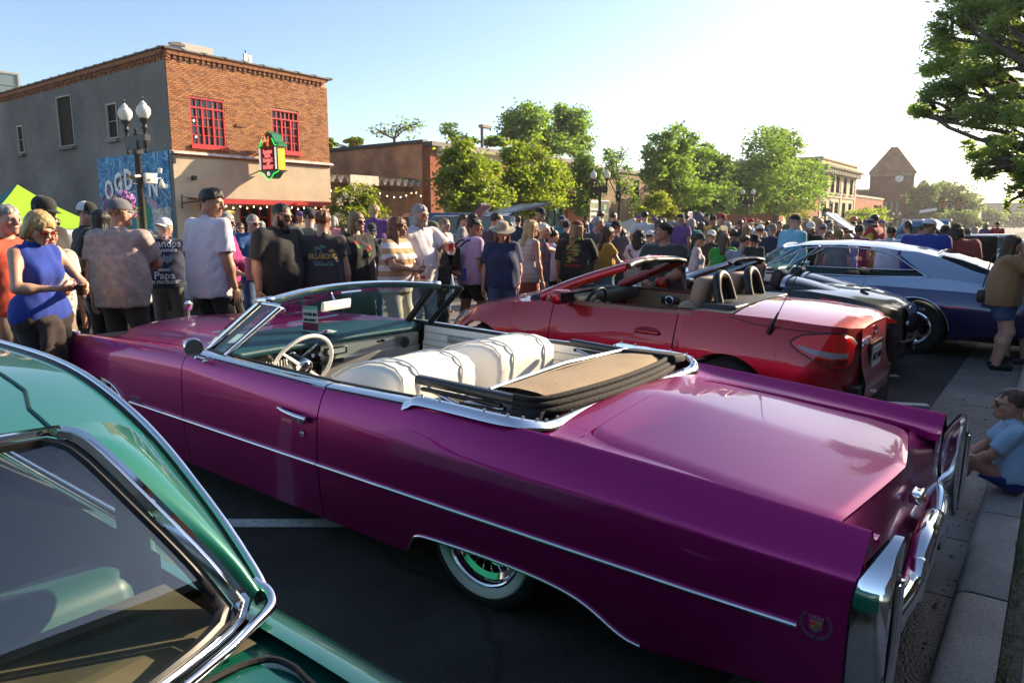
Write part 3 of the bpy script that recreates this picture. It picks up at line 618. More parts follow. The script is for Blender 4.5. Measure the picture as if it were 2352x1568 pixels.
# buildings behind the viewer's footway (they cast the evening shade)
x=-30
sr=empty('shop_row',(0,-4.6,0));tag(sr,'row of brick shops along the near footway, outside the view','building')
for i,(w,h,m)in enumerate(((16,5.6,TANBRICK),(13,5.2,REDBRICK),(15,5.3,PLUMBRICK),(14,6.4,TANBRICK),(16,5.6,REDBRICK),(13,6.8,OLDBRICK),(17,6.0,TANBRICK),(30,6.4,PLUMBRICK))):
 MB().b2((x+.02,-14,.1),(x+w-.02,0,h)).obj('wall',m,sr);MB().b2((x-.05+.06,-14,h),(x+w-.01,.25,h+.3)).obj('parapet_cap',COPING,sr)
 for k in range(int(w/3.2)):MB().b2((x+1+3.2*k,.004,3.9),(x+2.6+3.2*k,.06,5.3)).obj('window',WINGL,sr);MB().b2((x+.8+3.2*k,.004,.5),(x+3.2+3.2*k,.06,3.2)).obj('shop_window',WINGL,sr)
 x+=w
 # trees, lamps, street furniture
def leafmat(name,col,tcol,var=.35,tr=.5):
 m=bpy.data.materials.new(name);m.use_nodes=True;MATS[name]=m;nt=m.node_tree;L=nt.links;nt.nodes.remove(nt.nodes['Principled BSDF'])
 out=[n for n in nt.nodes if n.type=='OUTPUT_MATERIAL'][0]
 d=nt.nodes.new('ShaderNodeBsdfDiffuse');t=nt.nodes.new('ShaderNodeBsdfTranslucent');g=nt.nodes.new('ShaderNodeBsdfGlossy');g.inputs['Roughness'].default_value=.45;g.inputs['Color'].default_value=(.5,.5,.5,1)
 a=nt.nodes.new('ShaderNodeMixShader');a.inputs[0].default_value=tr;b=nt.nodes.new('ShaderNodeMixShader');b.inputs[0].default_value=.07
 tc=nt.nodes.new('ShaderNodeTexCoord').outputs['Object'];n=nt.nodes.new('ShaderNodeTexNoise');n.inputs['Scale'].default_value=1.4;n.inputs['Detail'].default_value=8;L.new(tc,n.inputs['Vector'])
 for bs,c in((d,col),(t,tcol)):
  r=nt.nodes.new('ShaderNodeValToRGB');e=r.color_ramp.elements;e[0].position=.32;e[1].position=.68
  e[0].color=tuple(x*(1-var)for x in c)+(1,);e[1].color=tuple(x*(1+var)for x in c)+(1,);L.new(n.outputs[0],r.inputs[0]);L.new(r.outputs[0],bs.inputs['Color'])
 L.new(d.outputs[0],a.inputs[1]);L.new(t.outputs[0],a.inputs[2]);L.new(a.outputs[0],b.inputs[1]);L.new(g.outputs[0],b.inputs[2]);L.new(b.outputs[0],out.inputs[0]);return m
LEAF_Y=leafmat('leaf_yellow_green',(.115,.16,.016),(.40,.53,.04));LEAF_G=leafmat('leaf_green',(.065,.13,.025),(.28,.46,.05));LEAF_D=leafmat('leaf_deep_green',(.045,.095,.022),(.16,.29,.04));LEAF_B=leafmat('leaf_bright',(.12,.17,.014),(.42,.48,.03))
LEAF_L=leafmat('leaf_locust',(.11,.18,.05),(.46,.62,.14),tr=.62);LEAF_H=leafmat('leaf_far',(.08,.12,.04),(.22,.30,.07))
BARK=mat('bark',(.085,.065,.05),.95,var=.35,vscale=6,bump=.6,bscale=20);BARKD=mat('dark_bark',(.035,.028,.024),.95)
def leaves(blobs,n,size,seed,clump=.3,aspect=.6,droop=0):
 r=np.random.default_rng(seed);vol=np.array([b[3]*b[4]*b[5]for b in blobs])**.75;P=[];CC=[]
 for b,share in zip(blobs,vol/vol.sum()):
  m=max(20,int(n*share));nc=max(8,int(14*(b[3]*b[5])**.5+10));rad=np.array(b[3:6])
  d=r.normal(size=(nc,3));d/=np.linalg.norm(d,axis=1)[:,None];c=d*(r.uniform(.35,1,(nc,1))**.6)
  cs=r.uniform(.55,1.3,nc);w=cs/cs.sum();idx=r.choice(nc,m,p=w)
  q=r.normal(size=(m,3))*np.array([1,1,.62])*(clump*cs[idx])[:,None]*.62
  P.append((c[idx]+q)*rad+np.array(b[:3]));CC+=[np.array(b[:3])+k*rad*.9 for k in c]
 P=np.concatenate(P);m=len(P)
 if droop:P[:,2]-=droop*r.random(m)**2
 a=r.normal(size=(m,3));a/=np.linalg.norm(a,axis=1)[:,None];a[:,2]*=.6
 nn=r.normal(size=(m,3));nn[:,2]+=.5;b_=np.cross(a,nn);b_/=np.linalg.norm(b_,axis=1)[:,None]+1e-9
 s=size*1.22*r.uniform(.6,1.35,(m,1));V=np.stack([P-a*s,P+b_*s*aspect,P+a*s,P-b_*s*aspect],1).reshape(-1,3)
 return V,m,CC,r
def leaf_obj(name,V,m,mt,par):
 me=bpy.data.meshes.new(name);me.vertices.add(4*m);me.vertices.foreach_set('co',V.ravel());me.loops.add(4*m);me.loops.foreach_set('vertex_index',np.arange(4*m))
 me.polygons.add(m);me.polygons.foreach_set('loop_start',np.arange(m)*4);me.polygons.foreach_set('loop_total',np.full(m,4));me.materials.append(mt);me.update();me.validate()
 o=bpy.data.objects.new(name,me);COL.objects.link(o);o.parent=par;return o
def limb(g,a,b,r0,r1,r,bend=.12,n=7):
 a,b=np.array(a,float),np.array(b,float);L_=np.linalg.norm(b-a);off=r.normal(size=3)*L_*bend;off[2]=abs(off[2])*.6
 t=np.linspace(0,1,n)[:,None];g.tube(a+(b-a)*t+off*np.sin(t*math.pi),np.linspace(r0,r1,n),6)
def tree(label,base,blobs,n,size,mt,trunk_r=.14,fork=.45,seed=1,name='tree',bark=None,group=None,clump=.40,aspect=.6,droop=0,nlimb=40,lean=0,lim=.45):
 t=empty(name,(base[0],base[1],0));tag(t,label,'tree',group);g0=gz(base[1])if base[1]<24 else.1
 B=[(b[0]-base[0],b[1]-base[1],*b[2:])for b in blobs]
 V,m,CC,r=leaves(B,n,size,seed,clump,aspect,droop)
 zlo=min(b[2]-b[5]for b in B);zc=np.mean([b[2]for b in B]);cx=np.mean([b[0]for b in B]);cy=np.mean([b[1]for b in B])
 fk=np.array([cx*.3+lean,cy*.3,zlo+(zc-zlo)*fork]);g=MB()
 tp=np.array([[0,0,g0-.05],[0,0,g0+.05],*[fk*s+np.array([r.normal(0,.03),r.normal(0,.03),g0*(1-s)])for s in(.3,.6,1)]]);g.tube(tp,[trunk_r*1.5,trunk_r*1.15,trunk_r,trunk_r*.9,trunk_r*.7],9)
 mains=[]
 for b in B:
  for k in range(2):e=np.array(b[:3])+r.normal(size=3)*np.array(b[3:6])*.25;limb(g,fk-np.array([0,0,.1]),e,trunk_r*lim,trunk_r*.12,r);mains.append(e)
 for c in[CC[i]for i in r.choice(len(CC),min(nlimb,len(CC)),replace=False)]:
  e=min(mains,key=lambda q:np.linalg.norm(q-c));s=fk+(e-fk)*r.uniform(.45,1);limb(g,s,c,trunk_r*.2,trunk_r*.06,r)
 g.obj('trunk',bark or BARK,t,smooth=60);leaf_obj('crown',V,m,mt,t);return t
def blob(px,py,rx,ry,depthy=None,x=None,d=None,deep=1.0):
 c=at(px,py,y=depthy)if depthy is not None else at(px,py,x=x)if x is not None else at(px,py,d=d)
 k=(c-EYE)@CF/1654;return(c[0],c[1],c[2],rx*k*deep,rx*k*deep,ry*k)
def ptree(label,bpx,y,px,n,size,mt,**kw):
 b=at(bpx,515,y=y);return tree(label,(b[0],y),[blob(*q,y)for q in px],n,size,mt,**kw)
ptree('yellow-green street tree in front of the orange brick building, left crown',1105,22.9,[(1068,385,52,52),(1040,430,40,45),(1110,430,55,55),(1085,470,60,32),(1060,350,26,28)],15000,.085,LEAF_Y,seed=3)
ptree('yellow-green street tree right of its twin, before the orange brick wall',1215,23.0,[(1225,390,55,55),(1265,420,42,50),(1190,420,40,45),(1225,465,60,34),(1185,355,30,26),(1285,400,22,26)],16000,.085,LEAF_Y,seed=4)
ptree('tall double-crowned green tree rising behind the orange brick building',1255,42,[(1205,275,52,38),(1195,310,40,25),(1235,290,35,40),(1310,290,45,48),(1330,330,32,32),(1260,335,60,26),(1290,260,22,20)],17000,.15,LEAF_G,seed=5,trunk_r=.25)
ptree('green tree at the right end of the orange brick building',1345,25.5,[(1338,400,26,50),(1350,440,30,45),(1330,470,28,30),(1375,420,20,30)],9000,.085,LEAF_G,seed=6)
ptree('thin half-bare tree beside the banner lamp post',1420,24,[(1420,390,30,32),(1440,430,22,25),(1400,360,16,20),(1455,470,14,22)],1300,.085,LEAF_G,seed=7,bark=BARKD,trunk_r=.10,nlimb=60)
ptree('open-crowned green tree in front of the tan building',1560,24.5,[(1520,340,34,42),(1565,325,42,35),(1600,370,40,28),(1540,400,55,45),(1575,440,60,38),(1500,400,28,30),(1620,345,22,16)],15000,.12,LEAF_G,seed=8,trunk_r=.2)
ptree('dark green tree filling the gap left of the big rounded tree',1640,25.5,[(1645,400,45,40),(1625,450,55,50),(1680,440,40,48),(1600,490,40,28)],15000,.14,LEAF_D,seed=9,trunk_r=.2)
ptree('big rounded dark green street tree behind the third lamp post',1780,24.5,[(1755,345,55,46),(1800,330,42,34),(1745,410,72,55),(1825,405,62,45),(1790,450,85,40),(1870,420,30,24),(1720,460,45,40),(1775,310,22,18)],27000,.13,LEAF_G,seed=10,trunk_r=.26)
ptree('small bright lime-green tree beside the cream canopy tents',1505,20.5,[(1505,468,30,26),(1480,490,20,18),(1530,490,24,18)],6500,.075,LEAF_B,seed=11,trunk_r=.06)
ptree('low yellow-green tree at the foot of the red brick row',1990,24.5,[(1985,500,40,22),(2010,490,22,14),(1960,510,22,14)],4500,.16,LEAF_Y,seed=12)
ptree('young bush-like tree right of the big rounded tree',1830,24,[(1822,515,22,22),(1845,505,14,16)],2500,.10,LEAF_B,seed=22,trunk_r=.06)
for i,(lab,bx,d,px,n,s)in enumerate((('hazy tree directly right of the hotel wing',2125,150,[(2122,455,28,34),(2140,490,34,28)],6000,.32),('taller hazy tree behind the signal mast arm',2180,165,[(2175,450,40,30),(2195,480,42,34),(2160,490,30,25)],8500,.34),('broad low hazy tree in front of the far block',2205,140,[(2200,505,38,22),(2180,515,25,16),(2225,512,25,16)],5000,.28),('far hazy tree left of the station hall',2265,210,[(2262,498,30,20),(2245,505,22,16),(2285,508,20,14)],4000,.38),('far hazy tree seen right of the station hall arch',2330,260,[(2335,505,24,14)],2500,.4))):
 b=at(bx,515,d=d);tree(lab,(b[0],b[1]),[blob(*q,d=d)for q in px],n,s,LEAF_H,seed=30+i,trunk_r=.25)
for i,(lab,bx,y,px,n)in enumerate((('leafless twiggy treetop over the left end of the orange brick roof',905,46,[(875,300,24,18),(925,295,30,24),(955,290,20,20)],350),('leafless twiggy treetop near the parking light',1040,46,[(1030,295,22,18),(1050,315,22,12)],700),('leafless grey tree between banner post and tan building',1412,33,[(1410,365,30,28),(1430,350,25,20)],150))):
 ptree(lab,bx,y,px,n,.12,LEAF_G,seed=40+i,trunk_r=.16,bark=BARK,nlimb=200,fork=.2)
for i,(lab,bx,y,px)in enumerate((('leafy tuft peeping over the low roof beside the corner building',815,44,[(815,325,18,9),(760,330,10,10)]),('low leafy top showing above the orange brick parapet',1130,40,[(1140,325,26,12),(1075,325,18,9),(1050,318,10,8)]))):
 ptree(lab,bx,y,px,2500,.13,LEAF_G,seed=50+i)
fb=at(815,515,y=23.5);fs=tree('leafy shrub with upright cream flower panicles beside the patio',(fb[0],23.5),[blob(*q,23.5)for q in((815,460,45,30),(790,490,34,26),(850,495,40,22),(770,505,20,14))],9000,.075,LEAF_B,seed=60,trunk_r=.05,name='flowering_shrub')
FLW=mat('cream_blossom',(.72,.62,.34),.8,var=.2,vscale=20)
for k,(x,y)in enumerate(((792,448),(812,432),(832,437),(845,428),(778,462),(805,455),(820,450),(862,480),(880,488),(870,495),(785,500),(840,490),(775,495),(893,505))):
 c=at(x,y,y=23.0)-np.array([fb[0],23.5,0]);g=MB()
 for j in range(46):s=rng.normal(size=3)*np.array([.10,.10,.13]);w=.035;g.box(c+s*(1-.4*(s[2]>0)),(w,w,w),rot=tuple(rng.random(3)*3))
 g.obj('blossom',FLW,fs)
TB=(12.5,-1.7)
def nb(px,py,rx,ry,d):return blob(px,py,rx,ry,d=d,deep=.9)
NB=[nb(2240,60,110,70,11.5),nb(2330,40,90,80,11),nb(2210,160,90,60,11.5),nb(2320,160,110,80,11),nb(2170,230,75,40,11.5),nb(2260,250,95,50,11),nb(2340,290,80,60,10.5),nb(2255,330,60,36,11),nb(2320,380,60,45,10.5),nb(2345,440,40,40,10.5),nb(2120,250,35,16,11.8),nb(2260,385,40,22,10.8),nb(2200,30,60,45,11.5),nb(2300,-60,150,70,11.5)]
tree('large locust tree overhanging from the near footway at top right',TB,NB+[(10.9,-2.7,4.0,1.3,1.0,1.1),(9.6,-3.0,3.3,1.1,.9,.9)],112000,.030,LEAF_L,seed=70,trunk_r=.20,fork=.25,clump=.27,aspect=.40,nlimb=120,name='locust_tree',droop=.12,lim=.22)  # last two crown clumps are unseen, added to dapple sun on convertible and kerb
# twin-globe street lamps
GLOBE=mat('frosted_globe',(.86,.83,.77),.35,trans=.25,ior=1.1);IRON=mat('black_iron',(.016,.016,.018),.42)
gm_=MB().lathe([(0,-.01),(.085,0),(.12,.03),(.19,.13),(.205,.22),(.195,.29),(.15,.37),(.085,.41),(.10,.43),(.085,.455),(.05,.48),(.03,.52),(0,.53)],20).mesh('globe',GLOBE,180)
fin_=MB().lathe([(.012,.5),(.018,.56),(.03,.575),(.012,.6),(.02,.63),(0,.68)],8).mesh('finial',IRON,60)
cup_=MB().lathe([(.05,-.42),(.055,-.32),(.10,-.27),(.06,-.22),(.075,-.12),(.13,-.05),(.15,.0),(.09,.02)],14).mesh('globe_holder',IRON,60)
def street_lamp(label,x,y,ztop,rz=R(90)):
 t=empty('street_lamp',(x,y,gz(y)if y<22.4 else.12),(0,0,rz));tag(t,label,'street lamp','twin-globe black street lamps');H=ztop-.12-.68
 MB().lathe([(.27,0),(.27,.12),(.22,.2),(.2,.7),(.13,.85),(.115,1.2),(.095,H-1.05),(.14,H-.98),(.14,H-.9),(.09,H-.85),(.08,H-.55)],14).obj('post',IRON,t,smooth=40)
 g=MB();g.b2((-.58,-.08,H-.64),(.58,.08,H-.46)).b2((-.46,-.07,H-.84),(.46,.07,H-.64)).b2((-.16,-.10,H-1.0),(.16,.10,H-.60))
 for s in(-.47,.47):g.lathe([(.03,-1.0),(.05,-.93),(.02,-.87),(.06,-.8),(.05,-.6),(.09,-.5),(.05,-.42)],10,c=(s,0,H))
 g.lathe([(.07,-.48),(.09,-.42),(.03,-.36),(.05,-.30),(0,-.2)],10,c=(0,0,H));A=g.obj('cross_arm',IRON,t,smooth=40)
 for s in(-.47,.47):inst(cup_,'globe_holder',t,(s,0,H));inst(gm_,'globe',t,(s,0,H));inst(fin_,'finial',t,(s,0,H))
 return t,H
p=at(305,222,y=22.7);L1,H1=street_lamp('black twin-globe lamp post with camera box before the grey wall mural',p[0],22.7,p[2],R(96))
p2=at(1379,384,y=22.7);L2,H2=street_lamp('black twin-globe lamp post carrying two banners near the tan building',p2[0],22.7,p2[2])
p3=at(1718,432,y=22.7);L3,H3=street_lamp('black twin-globe lamp post in front of the big rounded tree',p3[0],22.7,p3[2]+.1)
p4=at(1898,462,y=22.7);L4,H4=street_lamp('black twin-globe lamp post in front of the stone building',p4[0],22.7,p4[2]+.3)
for(a,b,d,lab)in((2059,488,120,'distant twin-globe lamp below the clock tower door'),(2000,478,132,'distant twin-globe lamp by the traffic signal left of the tower'),(2192,498,150,'distant twin-globe lamp right of the pickup cab'),(2238,510,170,'distant twin-globe lamp near the far hazy trees')):
 q=at(a,b,d=d);street_lamp(lab,q[0],q[1],q[2]+.2)
ac=empty('camera_box',(p[0],22.7,3.05));tag(ac,'white surveillance camera box with dome camera strapped to lamp post','camera');ac.scale=(.6,.6,.6)
CW=mat('camera_white',(.66,.64,.58),.4)
MB().rbox((.42,-.22,0),(.62,.36,.52),.03).obj('housing',CW,ac,smooth=40);MB().b2((.2,-.42,-.12),(.34,-.405,-.06)).obj('vent',BLACK,ac)
MB().lathe([(0,.30),(.05,.28),(.07,.18),(.13,.06),(.16,-.06),(.14,-.07),(.12,-.13),(0,-.19)],14).obj('dome_camera',CW,ac,loc=(.95,-.35,-.3),smooth=50)
MB().tube([(.6,-.3,-.05),(.95,-.35,.05)],.04).tube([(.6,-.25,.15),(.9,-.3,.35)],.04).obj('bracket',CW,ac);MB().lathe([(0,-.12),(.09,-.12),(.12,.1),(0,.14)],12,axis='z').obj('antenna',CW,ac,loc=(.93,-.3,.42))
MB().tube([(-.5,-.3,.05),(-.05,-.25,.1)],.075).obj('bullet_camera',CW,ac);MB().tube([(-.56,-.3,.02),(-.40,-.29,.05)],.10).obj('camera_hood',BLACK,ac);MB().tube([(0,-.1,.0),(-.2,-.2,-.3),(-.5,-.3,-.3)],.025).obj('cable',BLACK,ac)
hbp=at(282,460,y=22.3);hb=empty('flower_basket',tuple(hbp));hb.scale=(.64,.64,.64);tag(hb,'hanging basket of purple and pink petunias on the lamp post','flower basket')
pet=[MB().add([(0,0,0)]+[(.05*math.cos(a),.05*math.sin(a),.015*(i%2))for i,a in enumerate(np.linspace(0,6.28,7)[:-1])],[(0,i+1,(i+1)%6+1)for i in range(6)]).mesh('petunia',mat('petal_%d'%k,c,.6,sheen=.2))for k,c in enumerate(((.16,.01,.28),(.42,.05,.40),(.55,.12,.36),(.28,.02,.36),(.62,.28,.45)))]
V,m,CC,r_=leaves([(0,0,-.05,.5,.5,.45),(.15,0,-.5,.38,.35,.4)],1500,.05,5);leaf_obj('foliage',V,m,LEAF_G,hb)
for k in range(260):
 d=rng.normal(size=3);d[1]=-abs(d[1]);d/=np.linalg.norm(d);low=rng.random()<.45
 c=d*np.array([.52,.5,.42])if not low else d*np.array([.40,.38,.42])+(.15,0,-.5)
 inst(pet[int(rng.choice(5,p=(.35,.25,.15,.15,.1)if c[0]<.1 else(.1,.25,.3,.1,.25)))],'petunia',hb,c,Vector(d+rng.normal(0,.3,3)).to_track_quat('Z','Y').to_euler())
for s in(-.3,0,.3):MB().tube([(s,0,.2),(0,0,.95)],.008,5).obj('hanger_wire',DULLMETAL,hb)
MB().lathe([(0,-.35),(.25,-.28),(.38,.05),(.36,.08),(0,.06)],16).obj('basket',BARKD,hb);MB().tube([(0,0,.95),(p[0]-hbp[0],.4,1.0)],.02).obj('basket_arm',IRON,hb)
for s,lab,c1 in((-.62,'pale farmers market banner hanging left of the lamp post',(.55,.54,.50)),(.62,'black welcome banner with green shield right of the lamp post',(.03,.032,.035))):
 z1=at(1379,462,y=22.7)[2];bn=empty('banner',(p2[0]+s,22.7,z1));tag(bn,lab,'banner','banners on the lamp post')
 MB().b2((-.48,-.012,-1.25),(.48,.0,0)).obj('cloth',mat('banner_'+('pale' if s<0 else 'black'),c1,.7),bn);MB().tube([(-.5 if s<0 else-.6,0,.02),(.6 if s<0 else.5,0,.02)],.02).obj('banner_rod',IRON,bn)
 if s<0:
  MB().b2((-.4,-.02,-.42),(.4,-.014,-.12)).obj('picture',mat('banner_picture',(.18,.25,.12),.7,var=.6,vscale=5),bn);text('FARMERS MARKET',.14,BLACK,bn,(0,-.02,-.62),(R(90),0,0),sx=.75);text('OPEN AIR',.22,BLACK,bn,(0,-.02,-.95),(R(90),0,0),sx=.8)
 else:
  MB().prism([(-.16,-.2),(.16,-.2),(.16,-.42),(0,-.58),(-.16,-.42)],-.02,-.013,'y').obj('shield',mat('shield_green',(.08,.35,.08),.6),bn);text('O',.22,WHITE,bn,(0,-.026,-.36),(R(90),0,0));text('WELCOME TO',.13,WHITE,bn,(0,-.02,-.8),(R(90),0,0));text('2510',.3,MATS['shield_green'],bn,(0,-.02,-1.05),(R(90),0,0))
def tent(label,px,py,y,w,h,cols,txt=None):
 c=at(px,py,y=y);t=empty('canopy_tent',(c[0],y,gz(y)));tag(t,label,'tent');zt=c[2]-gz(y);ze=zt-h
 for k,(a,b)in enumerate((((-1,-1),(1,-1)),((1,-1),(1,1)),((1,1),(-1,1)),((-1,1),(-1,-1)))):
  P=[[np.array([a[0]+(b[0]-a[0])*s,a[1]+(b[1]-a[1])*s,0])*w/2*(1-q)+np.array([0,0,ze+h*(q**1.45)])for s in np.linspace(0,1,5)]for q in np.linspace(0,1,8)]
  MB().grid(P).obj('roof_panel',cols[k],t,smooth=60)
  MB().grid([[(p_[0]*1.0,p_[1]*1.0,ze-dz)for p_ in P[0]]for dz in(.26,0)]).obj('valance',cols[k],t)
  MB().tube([(a[0]*w/2*.98,a[1]*w/2*.98,0),(a[0]*w/2*.98,a[1]*w/2*.98,ze)],.025).obj('leg',DULLMETAL,t)
 return t,ze
TLIME=mat('lime_canvas',(.28,.50,.02),.7);TTEAL=mat('teal_canvas',(.01,.16,.15),.7);TCRM=mat('cream_canvas',(.55,.47,.36),.85);TNAV=mat('navy_canvas',(.02,.03,.07),.8);TWH=mat('white_canvas',(.6,.56,.5),.8)
t,ze=tent('lime and teal radio station canopy tent at the left edge',40,424,19.5,3.0,1.0,[TLIME,TLIME,TLIME,TTEAL])
DKT=mat('tent_print',(.01,.12,.13),.6);text('90.9FM · KRCL',.20,DKT,t,(.2,-1.512,ze-.12),(R(90),0,0),ext=.002);text('COMMUNITY RADIO',.1,DKT,t,(-.1,-1.25,ze+.18),(R(62),0,0),ext=.0)
tent('cream peaked canopy tent left of the small lime tree',1455,500,19.5,5.0,1.0,[TCRM]*4)
tent('second cream canopy tent tucked behind the first peak',1375,512,21,3.4,.7,[TCRM]*4)
tent('navy and white canopy tent behind the crowd before the rounded tree',1605,485,21.5,4.4,1.1,[TNAV,TWH,TWH,TNAV])
tent('small white canopy tent beside the third lamp post',1730,505,24,3.0,.8,[TWH]*4)
s0=at(1585,486,y=20.5);ss=empty('info_sign',(s0[0],20.5,0));tag(ss,'white and blue transit style notice sign above the crowd','sign')
kk=(s0-EYE)@CF/1654;hs=40*kk;ws_=20*kk
MB().b2((-ws_/2,-.03,s0[2]-hs),(ws_/2,.03,s0[2])).obj('panel',WHITE,ss);MB().b2((ws_/2,-.05,0),(ws_/2+.08,.05,s0[2]+.04)).obj('post',mat('sign_blue',(.02,.07,.25),.5),ss)
MB().lathe([(.16,-.01),(.22,-.01),(.22,.01),(.16,.01)],20,axis='y').obj('roundel',MATS['sign_blue'],ss,loc=(0,-.045,s0[2]-.28));MB().b2((-.27,-.075,s0[2]-.33),(.27,-.06,s0[2]-.23)).obj('roundel_bar',REDP,ss)
MB().b2((-ws_/2+.06,-.04,s0[2]-hs+.06),(ws_/2-.06,-.032,s0[2]-hs+.2)).obj('blue_band',MATS['sign_blue'],ss)
for k in range(3):MB().b2((-ws_/2+.08,-.04,s0[2]-.66-k*.08),(ws_/2-.15,-.032,s0[2]-.63-k*.08)).obj('text_line',COPING,ss)
SIGY=mat('signal_yellow',(.45,.22,.02),.5)
def signal(label,px,py,d,arm=None,h=24):
 c=at(px,py,d=d);k=d/1654;t=empty('traffic_signal',tuple(c),(0,0,AZ-R(90)-.2));tag(t,label,'traffic signal');H=h*k;w=H*.42
 MB().b2((-w*.7,0,-H*1.15),(w*.7,.05,.15*H)).obj('backplate',BLACK,t);MB().b2((-w/2,-.25,-H),(w/2,0,0)).obj('housing',SIGY,t)
 for j in range(3):MB().lathe([(0,-.02),(w*.33,-.02),(w*.36,-.16),(w*.38,-.16),(w*.38,0)],12,axis='y').obj('lens',[mat('lens_red',(.25,.02,.01),.3),mat('lens_amber',(.3,.12,.01),.3),mat('lens_green',(.02,.12,.06),.3)][j],t,loc=(0,-.26,-H*(.17+.33*j)))
 return t
signal('traffic signal hanging mid mast arm',2163,460,105);signal('traffic signal at the tip of the mast arm',2204,457,105);signal('orange-lit signal at the far right before station hall',2314,465,95,h=17)
signal('yellow traffic signal facing sideways, left of the tower lamps',2012,474,118,h=15);signal('yellow traffic signal beside its twin left of tower lamps',2020,474,118.5,h=15)
c0=at(2068,515,d=105);ma=empty('signal_mast',(c0[0],c0[1],0));tag(ma,'dark traffic signal mast with long curved arm and street-name blade','signal mast')
apts=[at(x,y,d=105.3)-np.array([c0[0],c0[1],0])for x,y in((2068,500),(2090,492),(2120,480),(2160,466),(2212,460))]
MB().tube([(0,0,0),(0,0,apts[0][2])],.18).tube(smooth_curve(apts,14),np.linspace(.18,.09,14)).obj('mast_arm',IRON,ma,smooth=60)
q0=at(2112,490,d=104.8)-np.array([c0[0],c0[1],0]);q1=at(2152,484,d=104.8)-np.array([c0[0],c0[1],0]);nsp=MB();nsp.add([q0,q1,q1+(0,0,.42),q0+(0,0,.42),q0+(.05,.05,0),q1+(.05,.05,0),q1+(.05,.05,.42),q0+(.05,.05,.42)],[(0,1,2,3),(5,4,7,6),(0,4,5,1),(3,2,6,7),(0,3,7,4),(1,5,6,2)]);nsp.obj('name_blade',WHITE,ma)
c0=at(2040,515,d=118);mb=empty('signal_mast',(c0[0],c0[1],0));tag(mb,'curved grey mast carrying the yellow signals left of tower lamps','signal mast')
MB().tube(smooth_curve([(0,0,0),at(2036,500,d=118)-np.array([c0[0],c0[1],0]),at(2025,484,d=118)-np.array([c0[0],c0[1],0]),at(2010,480,d=118)-np.array([c0[0],c0[1],0])],14),.14).obj('mast_arm',IRON,mb)
bl_=at(1961,535-30,d=60);bo=MB().lathe([(0,-.3),(.1,-.28),(.26,-.1),(.3,.05),(.22,.22),(.1,.3),(0,.31)],16).obj('balloon',mat('balloon_red',(.5,.03,.02),.3),smooth=180,loc=tuple(bl_));tag(bo,'red balloon floating by the stone building lamp post','balloon')
# cars: shared
def carglass(name,tint,ior=1.5):
 m=bpy.data.materials.new(name);m.use_nodes=True;MATS[name]=m;nt=m.node_tree;L=nt.links;nt.nodes.remove(nt.nodes['Principled BSDF']);out=[n for n in nt.nodes if n.type=='OUTPUT_MATERIAL'][0]
 t=nt.nodes.new('ShaderNodeBsdfTransparent');t.inputs[0].default_value=tuple(tint)+(1,);g=nt.nodes.new('ShaderNodeBsdfGlossy');g.inputs['Roughness'].default_value=.01
 f=nt.nodes.new('ShaderNodeLayerWeight');f.inputs[0].default_value=.5;pw=nt.nodes.new('ShaderNodeMath');pw.operation='POWER';pw.inputs[1].default_value=4.5;L.new(f.outputs['Facing'],pw.inputs[0]);ma=nt.nodes.new('ShaderNodeMath');ma.operation='MULTIPLY_ADD';ma.inputs[1].default_value=.85;ma.inputs[2].default_value=((ior-1)/(ior+1))**2*1.6;L.new(pw.outputs[0],ma.inputs[0]);x=nt.nodes.new('ShaderNodeMixShader');L.new(ma.outputs[0],x.inputs[0]);L.new(t.outputs[0],x.inputs[1]);L.new(g.outputs[0],x.inputs[2]);L.new(x.outputs[0],out.inputs[0]);return m
GLASS=carglass('car_glass',(.66,.80,.78));CLEAR=carglass('clear_glass',(.9,.92,.92));SMOKE=carglass('smoked_glass',(.35,.42,.42))
def paint(name,col,metal=.35,rough=.38):return mat(name,col,rough,metal,coat=1,spec=.5)
CANDY=mat('candy_magenta',(.40,.0,.145),.34,.66,coat=.62,coatr=.012)
LEATHER=mat('white_leather',(.80,.78,.73),.42,bump=.12,bscale=160);TEALV=mat('teal_vinyl',(.008,.055,.075),.42,bump=.15,bscale=120);IVORY=mat('ivory_plastic',(.80,.78,.72),.22)
SILVER=mat('silver_trim',(.52,.52,.50),.35,.6);CLOTHB=mat('black_fabric',(.014,.014,.016),.85,bump=.4,bscale=40);TANC=mat('tan_headliner',(.34,.25,.16),.9,bump=.3,bscale=60,var=.1,vscale=5)
TYRE=mat('tyre',(.016,.016,.017),.8,bump=.25,bscale=60);WW=mat('whitewall',(.66,.65,.61),.5,var=.06);REDL=mat('red_lens',(.80,.008,.010),.12,coat=1);DARKR=mat('dark_recess',(.008,.008,.009),.7)
PLATEM=mat('plate_white',(.6,.6,.58),.5)
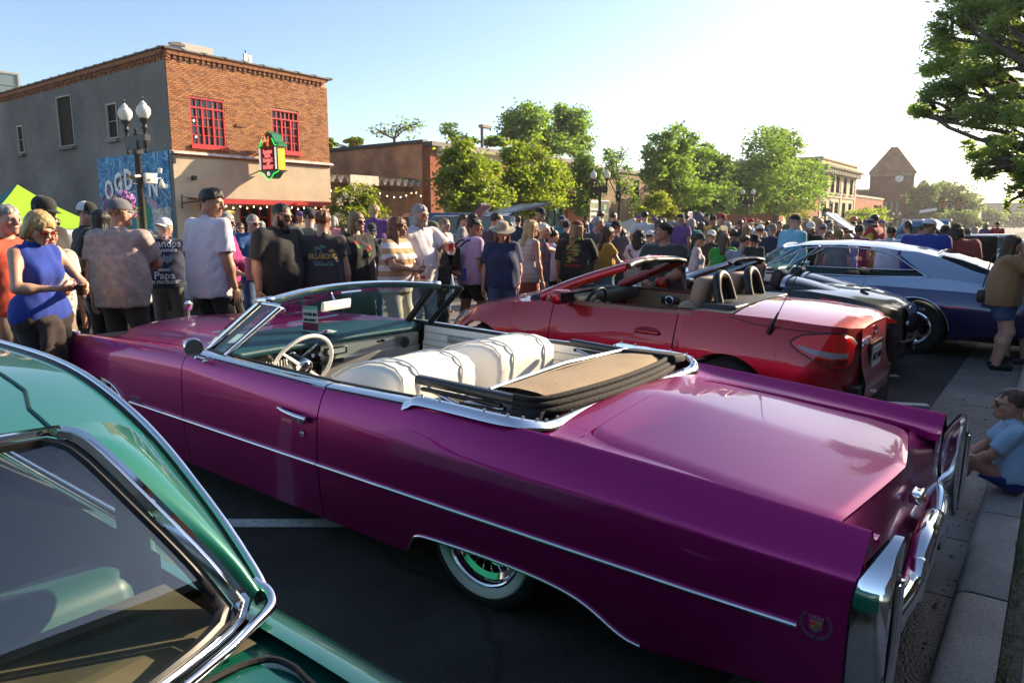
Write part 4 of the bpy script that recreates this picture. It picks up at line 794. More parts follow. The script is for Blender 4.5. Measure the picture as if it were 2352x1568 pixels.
def wheel(par,c,R_,w,rim,side,style='spoke',nsp=36,white=None,steer=0):
 """axis along car y; side +1 = left face outward"""
 s=side;o=empty('wheel',c,(0,0,steer),par);wi=w/2
 def lt(pr,name,m,sm=50,p=o):return MB().lathe([(r,s*y)for r,y in pr],40,axis='y').obj(name,m,p,smooth=sm,fix=True)
 lt([(rim,-wi),(R_-.03,-wi),(R_,-wi*.7),(R_,wi*.7),(R_-.012,wi*.86),(R_-.045,wi),(rim+.01,wi*.92),(rim,wi*.85)],'tyre',TYRE)
 if white:lt([(white[0],wi*.955),(white[0]+.008,wi+.004),(white[1]-.008,wi+.006),(white[1],wi*.97)],'whitewall',WW)
 lt([(rim+.012,wi*.93),(rim-.004,wi*.98),(rim-.016,wi*.9),(rim-.02,wi*.6),(rim-.045,wi*.5),(rim-.05,-wi*.1),(rim-.07,-wi*.2)],'rim',CHROME)
 lt([(rim-.02,-wi*.25),(0,-wi*.25)],'brake_shadow',DARKR)
 if style=='spoke':
  lt([(0,wi*.98),(.028,wi*.98),(.034,wi*.9),(.05,wi*.7),(.06,wi*.3),(.06,0)],'hub',CHROME)
  g=MB()
  for k in range(nsp):
   a=2*math.pi*k/nsp;b=a+(.32 if k%2 else-.32);ro=rim-(.03 if k%3 else.05)
   g.tube([(.055*math.cos(a),s*wi*(.72 if k%2 else.3),.055*math.sin(a)),(ro*math.cos(b),s*wi*(.45 if k%2 else.1),ro*math.sin(b))],.0035,5)
  kind(g.obj('spokes',CHROME,o),'stuff')
 else:
  lt([(0,wi*.75),(.03,wi*.75),(.042,wi*.6),(.06,wi*.55),(.07,wi*.2)],'hub',DULLMETAL if style=='alloy' else BLACKGLOSS)
  for k in range(nsp):
   a=2*math.pi*k/nsp;g=MB();g.box((0,0,(rim+.03)/2),(rim*.34,.03,rim-.06),taper=1.15)
   g.obj('spoke',CHROME if style!='alloy' else DULLMETAL,o,loc=(0,s*wi*.45,0),rot=(0,a,0))
 return o
def grid_fn(f,us,vs):return np.array([[f(u,v)for v in vs]for u in us])
# magenta convertible
cad=empty('convertible_car',(3.17,1.865,0),(0,-R(1.24),R(90)));tag(cad,'long magenta vintage convertible with white interior and folded top, parked tail to the kerb','car')
XT=[-1.5,-1.2,-.9,-.55,-.2,.4,1.0,2.2,2.9,3.66,4.1,4.2]
Ty=lambda x:pl(XT,[.872,.872,.874,.88,.895,.935,.945,.95,.95,.94,.91,.88],x)
Tz=lambda x:pl(XT,[.778,.797,.817,.835,.852,.862,.848,.862,.842,.802,.765,.74],x)
Cy=lambda x:pl([-1.5,-1.0,3.2,3.9,4.2],[.985,1.0,1.0,.98,.93],x)
Cz=lambda x:pl([-1.5,-1.15,-.67,-.2,.35,.98,2.23,2.9,3.7,4.2],[.678,.690,.705,.702,.705,.728,.785,.765,.71,.66],x)
My=lambda x:Cy(x)+.014
ZB=[(-1.5,.27),(-1.3,.24),(-.78,.172),(-.72,.18),(-.66,.205),(-.58,.25),(-.48,.283),(-.3,.302),(0,.302),(.24,.290),(.315,.280),(.35,.262),(.375,.225),(.40,.185),(.43,.168),(2.80,.165),(2.87,.20),(2.93,.285),(3.0,.40),(3.08,.485),(3.2,.535),(3.4,.55),(3.6,.53),(3.72,.48),(3.79,.40),(3.82,.30),(3.85,.25),(4.2,.27)]
zb=lambda x:pl([a for a,b in ZB],[b for a,b in ZB],x)
def side_pt(x):
 t,c,b=np.array([Ty(x),Tz(x)]),np.array([Cy(x),Cz(x)]),zb(x);m=.47
 P=[t+(-.014,.002),t+(-.004,.0),t+(.006,-.008)]
 n=np.array([.6,.4])*.010
 for s in(.25,.5,.75,.92):P.append(t+(c-t)*s+n*math.sin(math.pi*s))
 P+=[c+(.002,-.004),c+(.006,-.02)]
 lo=min(m,c[1]-.05)
 for s in(.2,.4,.6,.8,1.0):
  z=c[1]-.02-(c[1]-.02-b)*s
  y=My(x)-.045*max(0,(m-z)/.33)**1.6+(c[0]+.006-My(x))*max(0,min(1,(z-m)/max(.01,c[1]-.02-m)))**1.5
  P.append(np.array([y,z]))
 P.append(np.array([P[-1][0]-.035,b+(-.008 if b<.2 else.004)]));P.append(np.array([P[-1][0]-.07,b+.0]))
 return P
def xsamp(a,b):
 xs=set(np.linspace(a,b,max(3,int((b-a)/.06))))|{p for p,_ in ZB if a<p<b};return sorted(xs)
def side_patch(a,b,name,par,mir=(1,-1)):
 xs=xsamp(a,b);out=[]
 for s in mir:
  P=np.array([[(x,s*p[0],p[1])for p in side_pt(x)]for x in xs]);out.append(MB().grid(P,flip=(s<0)).obj(name,CANDY,par,smooth=38))
 return out
side_patch(2.278,4.2,'front_fender',cad);doors=side_patch(1.004,2.27,'door',cad);side_patch(-1.47,.996,'quarter_panel',cad)
side=MB()
for s in(1,-1):side.grid(np.array([[(x,s*(p[0]-.02),p[1]-.012)for p in side_pt(x)[2:-2]]for x in np.linspace(.8,2.5,30)]),flip=(s<0))
side.obj('inner_shell',DARKR,cad)
MB().b2((-1.42,-.66,.12),(4.05,.66,.30)).b2((-.1,-.62,.28),(-1.4,.62,.60)).b2((2.5,-.6,.28),(3.95,.6,.62)).obj('chassis',DARKR,cad)
vz=lambda x:Tz(x)-.034
ft=MB()
for s in(1,-1):
 xs=np.linspace(2.3,4.2,34)
 ft.grid(np.array([[(x,s*y,z)for y,z in((Ty(x)-.014,Tz(x)+.002),(Ty(x)-.05,Tz(x)-.004),(Ty(x)-.12,Tz(x)-.022),(.775,vz(x)),(.742,vz(x)-.002),(.742,vz(x)-.02))]for x in xs]),flip=(s>0))
ft.obj('fender_top',CANDY,cad,smooth=45)
def hood_z(x,y):
 a=abs(y);e=vz(x)+.0;drop=.10*max(0,(x-3.72-.28*(1-min(1,a/.6)**2))/.28)**1.5 if x>3.6 else 0
 return pl([0,.3,.50,.57,.62,.69,.735],[.075,.066,.056,.048,.022,.004,.0],a)+e-min(drop,.11)
ys=[-.735,-.69,-.65,-.62,-.6,-.57,-.53,-.48,-.4,-.3,-.2,-.1,-.03,0];ys=ys+[-y for y in ys[-2::-1]]
hb_=lambda y:2.74-.36*(abs(y)/.735)**2.2
MB().grid(np.array([[(hb_(y)+(4.12-.05*(y/.7)**2-hb_(y))*t,y,hood_z(hb_(y)+(4.12-.05*(y/.7)**2-hb_(y))*t,y))for y in ys]for t in np.linspace(0,1,40)]),flip=False).obj('hood',CANDY,cad,smooth=50)
MB().grid(np.array([[(hb_(y)-.012-.22*t,y,hood_z(hb_(y),y)-.004-.02*t)for y in ys]for t in(0,.5,1)]),flip=True).obj('cowl',CANDY,cad,smooth=50)
nose=MB();nose.grid(np.array([[(4.2-.06*(y/.9)**2+.02*k,y,z)for z,k in((.72,0),(.6,1),(.45,1.6),(.3,1))]for y in np.linspace(-.88,.88,13)]));nose.obj('grille',SILVER,cad)
for s in(1,-1):MB().tube([(4.14,s*.9,.74),(4.23,s*.86,.70),(4.24,s*.86,.32)],.035).obj('headlamp_bezel',CHROME,cad,smooth=60)
MB().tube([(4.12,-1.0,.36),(4.28,-.7,.35),(4.32,0,.34),(4.28,.7,.35),(4.12,1.0,.36),(3.9,1.02,.36)],.055,10).obj('front_bumper',CHROME,cad,smooth=60)
for k in range(7):MB().b2((3.93+k*.028,1.0,.535),(3.947+k*.028,1.012,.60)).obj('cornering_lamp_slat',CHROME,cad)
for s in(1,-1):MB().rbox((4.02,s*.90,.786),(.16,.05,.026),.012).obj('fender_ornament',CHROME,cad,smooth=60)
o=MB().lathe([(0,-.004),(.028,-.006),(.034,0),(.028,.006),(0,.004)],20,axis='x').obj('hood_ornament',CHROME,cad,loc=(4.0,0,.90),smooth=60)
MB().lathe([(.036,-.004),(.044,0),(.036,.004)],20,axis='x').obj('ornament_wreath',CHROME,o);MB().tube([(0,0,-.1),(0,0,-.03)],.008).obj('ornament_stem',CHROME,o);MB().lathe([(0,-.008),(.012,-.008),(.012,.008),(0,.008)],10,axis='x').obj('ornament_crest',REDL,o)
zr=lambda x:pl([-1.43,-1.2,-.945,-.46,-.35,-.15],[.745,.768,.80,.862,.866,.868],x);ze=lambda x:pl([-1.43,-1.23,-.77,-.31,-.15],[.712,.738,.776,.805,.828],x)
lw_=lambda x:pl([-1.43,-1.37,-1.23,-.8,-.46,-.37,-.335],[.70,.735,.742,.715,.685,.66,.62],x)
def deck_z(x,y):a=min(1,abs(y)/.72);return ze(x)+(zr(x)-ze(x))*(1-a**1.15)
lid=MB();xs=np.concatenate([[-.336,-.34,-.35,-.37],np.linspace(-.40,-1.36,30),[-1.385,-1.405,-1.42,-1.43]]);vs=np.linspace(-1,1,29)
xe=lambda x,v:-.336+(x+.336)*(1-.085*min(1,abs(v))**1.15)if x<-.4 else x
P=np.array([[(xe(x,v),v*(lw_(x)-.006),deck_z(x,v*lw_(x))+.002-(.012*max(0,abs(v)-.965)/.035)-(.010*max(0,(-1.40-x)/.03)))for v in vs]for x in xs]);lid.grid(P)
edge=[P[0],P[-1]];lid.grid(np.array([P[-1],P[-1]+(-.006,0,-.018)]));lid.grid(np.array([P[:,0]+(0,0,-.03),P[:,0]]));lid.grid(np.array([P[:,-1],P[:,-1]+(0,0,-.03)]))
lid.obj('trunk_lid',CANDY,cad,smooth=40)
dk=MB()
for s in(1,-1):
 xs=np.concatenate([np.linspace(-.15,-.40,8),np.linspace(-.45,-1.47,26)])
 dk.grid(np.array([[(x,s*y,z)for y,z in((Ty(x)-.014,Tz(x)+.002),(Ty(x)-.032,Tz(x)-.006),(Ty(x)-.065,ze(x)*.55+Tz(x)*.45-.008),(Ty(x)-.11,ze(x)+.003),(lw_(x)*.35+Ty(x)*.65-.1 if x>-.336 else max(lw_(x)+.012,.70),deck_z(x,.72)),(lw_(x)+.004,deck_z(x,lw_(x))),(lw_(x)+.002,deck_z(x,lw_(x))-.035))]for x in xs]),flip=(s<0))
dk.grid(np.array([[(-1.468,y,z)for y in np.linspace(-.87,.87,13)]for z in(.775,.70,.5)])*[1,1,1])if 0 else None
for s in(1,-1):dk.add([(-1.468,s*.872,.776),(-1.468,s*.80,.742),(-1.455,s*.72,.712),(-1.455,s*.70,.45),(-1.46,s*.9,.45)],[(0,1,2,3,4)])
dk.grid(np.array([[(x,y,deck_z(x,y))for y in np.linspace(-.80,.80,21)]for x in(-.14,-.2,-.26,-.31,-.331)]));dk.grid(np.array([[(-.331,y,deck_z(-.331,y)-q)for y in np.linspace(-.66,.66,11)]for q in(0,.03)]))
dk.obj('rear_deck',CANDY,cad,smooth=40)
MB().grid(np.array([[(x,y,deck_z(x,y)-.028)for y in np.linspace(-.76,.76,9)]for x in np.linspace(-.30,-1.27,10)])).obj('trunk_well',DARKR,cad)
rf_=MB();rf_.grid(np.array([[(xx,y,zz)for xx,zz in((xe(-1.43,y/.70)-.004,deck_z(-1.43,y)-.012),(-1.447,.64),(-1.462,.56),(-1.475,.45),(-1.47,.36))]for y in np.linspace(-.80,.80,33)]),flip=True);rf_.obj('rear_fascia',CANDY,cad,smooth=60)
MB().rbox((-1.485,0,.63),(.05,.11,.05),.015).obj('trunk_emblem',CHROME,cad,smooth=50);MB().box((-1.512,0,.625),(.012,.03,.022)).obj('emblem_enamel',REDL,cad)
for s in(1,-1):
 gasket=[(s*p[0],p[1])for p in side_pt(-1.47)]
 def ring(x,d,top=0):
  pr=[(.868-d*.2,Tz(-1.5)+.012-d),(.90-d*.1,Tz(-1.5)+.004-d),(.955-d*.5,.728-d*.6),(.992-d,.676-d*.3),(1.006-d,.62),(1.012-d,.48),(1.004-d,.36),(.985-d,.29+d),(.94-d*.5,.262+d),(.885,.262+d),(.862+d*.3,.30+d),(.862+d*.3,.5),(.862+d*.3,.68)]
  return[(x+.10*max(0,z-.7)*0,s*y,z)for y,z in pr]
 slope=lambda r,k:[(x-k*max(0,(z-.66))*.55,y,z)for x,y,z in r]
 rings=[slope(ring(-1.462,.0),1),slope(ring(-1.478,-.002),1),slope(ring(-1.53,-.001),.4),slope(ring(-1.556,.004),0),ring(-1.562,.012),ring(-1.562,.035)]
 MB().grid(np.array(rings),closeu=True,flip=(s<0)).add(rings[-1],[tuple(range(13))]).obj('tail_pod',CHROME,cad,smooth=35,fix=True)
 MB().grid(np.array([slope(ring(-1.455,.0),1),slope(ring(-1.466,.004),1)]),closeu=True,flip=(s<0)).obj('pod_gasket',BLACK,cad)
 MB().rbox((-1.560,s*.937,.49),(.02,.052,.40),.009).obj('lamp_recess',DARKR,cad,smooth=50)
 for q in(-1,1):MB().tube([(-1.57,s*.937+q*.024,.30),(-1.574,s*.937+q*.026,.5),(-1.57,s*.937+q*.02,.68)],.009).obj('lamp_bezel',CHROME,cad,smooth=60)
 MB().rbox((-1.569,s*.937,.49),(.012,.014,.36),.005).obj('tail_lens',mat('tail_lens_dark',(.10,.03,.02),.15,coat=1),cad,smooth=60)
bp_=[(-1.46,.86,.40),(-1.50,.7,.395),(-1.525,.45,.39),(-1.53,.30,.395),(-1.535,.22,.43),(-1.54,.14,.50),(-1.54,0,.515),(-1.54,-.14,.50),(-1.535,-.22,.43),(-1.53,-.30,.395),(-1.525,-.45,.39),(-1.50,-.7,.395),(-1.46,-.86,.40)]
MB().tube(smooth_curve(bp_,60),.045,14).obj('rear_bumper',CHROME,cad,smooth=80)
MB().tube(smooth_curve([(p[0]+.015,p[1],p[2]-.10-max(0,p[2]-.42)*.9)for p in bp_],40),.032,12).obj('lower_bumper_bar',CHROME,cad,smooth=80)
for s in(1,-1):MB().rbox((-1.545,s*.27,.40),(.06,.09,.17),.025,rot=(s*.5,0,0)).obj('bumper_guard',CHROME,cad,smooth=60);MB().rbox((-1.50,s*.52,.29),(.05,.18,.05),.015).obj('exhaust_bezel',CHROME,cad,smooth=60)
for s in(1,-1):
 for a,b in((2.277,2.93),(1.003,2.272),(-1.315,.997)):
  xs=np.linspace(a,b,14);g=MB();g.tube([(x,s*(My(x)+.004),pl([-1.315,1.0,2.93],[.480,.468,.455],x))for x in xs],.011,8,flat=.8);g.obj('side_moulding',CHROME,cad,smooth=60)
 oo=[(x,s*(side_pt(x)[-3][0]+.004),z+.004)for x,z in ZB if-.80<x<.41];MB().tube(smooth_curve(oo,40),.008,7).obj('opening_trim',CHROME,cad,smooth=60)
 oo=[(x,s*(side_pt(x)[-3][0]+.004),z+.004)for x,z in ZB if 2.85<x<3.83];MB().tube(smooth_curve(oo,40),.006,7).obj('opening_trim',CHROME,cad,smooth=60)
hd_=MB();y0=Cy(1.15)+.016;hd_.tube([(1.30,y0+.004,.706),(1.22,y0+.022,.703),(1.12,y0+.026,.698),(1.05,y0+.02,.693)],[.008,.011,.013,.012],8);hd_.rbox((1.10,y0+.012,.683),(.07,.03,.035),.008);hd_.obj('door_handle',CHROME,doors[0],smooth=60)
MB().lathe([(0,0),(.017,0),(.014,.008),(0,.01)],14,axis='y').obj('door_lock',CHROME,doors[0],loc=(1.11,My(1.1)+.004,.605))
text('deVille',.055,CHROME,cad,(2.86,My(2.86)+.006,.487),(R(90),0,R(180)),ext=.003,shear=.35)
cr=MB().prism([(-.032,.03),(.032,.03),(.03,-.012),(0,-.038),(-.03,-.012)],0,.006,'y').obj('crest',DULLMETAL,cad,loc=(-1.368,My(-1.368)-.014,.497),rot=(.0,0,R(180)))
cr.location.y=My(-1.37)-.004;cr.rotation_euler=(0,0,0);cr.scale=(.62,1,.62)
for k in range(6):MB().box((-.03+.012*k,.004,.042),(.007,.006,.014)).obj('crown_point',CHROME,cr)
for x,z,m in((-.014,.012,'gold_enamel'),(.014,-.008,'gold_enamel')):MB().box((x,.0075,z),(.024,.004,.016)).obj('crest_field',mat(m,(.45,.28,.08),.3,.6),cr)
MB().box((.014,.0075,.012),(.024,.004,.016)).obj('crest_field',REDL,cr)
for s in(1,-1):
 for k in range(9):
  a=R(-100+s*(14+k*16))if s>0 else R(-80-(14+k*16));r_=.070
  for q in(-1,1):MB().box((0,0,0),(.024-.0008*k,.004,.006)).obj('wreath_leaf',DULLMETAL,cr,loc=(r_*math.cos(a),.004,r_*math.sin(a)+.006),rot=(0,-a-s*R(90)-q*.5*s,0))
for s in(1,-1):
 for a,b in((2.22,1.006),(.995,.45)):
  xs=np.linspace(a,b,16);P=np.array([[(x,s*(Ty(x)+dy),Tz(x)+dz)for dy,dz in((.004,-.008),(.006,.004),(-.012,.012),(-.04,.017),(-.072,.012),(-.078,-.01))]for x in xs]);MB().grid(P,flip=(s>0)).obj('sill_moulding',CHROME,cad,smooth=50)
  MB().grid(np.array([[(x,s*(Ty(x)+dy),Tz(x)+dz)for dy,dz in((-.073,.016),(-.083,.02),(-.096,.014),(-.098,-.05))]for x in xs]),flip=(s>0)).obj('window_seal',BLACK,cad,smooth=50)
 rc=smooth_curve([(.46,.93,.858),(.43,.928,.872),(.39,.922,.892),(.28,.915,.893),(-.02,.902,.886),(-.12,.875,.88),(-.175,.81,.862),(-.19,.74,.848),(-.175,.6,.838),(-.165,.4,.842),(-.16,.2,.856),(-.16,0,.866)],44)
 nrm=np.cross(np.gradient(rc,axis=0),(0,0,1));nrm/=np.linalg.norm(nrm,axis=1)[:,None]
 P=np.array([[c+n*w+np.array([0,0,h])for w,h in((-.024,-.012),(-.020,.006),(0,.010),(.018,.003),(.032,-.024))]for c,n in zip(rc,nrm)]);P[:,:,1]*=s
 MB().grid(P,flip=(s<0)).obj('well_rail',CHROME,cad,smooth=50)
 for k in range(9,42,3):MB().lathe([(0,.0),(.007,.0),(.006,.008),(0,.009)],8).obj('snap_fastener',DULLMETAL,cad,loc=tuple(np.array([1,s,1])*(rc[k]+(0,0,.012))))
wb_=smooth_curve([(2.24,.845,.862),(2.42,.74,.866),(2.60,.5,.872),(2.70,.25,.878),(2.735,0,.88)],16);wb_=np.vstack([wb_,(wb_*[1,-1,1])[-2::-1]])
wt_=smooth_curve([(1.845,.715,1.175),(1.87,.6,1.19),(1.915,.42,1.205),(1.95,.2,1.215),(1.96,0,1.218)],16);wt_=np.vstack([wt_,(wt_*[1,-1,1])[-2::-1]])
MB().grid(np.array([wb_+(wt_-wb_)*t+np.array([.05,0,.02])*math.sin(math.pi*t)for t in np.linspace(0,1,7)])).obj('windscreen',GLASS,cad,smooth=180)
P=[]
for c in wt_:
 P.append([c+d for d in np.array([(.045,0,-.012),(.035,0,.010),(.0,0,.026),(-.045,0,.030),(-.085,0,.022),(-.088,0,.012)])])
MB().grid(np.array(P),flip=True).obj('header_rail',CHROME,cad,smooth=60)
P=[[c+d for d in np.array([(-.087,0,.012),(-.08,0,-.008),(-.03,0,-.02),(.04,0,-.014)])]for c in wt_]
MB().grid(np.array(P),flip=True).obj('header_pad',TEALV,cad,smooth=60)
for s in(1,-1):
 S=np.array([1,s,1]);MB().rbox(tuple(S*(1.835,.71,1.188)),(.12,.07,.045),.018,rot=(0,.2,0)).obj('header_corner',CHROME,cad,smooth=60)
 MB().tube([S*(2.25,.848,.855),S*(2.06,.79,1.01),S*(1.86,.722,1.175)],.023,8).obj('pillar',CHROME if s>0 else BLACKGLOSS,cad,smooth=60)
 MB().tube([S*(2.22,.83,.855),S*(2.03,.77,1.01),S*(1.83,.705,1.17)],.020,8).obj('pillar_seal',BLACK,cad,smooth=60)
 a,b,c_=S*(2.19,.855,.862),S*(1.80,.745,1.178),S*(1.60,.765,1.180);d_=S*(2.02,.868,.860)
 MB().tube([c_,d_],.016,8).obj('vent_post',CHROME if s>0 else BLACKGLOSS,cad,smooth=60);MB().tube([c_+S*(.025,-.002,0),d_+S*(.025,0,0)],.012,8).obj('vent_seal',BLACK,cad,smooth=60);MB().tube([b,c_],.014,8).obj('vent_top',CHROME if s>0 else BLACKGLOSS,cad,smooth=60)
 MB().add([a,b,c_,d_],[(0,1,2,3)]).obj('vent_glass',GLASS,cad)
 MB().add([S*(2.25,.845,.86),S*(2.06,.80,.865),S*(2.06,.79,.80),S*(2.3,.84,.80)],[(0,1,2,3)]).obj('corner_trim',BLACK,cad)
mr=MB().rbox((1.80,.22,1.125),(.025,.28,.062),.011,rot=(0,-.12,.22)).obj('rear_view_mirror',IVORY,cad,smooth=60);MB().tube([(1.82,.22,1.15),(1.88,.2,1.20)],.008).tube([(1.9,.1,1.185),(1.88,-.05,1.19)],.010).obj('mirror_arm',CHROME,mr)
for s in(1,):
 sm_=MB().lathe([(0,-.03),(.034,-.026),(.052,-.008),(.054,.004),(.05,.008)],22,axis='x').obj('side_mirror',CHROME,cad,loc=(2.10,1.02,.925),rot=(0,0,R(-18)),smooth=60);MB().lathe([(0,-.0),(.050,.0)],22,axis='x').obj('mirror_glass',mat('mirror',(.75,.78,.8),.02,1),sm_,loc=(-.036+.04-.04,0,0));MB().tube([(0,-.01,-.06),(.01,-.06,-.085)],.010).rbox((.01,-.07,-.087),(.09,.05,.016),.006).obj('mirror_foot',CHROME,sm_)
for s in(.45,-.15):MB().tube([(2.66,s+.12,.89),(2.55,s-.25,.925)],.006).obj('wiper',CHROME,cad)
fx=lambda y:2.09+.04*(1-(y/.85)**2)
ds=np.linspace(-.83,.83,21);wbx=lambda y:np.interp(abs(y),wb_[:16][::-1,1],wb_[:16][::-1,0])-.02
MB().grid(np.array([[(wbx(y)+(fx(y)-wbx(y))*t,y,.868-.02*t+.012*math.sin(math.pi*t))for t in np.linspace(0,1,7)]+[(fx(y)-.014,y,.836),(fx(y)-.012,y,.815),(fx(y)+.01,y,.80)]for y in ds]),flip=True).obj('dash_pad',TEALV,cad,smooth=60)
MB().grid(np.array([[(fx(y)+dx,y,z)for dx,z in((.012,.805),(.02,.70),(.0,.69),(.015,.60),(.06,.46))]for y in ds if y<.12]),flip=True).obj('dash_panel',SILVER,cad,smooth=30)
MB().grid(np.array([[(fx(y)+dx,y,z)for dx,z in((.012,.805),(.03,.70),(.0,.69),(.015,.60),(.06,.46))]for y in ds if y>.03]),flip=True).obj('instrument_panel',BLACKGLOSS,cad,smooth=30)
for k in range(12):MB().box((fx(.6)+.006,.64-k*.022,.735),(.006,.006,.03+.01*(k%3))).obj('gauge_mark',IVORY,cad)
for y,r_ in((.34,.052),(.77,.04)):g=MB().lathe([(0,0),(r_*.8,0),(r_,-.014),(r_*.9,-.02),(r_*.84,-.004)],20,axis='x').obj('gauge',CHROME,cad,loc=(fx(y)-.002,y,.745),smooth=50);MB().lathe([(0,-.003),(r_*.8,-.003)],20,axis='x').obj('gauge_dial',BLACK,g)
MB().rbox((2.115,-.02,.755),(.03,.19,.055),.008).obj('radio',BLACKGLOSS,cad,smooth=50);MB().b2((2.096,-.09,.74),(2.104,.06,.772)).obj('radio_display',SILVER,cad)
for y in(.13,.19):MB().lathe([(0,-.02),(.014,-.02),(.018,0)],12,axis='x').obj('radio_knob',CHROME,cad,loc=(2.11,y,.755))
MB().rbox((2.11,.02,.685),(.02,.2,.03),.006).obj('climate_vent',BLACK,cad);MB().rbox((2.10,.28,.57),(.02,.36,.075),.01).obj('glove_panel',SILVER,cad,smooth=50);MB().lathe([(0,-.01),(.035,-.012),(.045,0)],18,axis='x').obj('air_vent',BLACK,cad,loc=(2.085,-.66,.735));text('deVille',.03,BLACK,cad,(2.09,-.42,.775),(R(90),0,R(-90)))
stw=empty('steering_wheel',(1.90,.42,.745),(0,R(-24),0),cad);rr=.222
MB().tube([(0,rr*math.cos(a),rr*math.sin(a))for a in np.linspace(0,2*math.pi,49)[:-1]],.0125,8,closed=True).obj('rim',IVORY,stw,smooth=180)
MB().lathe([(0,-.05),(.03,-.05),(.05,-.035),(.055,0),(.045,.05),(.03,.1)],24,axis='x').obj('hub',BLACKGLOSS,stw,smooth=60);MB().lathe([(.05,-.038),(.06,-.03),(.058,0)],24,axis='x').obj('hub_ring',CHROME,stw,smooth=60);MB().lathe([(0,-.056),(.014,-.054),(.015,-.048)],12,axis='x').obj('hub_badge',CHROME,stw)
for a in(R(0),R(180)):MB().tube([(-.01,.05*math.cos(a),.05*math.sin(a)+.0),(.0,rr*math.cos(a),rr*math.sin(a))],[.02,.013],8,flat=.6).obj('spoke',IVORY,stw,smooth=60)
stw.rotation_euler=(R(35),R(-24),0)
MB().tube([(1.93,.42,.74),(2.15,.42,.66)],.035).obj('steering_column',IVORY,cad,smooth=60);MB().tube([(2.0,.40,.745),(1.97,.24,.86)],.008).obj('gear_lever',CHROME,cad)
for s in(1,-1):
 S=np.array([1,s,1]);
 for a,b in((2.06,1.006),(.995,.0)):
  xs=np.linspace(a,b,12);MB().grid(np.array([[(x,s*(Ty(x)-.092-d),z)for d,z in((.0,.862 if x>.45 else.875),(.012,.83),(.015,.74),(.03,.72),(.03,.55),(.05,.50),(.05,.30))]for x in xs]),flip=(s>0)).obj('door_card',LEATHER,cad,smooth=30)
  for z in(.80,.745,.70,.60):MB().tube([(x,s*(Ty(x)-.108-(.015 if z<.73 else 0)),z)for x in xs],.004,5).obj('card_trim',SILVER,cad)
 MB().rbox(tuple(S*(1.55,.83,.77)),(.5,.02,.05),.008).obj('switch_panel',SILVER,cad,smooth=50);MB().rbox(tuple(S*(1.45,.80,.62)),(.62,.06,.05),.02).obj('armrest',LEATHER,cad,smooth=60);MB().tube([S*(1.2,.80,.81),S*(1.45,.80,.81)],.014).obj('pull_bar',BLACK,cad);MB().lathe([(0,-.03),(.03,-.03),(.036,0)],14,axis='y').obj('window_crank_boss',CHROME,cad,loc=tuple(S*(1.93,.84,.79)))
MB().tube([(.995,-.842,.84),(.995,-.84,.885)],.004).lathe([(0,0),(.012,0),(.012,.006),(0,.008)],8,c=(.995,-.84,.885)).obj('lock_button',CHROME,cad)
MB().b2((.1,-.8,.26),(2.2,.8,.29)).obj('floor_carpet',TEALV,cad)
def seatback(yc,w,name,sy=1):
 pr=np.array([(1.36,.50),(1.35,.70),(1.28,.82),(1.15,.89),(1.0,.935),(.88,.945),(.79,.93),(.735,.885),(.73,.80),(.745,.70),(.76,.60),(.78,.42)]);c=pr.mean(0)
 r_=[]
 for t in(-1,-.97,-.9,-.75,-.4,0,.4,.75,.9,.97,1):
  k=1-.05*max(0,abs(t)-.9)/.1-(.07 if abs(t)>.99 else 0);r_.append([(c[0]+(p[0]-c[0])*k,yc+t*w/2,c[1]+(p[1]-c[1])*k-.015*t*t)for p in pr])
 n=len(pr);g=MB().grid(np.array(r_));g.add(r_[0],[tuple(range(n))[::-1]]);g.add(r_[-1],[tuple(range(n))]);o=g.obj(name,LEATHER,cad,smooth=50,fix=True)
 for q in(-.55,.55):MB().tube([(p[0]-(.003 if p[0]<.95 else 0),yc+q*w/2,p[1]+.001)for p in smooth_curve(pr[3:11],30)],.006,8).obj('seat_strap',LEATHER,o,smooth=60)
 MB().tube([(p[0],yc+w/2*.93,p[1]+.002)for p in pr[1:9]],.007,6).obj('piping',LEATHER,o,smooth=60)
 return o
seatback(.40,.60,'front_seat_back');seatback(-.40,.60,'front_seat_back')
MB().rbox((1.35,0,.48),(.75,1.45,.22),.06).obj('front_seat_cushion',LEATHER,cad,smooth=60)
MB().rbox((.55,0,.46),(.55,1.4,.22),.07).obj('rear_seat_cushion',LEATHER,cad,smooth=60)
for s in(1,-1):MB().rbox((.27,s*.36,.70),(.24,.68,.36),.08,rot=(0,-.28,0)).obj('rear_seat_back',LEATHER,cad,smooth=60)
for s in(1,-1):MB().rbox((.52,s*.80,.70),(.30,.10,.12),.04).obj('rear_armrest',LEATHER,cad,smooth=60)
MB().grid(np.array([[(x,y,z)for x,z in((.20,.82),(.19,.915),(.10,.925),(-.02,.925+.004*math.sin(9*y)),(-.10+.05*(y/.66)**2,.915),(-.145+.09*(y/.66)**2,.90))]for y in np.linspace(-.56,.58,21)]),flip=True).obj('top_headliner',TANC,cad,smooth=50)
MB().rbox((.02,-.66,.905),(.34,.20,.05),.02,rot=(.1,0,.1)).obj('side_flap',CLOTHB,cad,smooth=60)
MB().tube([(.205,.64,.90),(.205,0,.925),(.205,-.68,.905)],.014,8,flat=1.6).obj('header_strip',CHROME,cad,smooth=60)
for k,(dz,dx,r_,m)in enumerate(((.006,-.01,.015,CLOTHB),(-.02,-.025,.018,CLOTHB),(-.045,-.035,.02,CLOTHB))):
 MB().tube(smooth_curve([(.05,.66,.90+dz),(-.06+dx,.62,.90+dz),(-.125+dx,.35,.908+dz),(-.145+dx,0,.91+dz),(-.125+dx,-.4,.91+dz),(-.06+dx,-.68,.905+dz),(.04,-.74,.90+dz)],40),r_,8).obj('top_bow',m,cad,smooth=60)
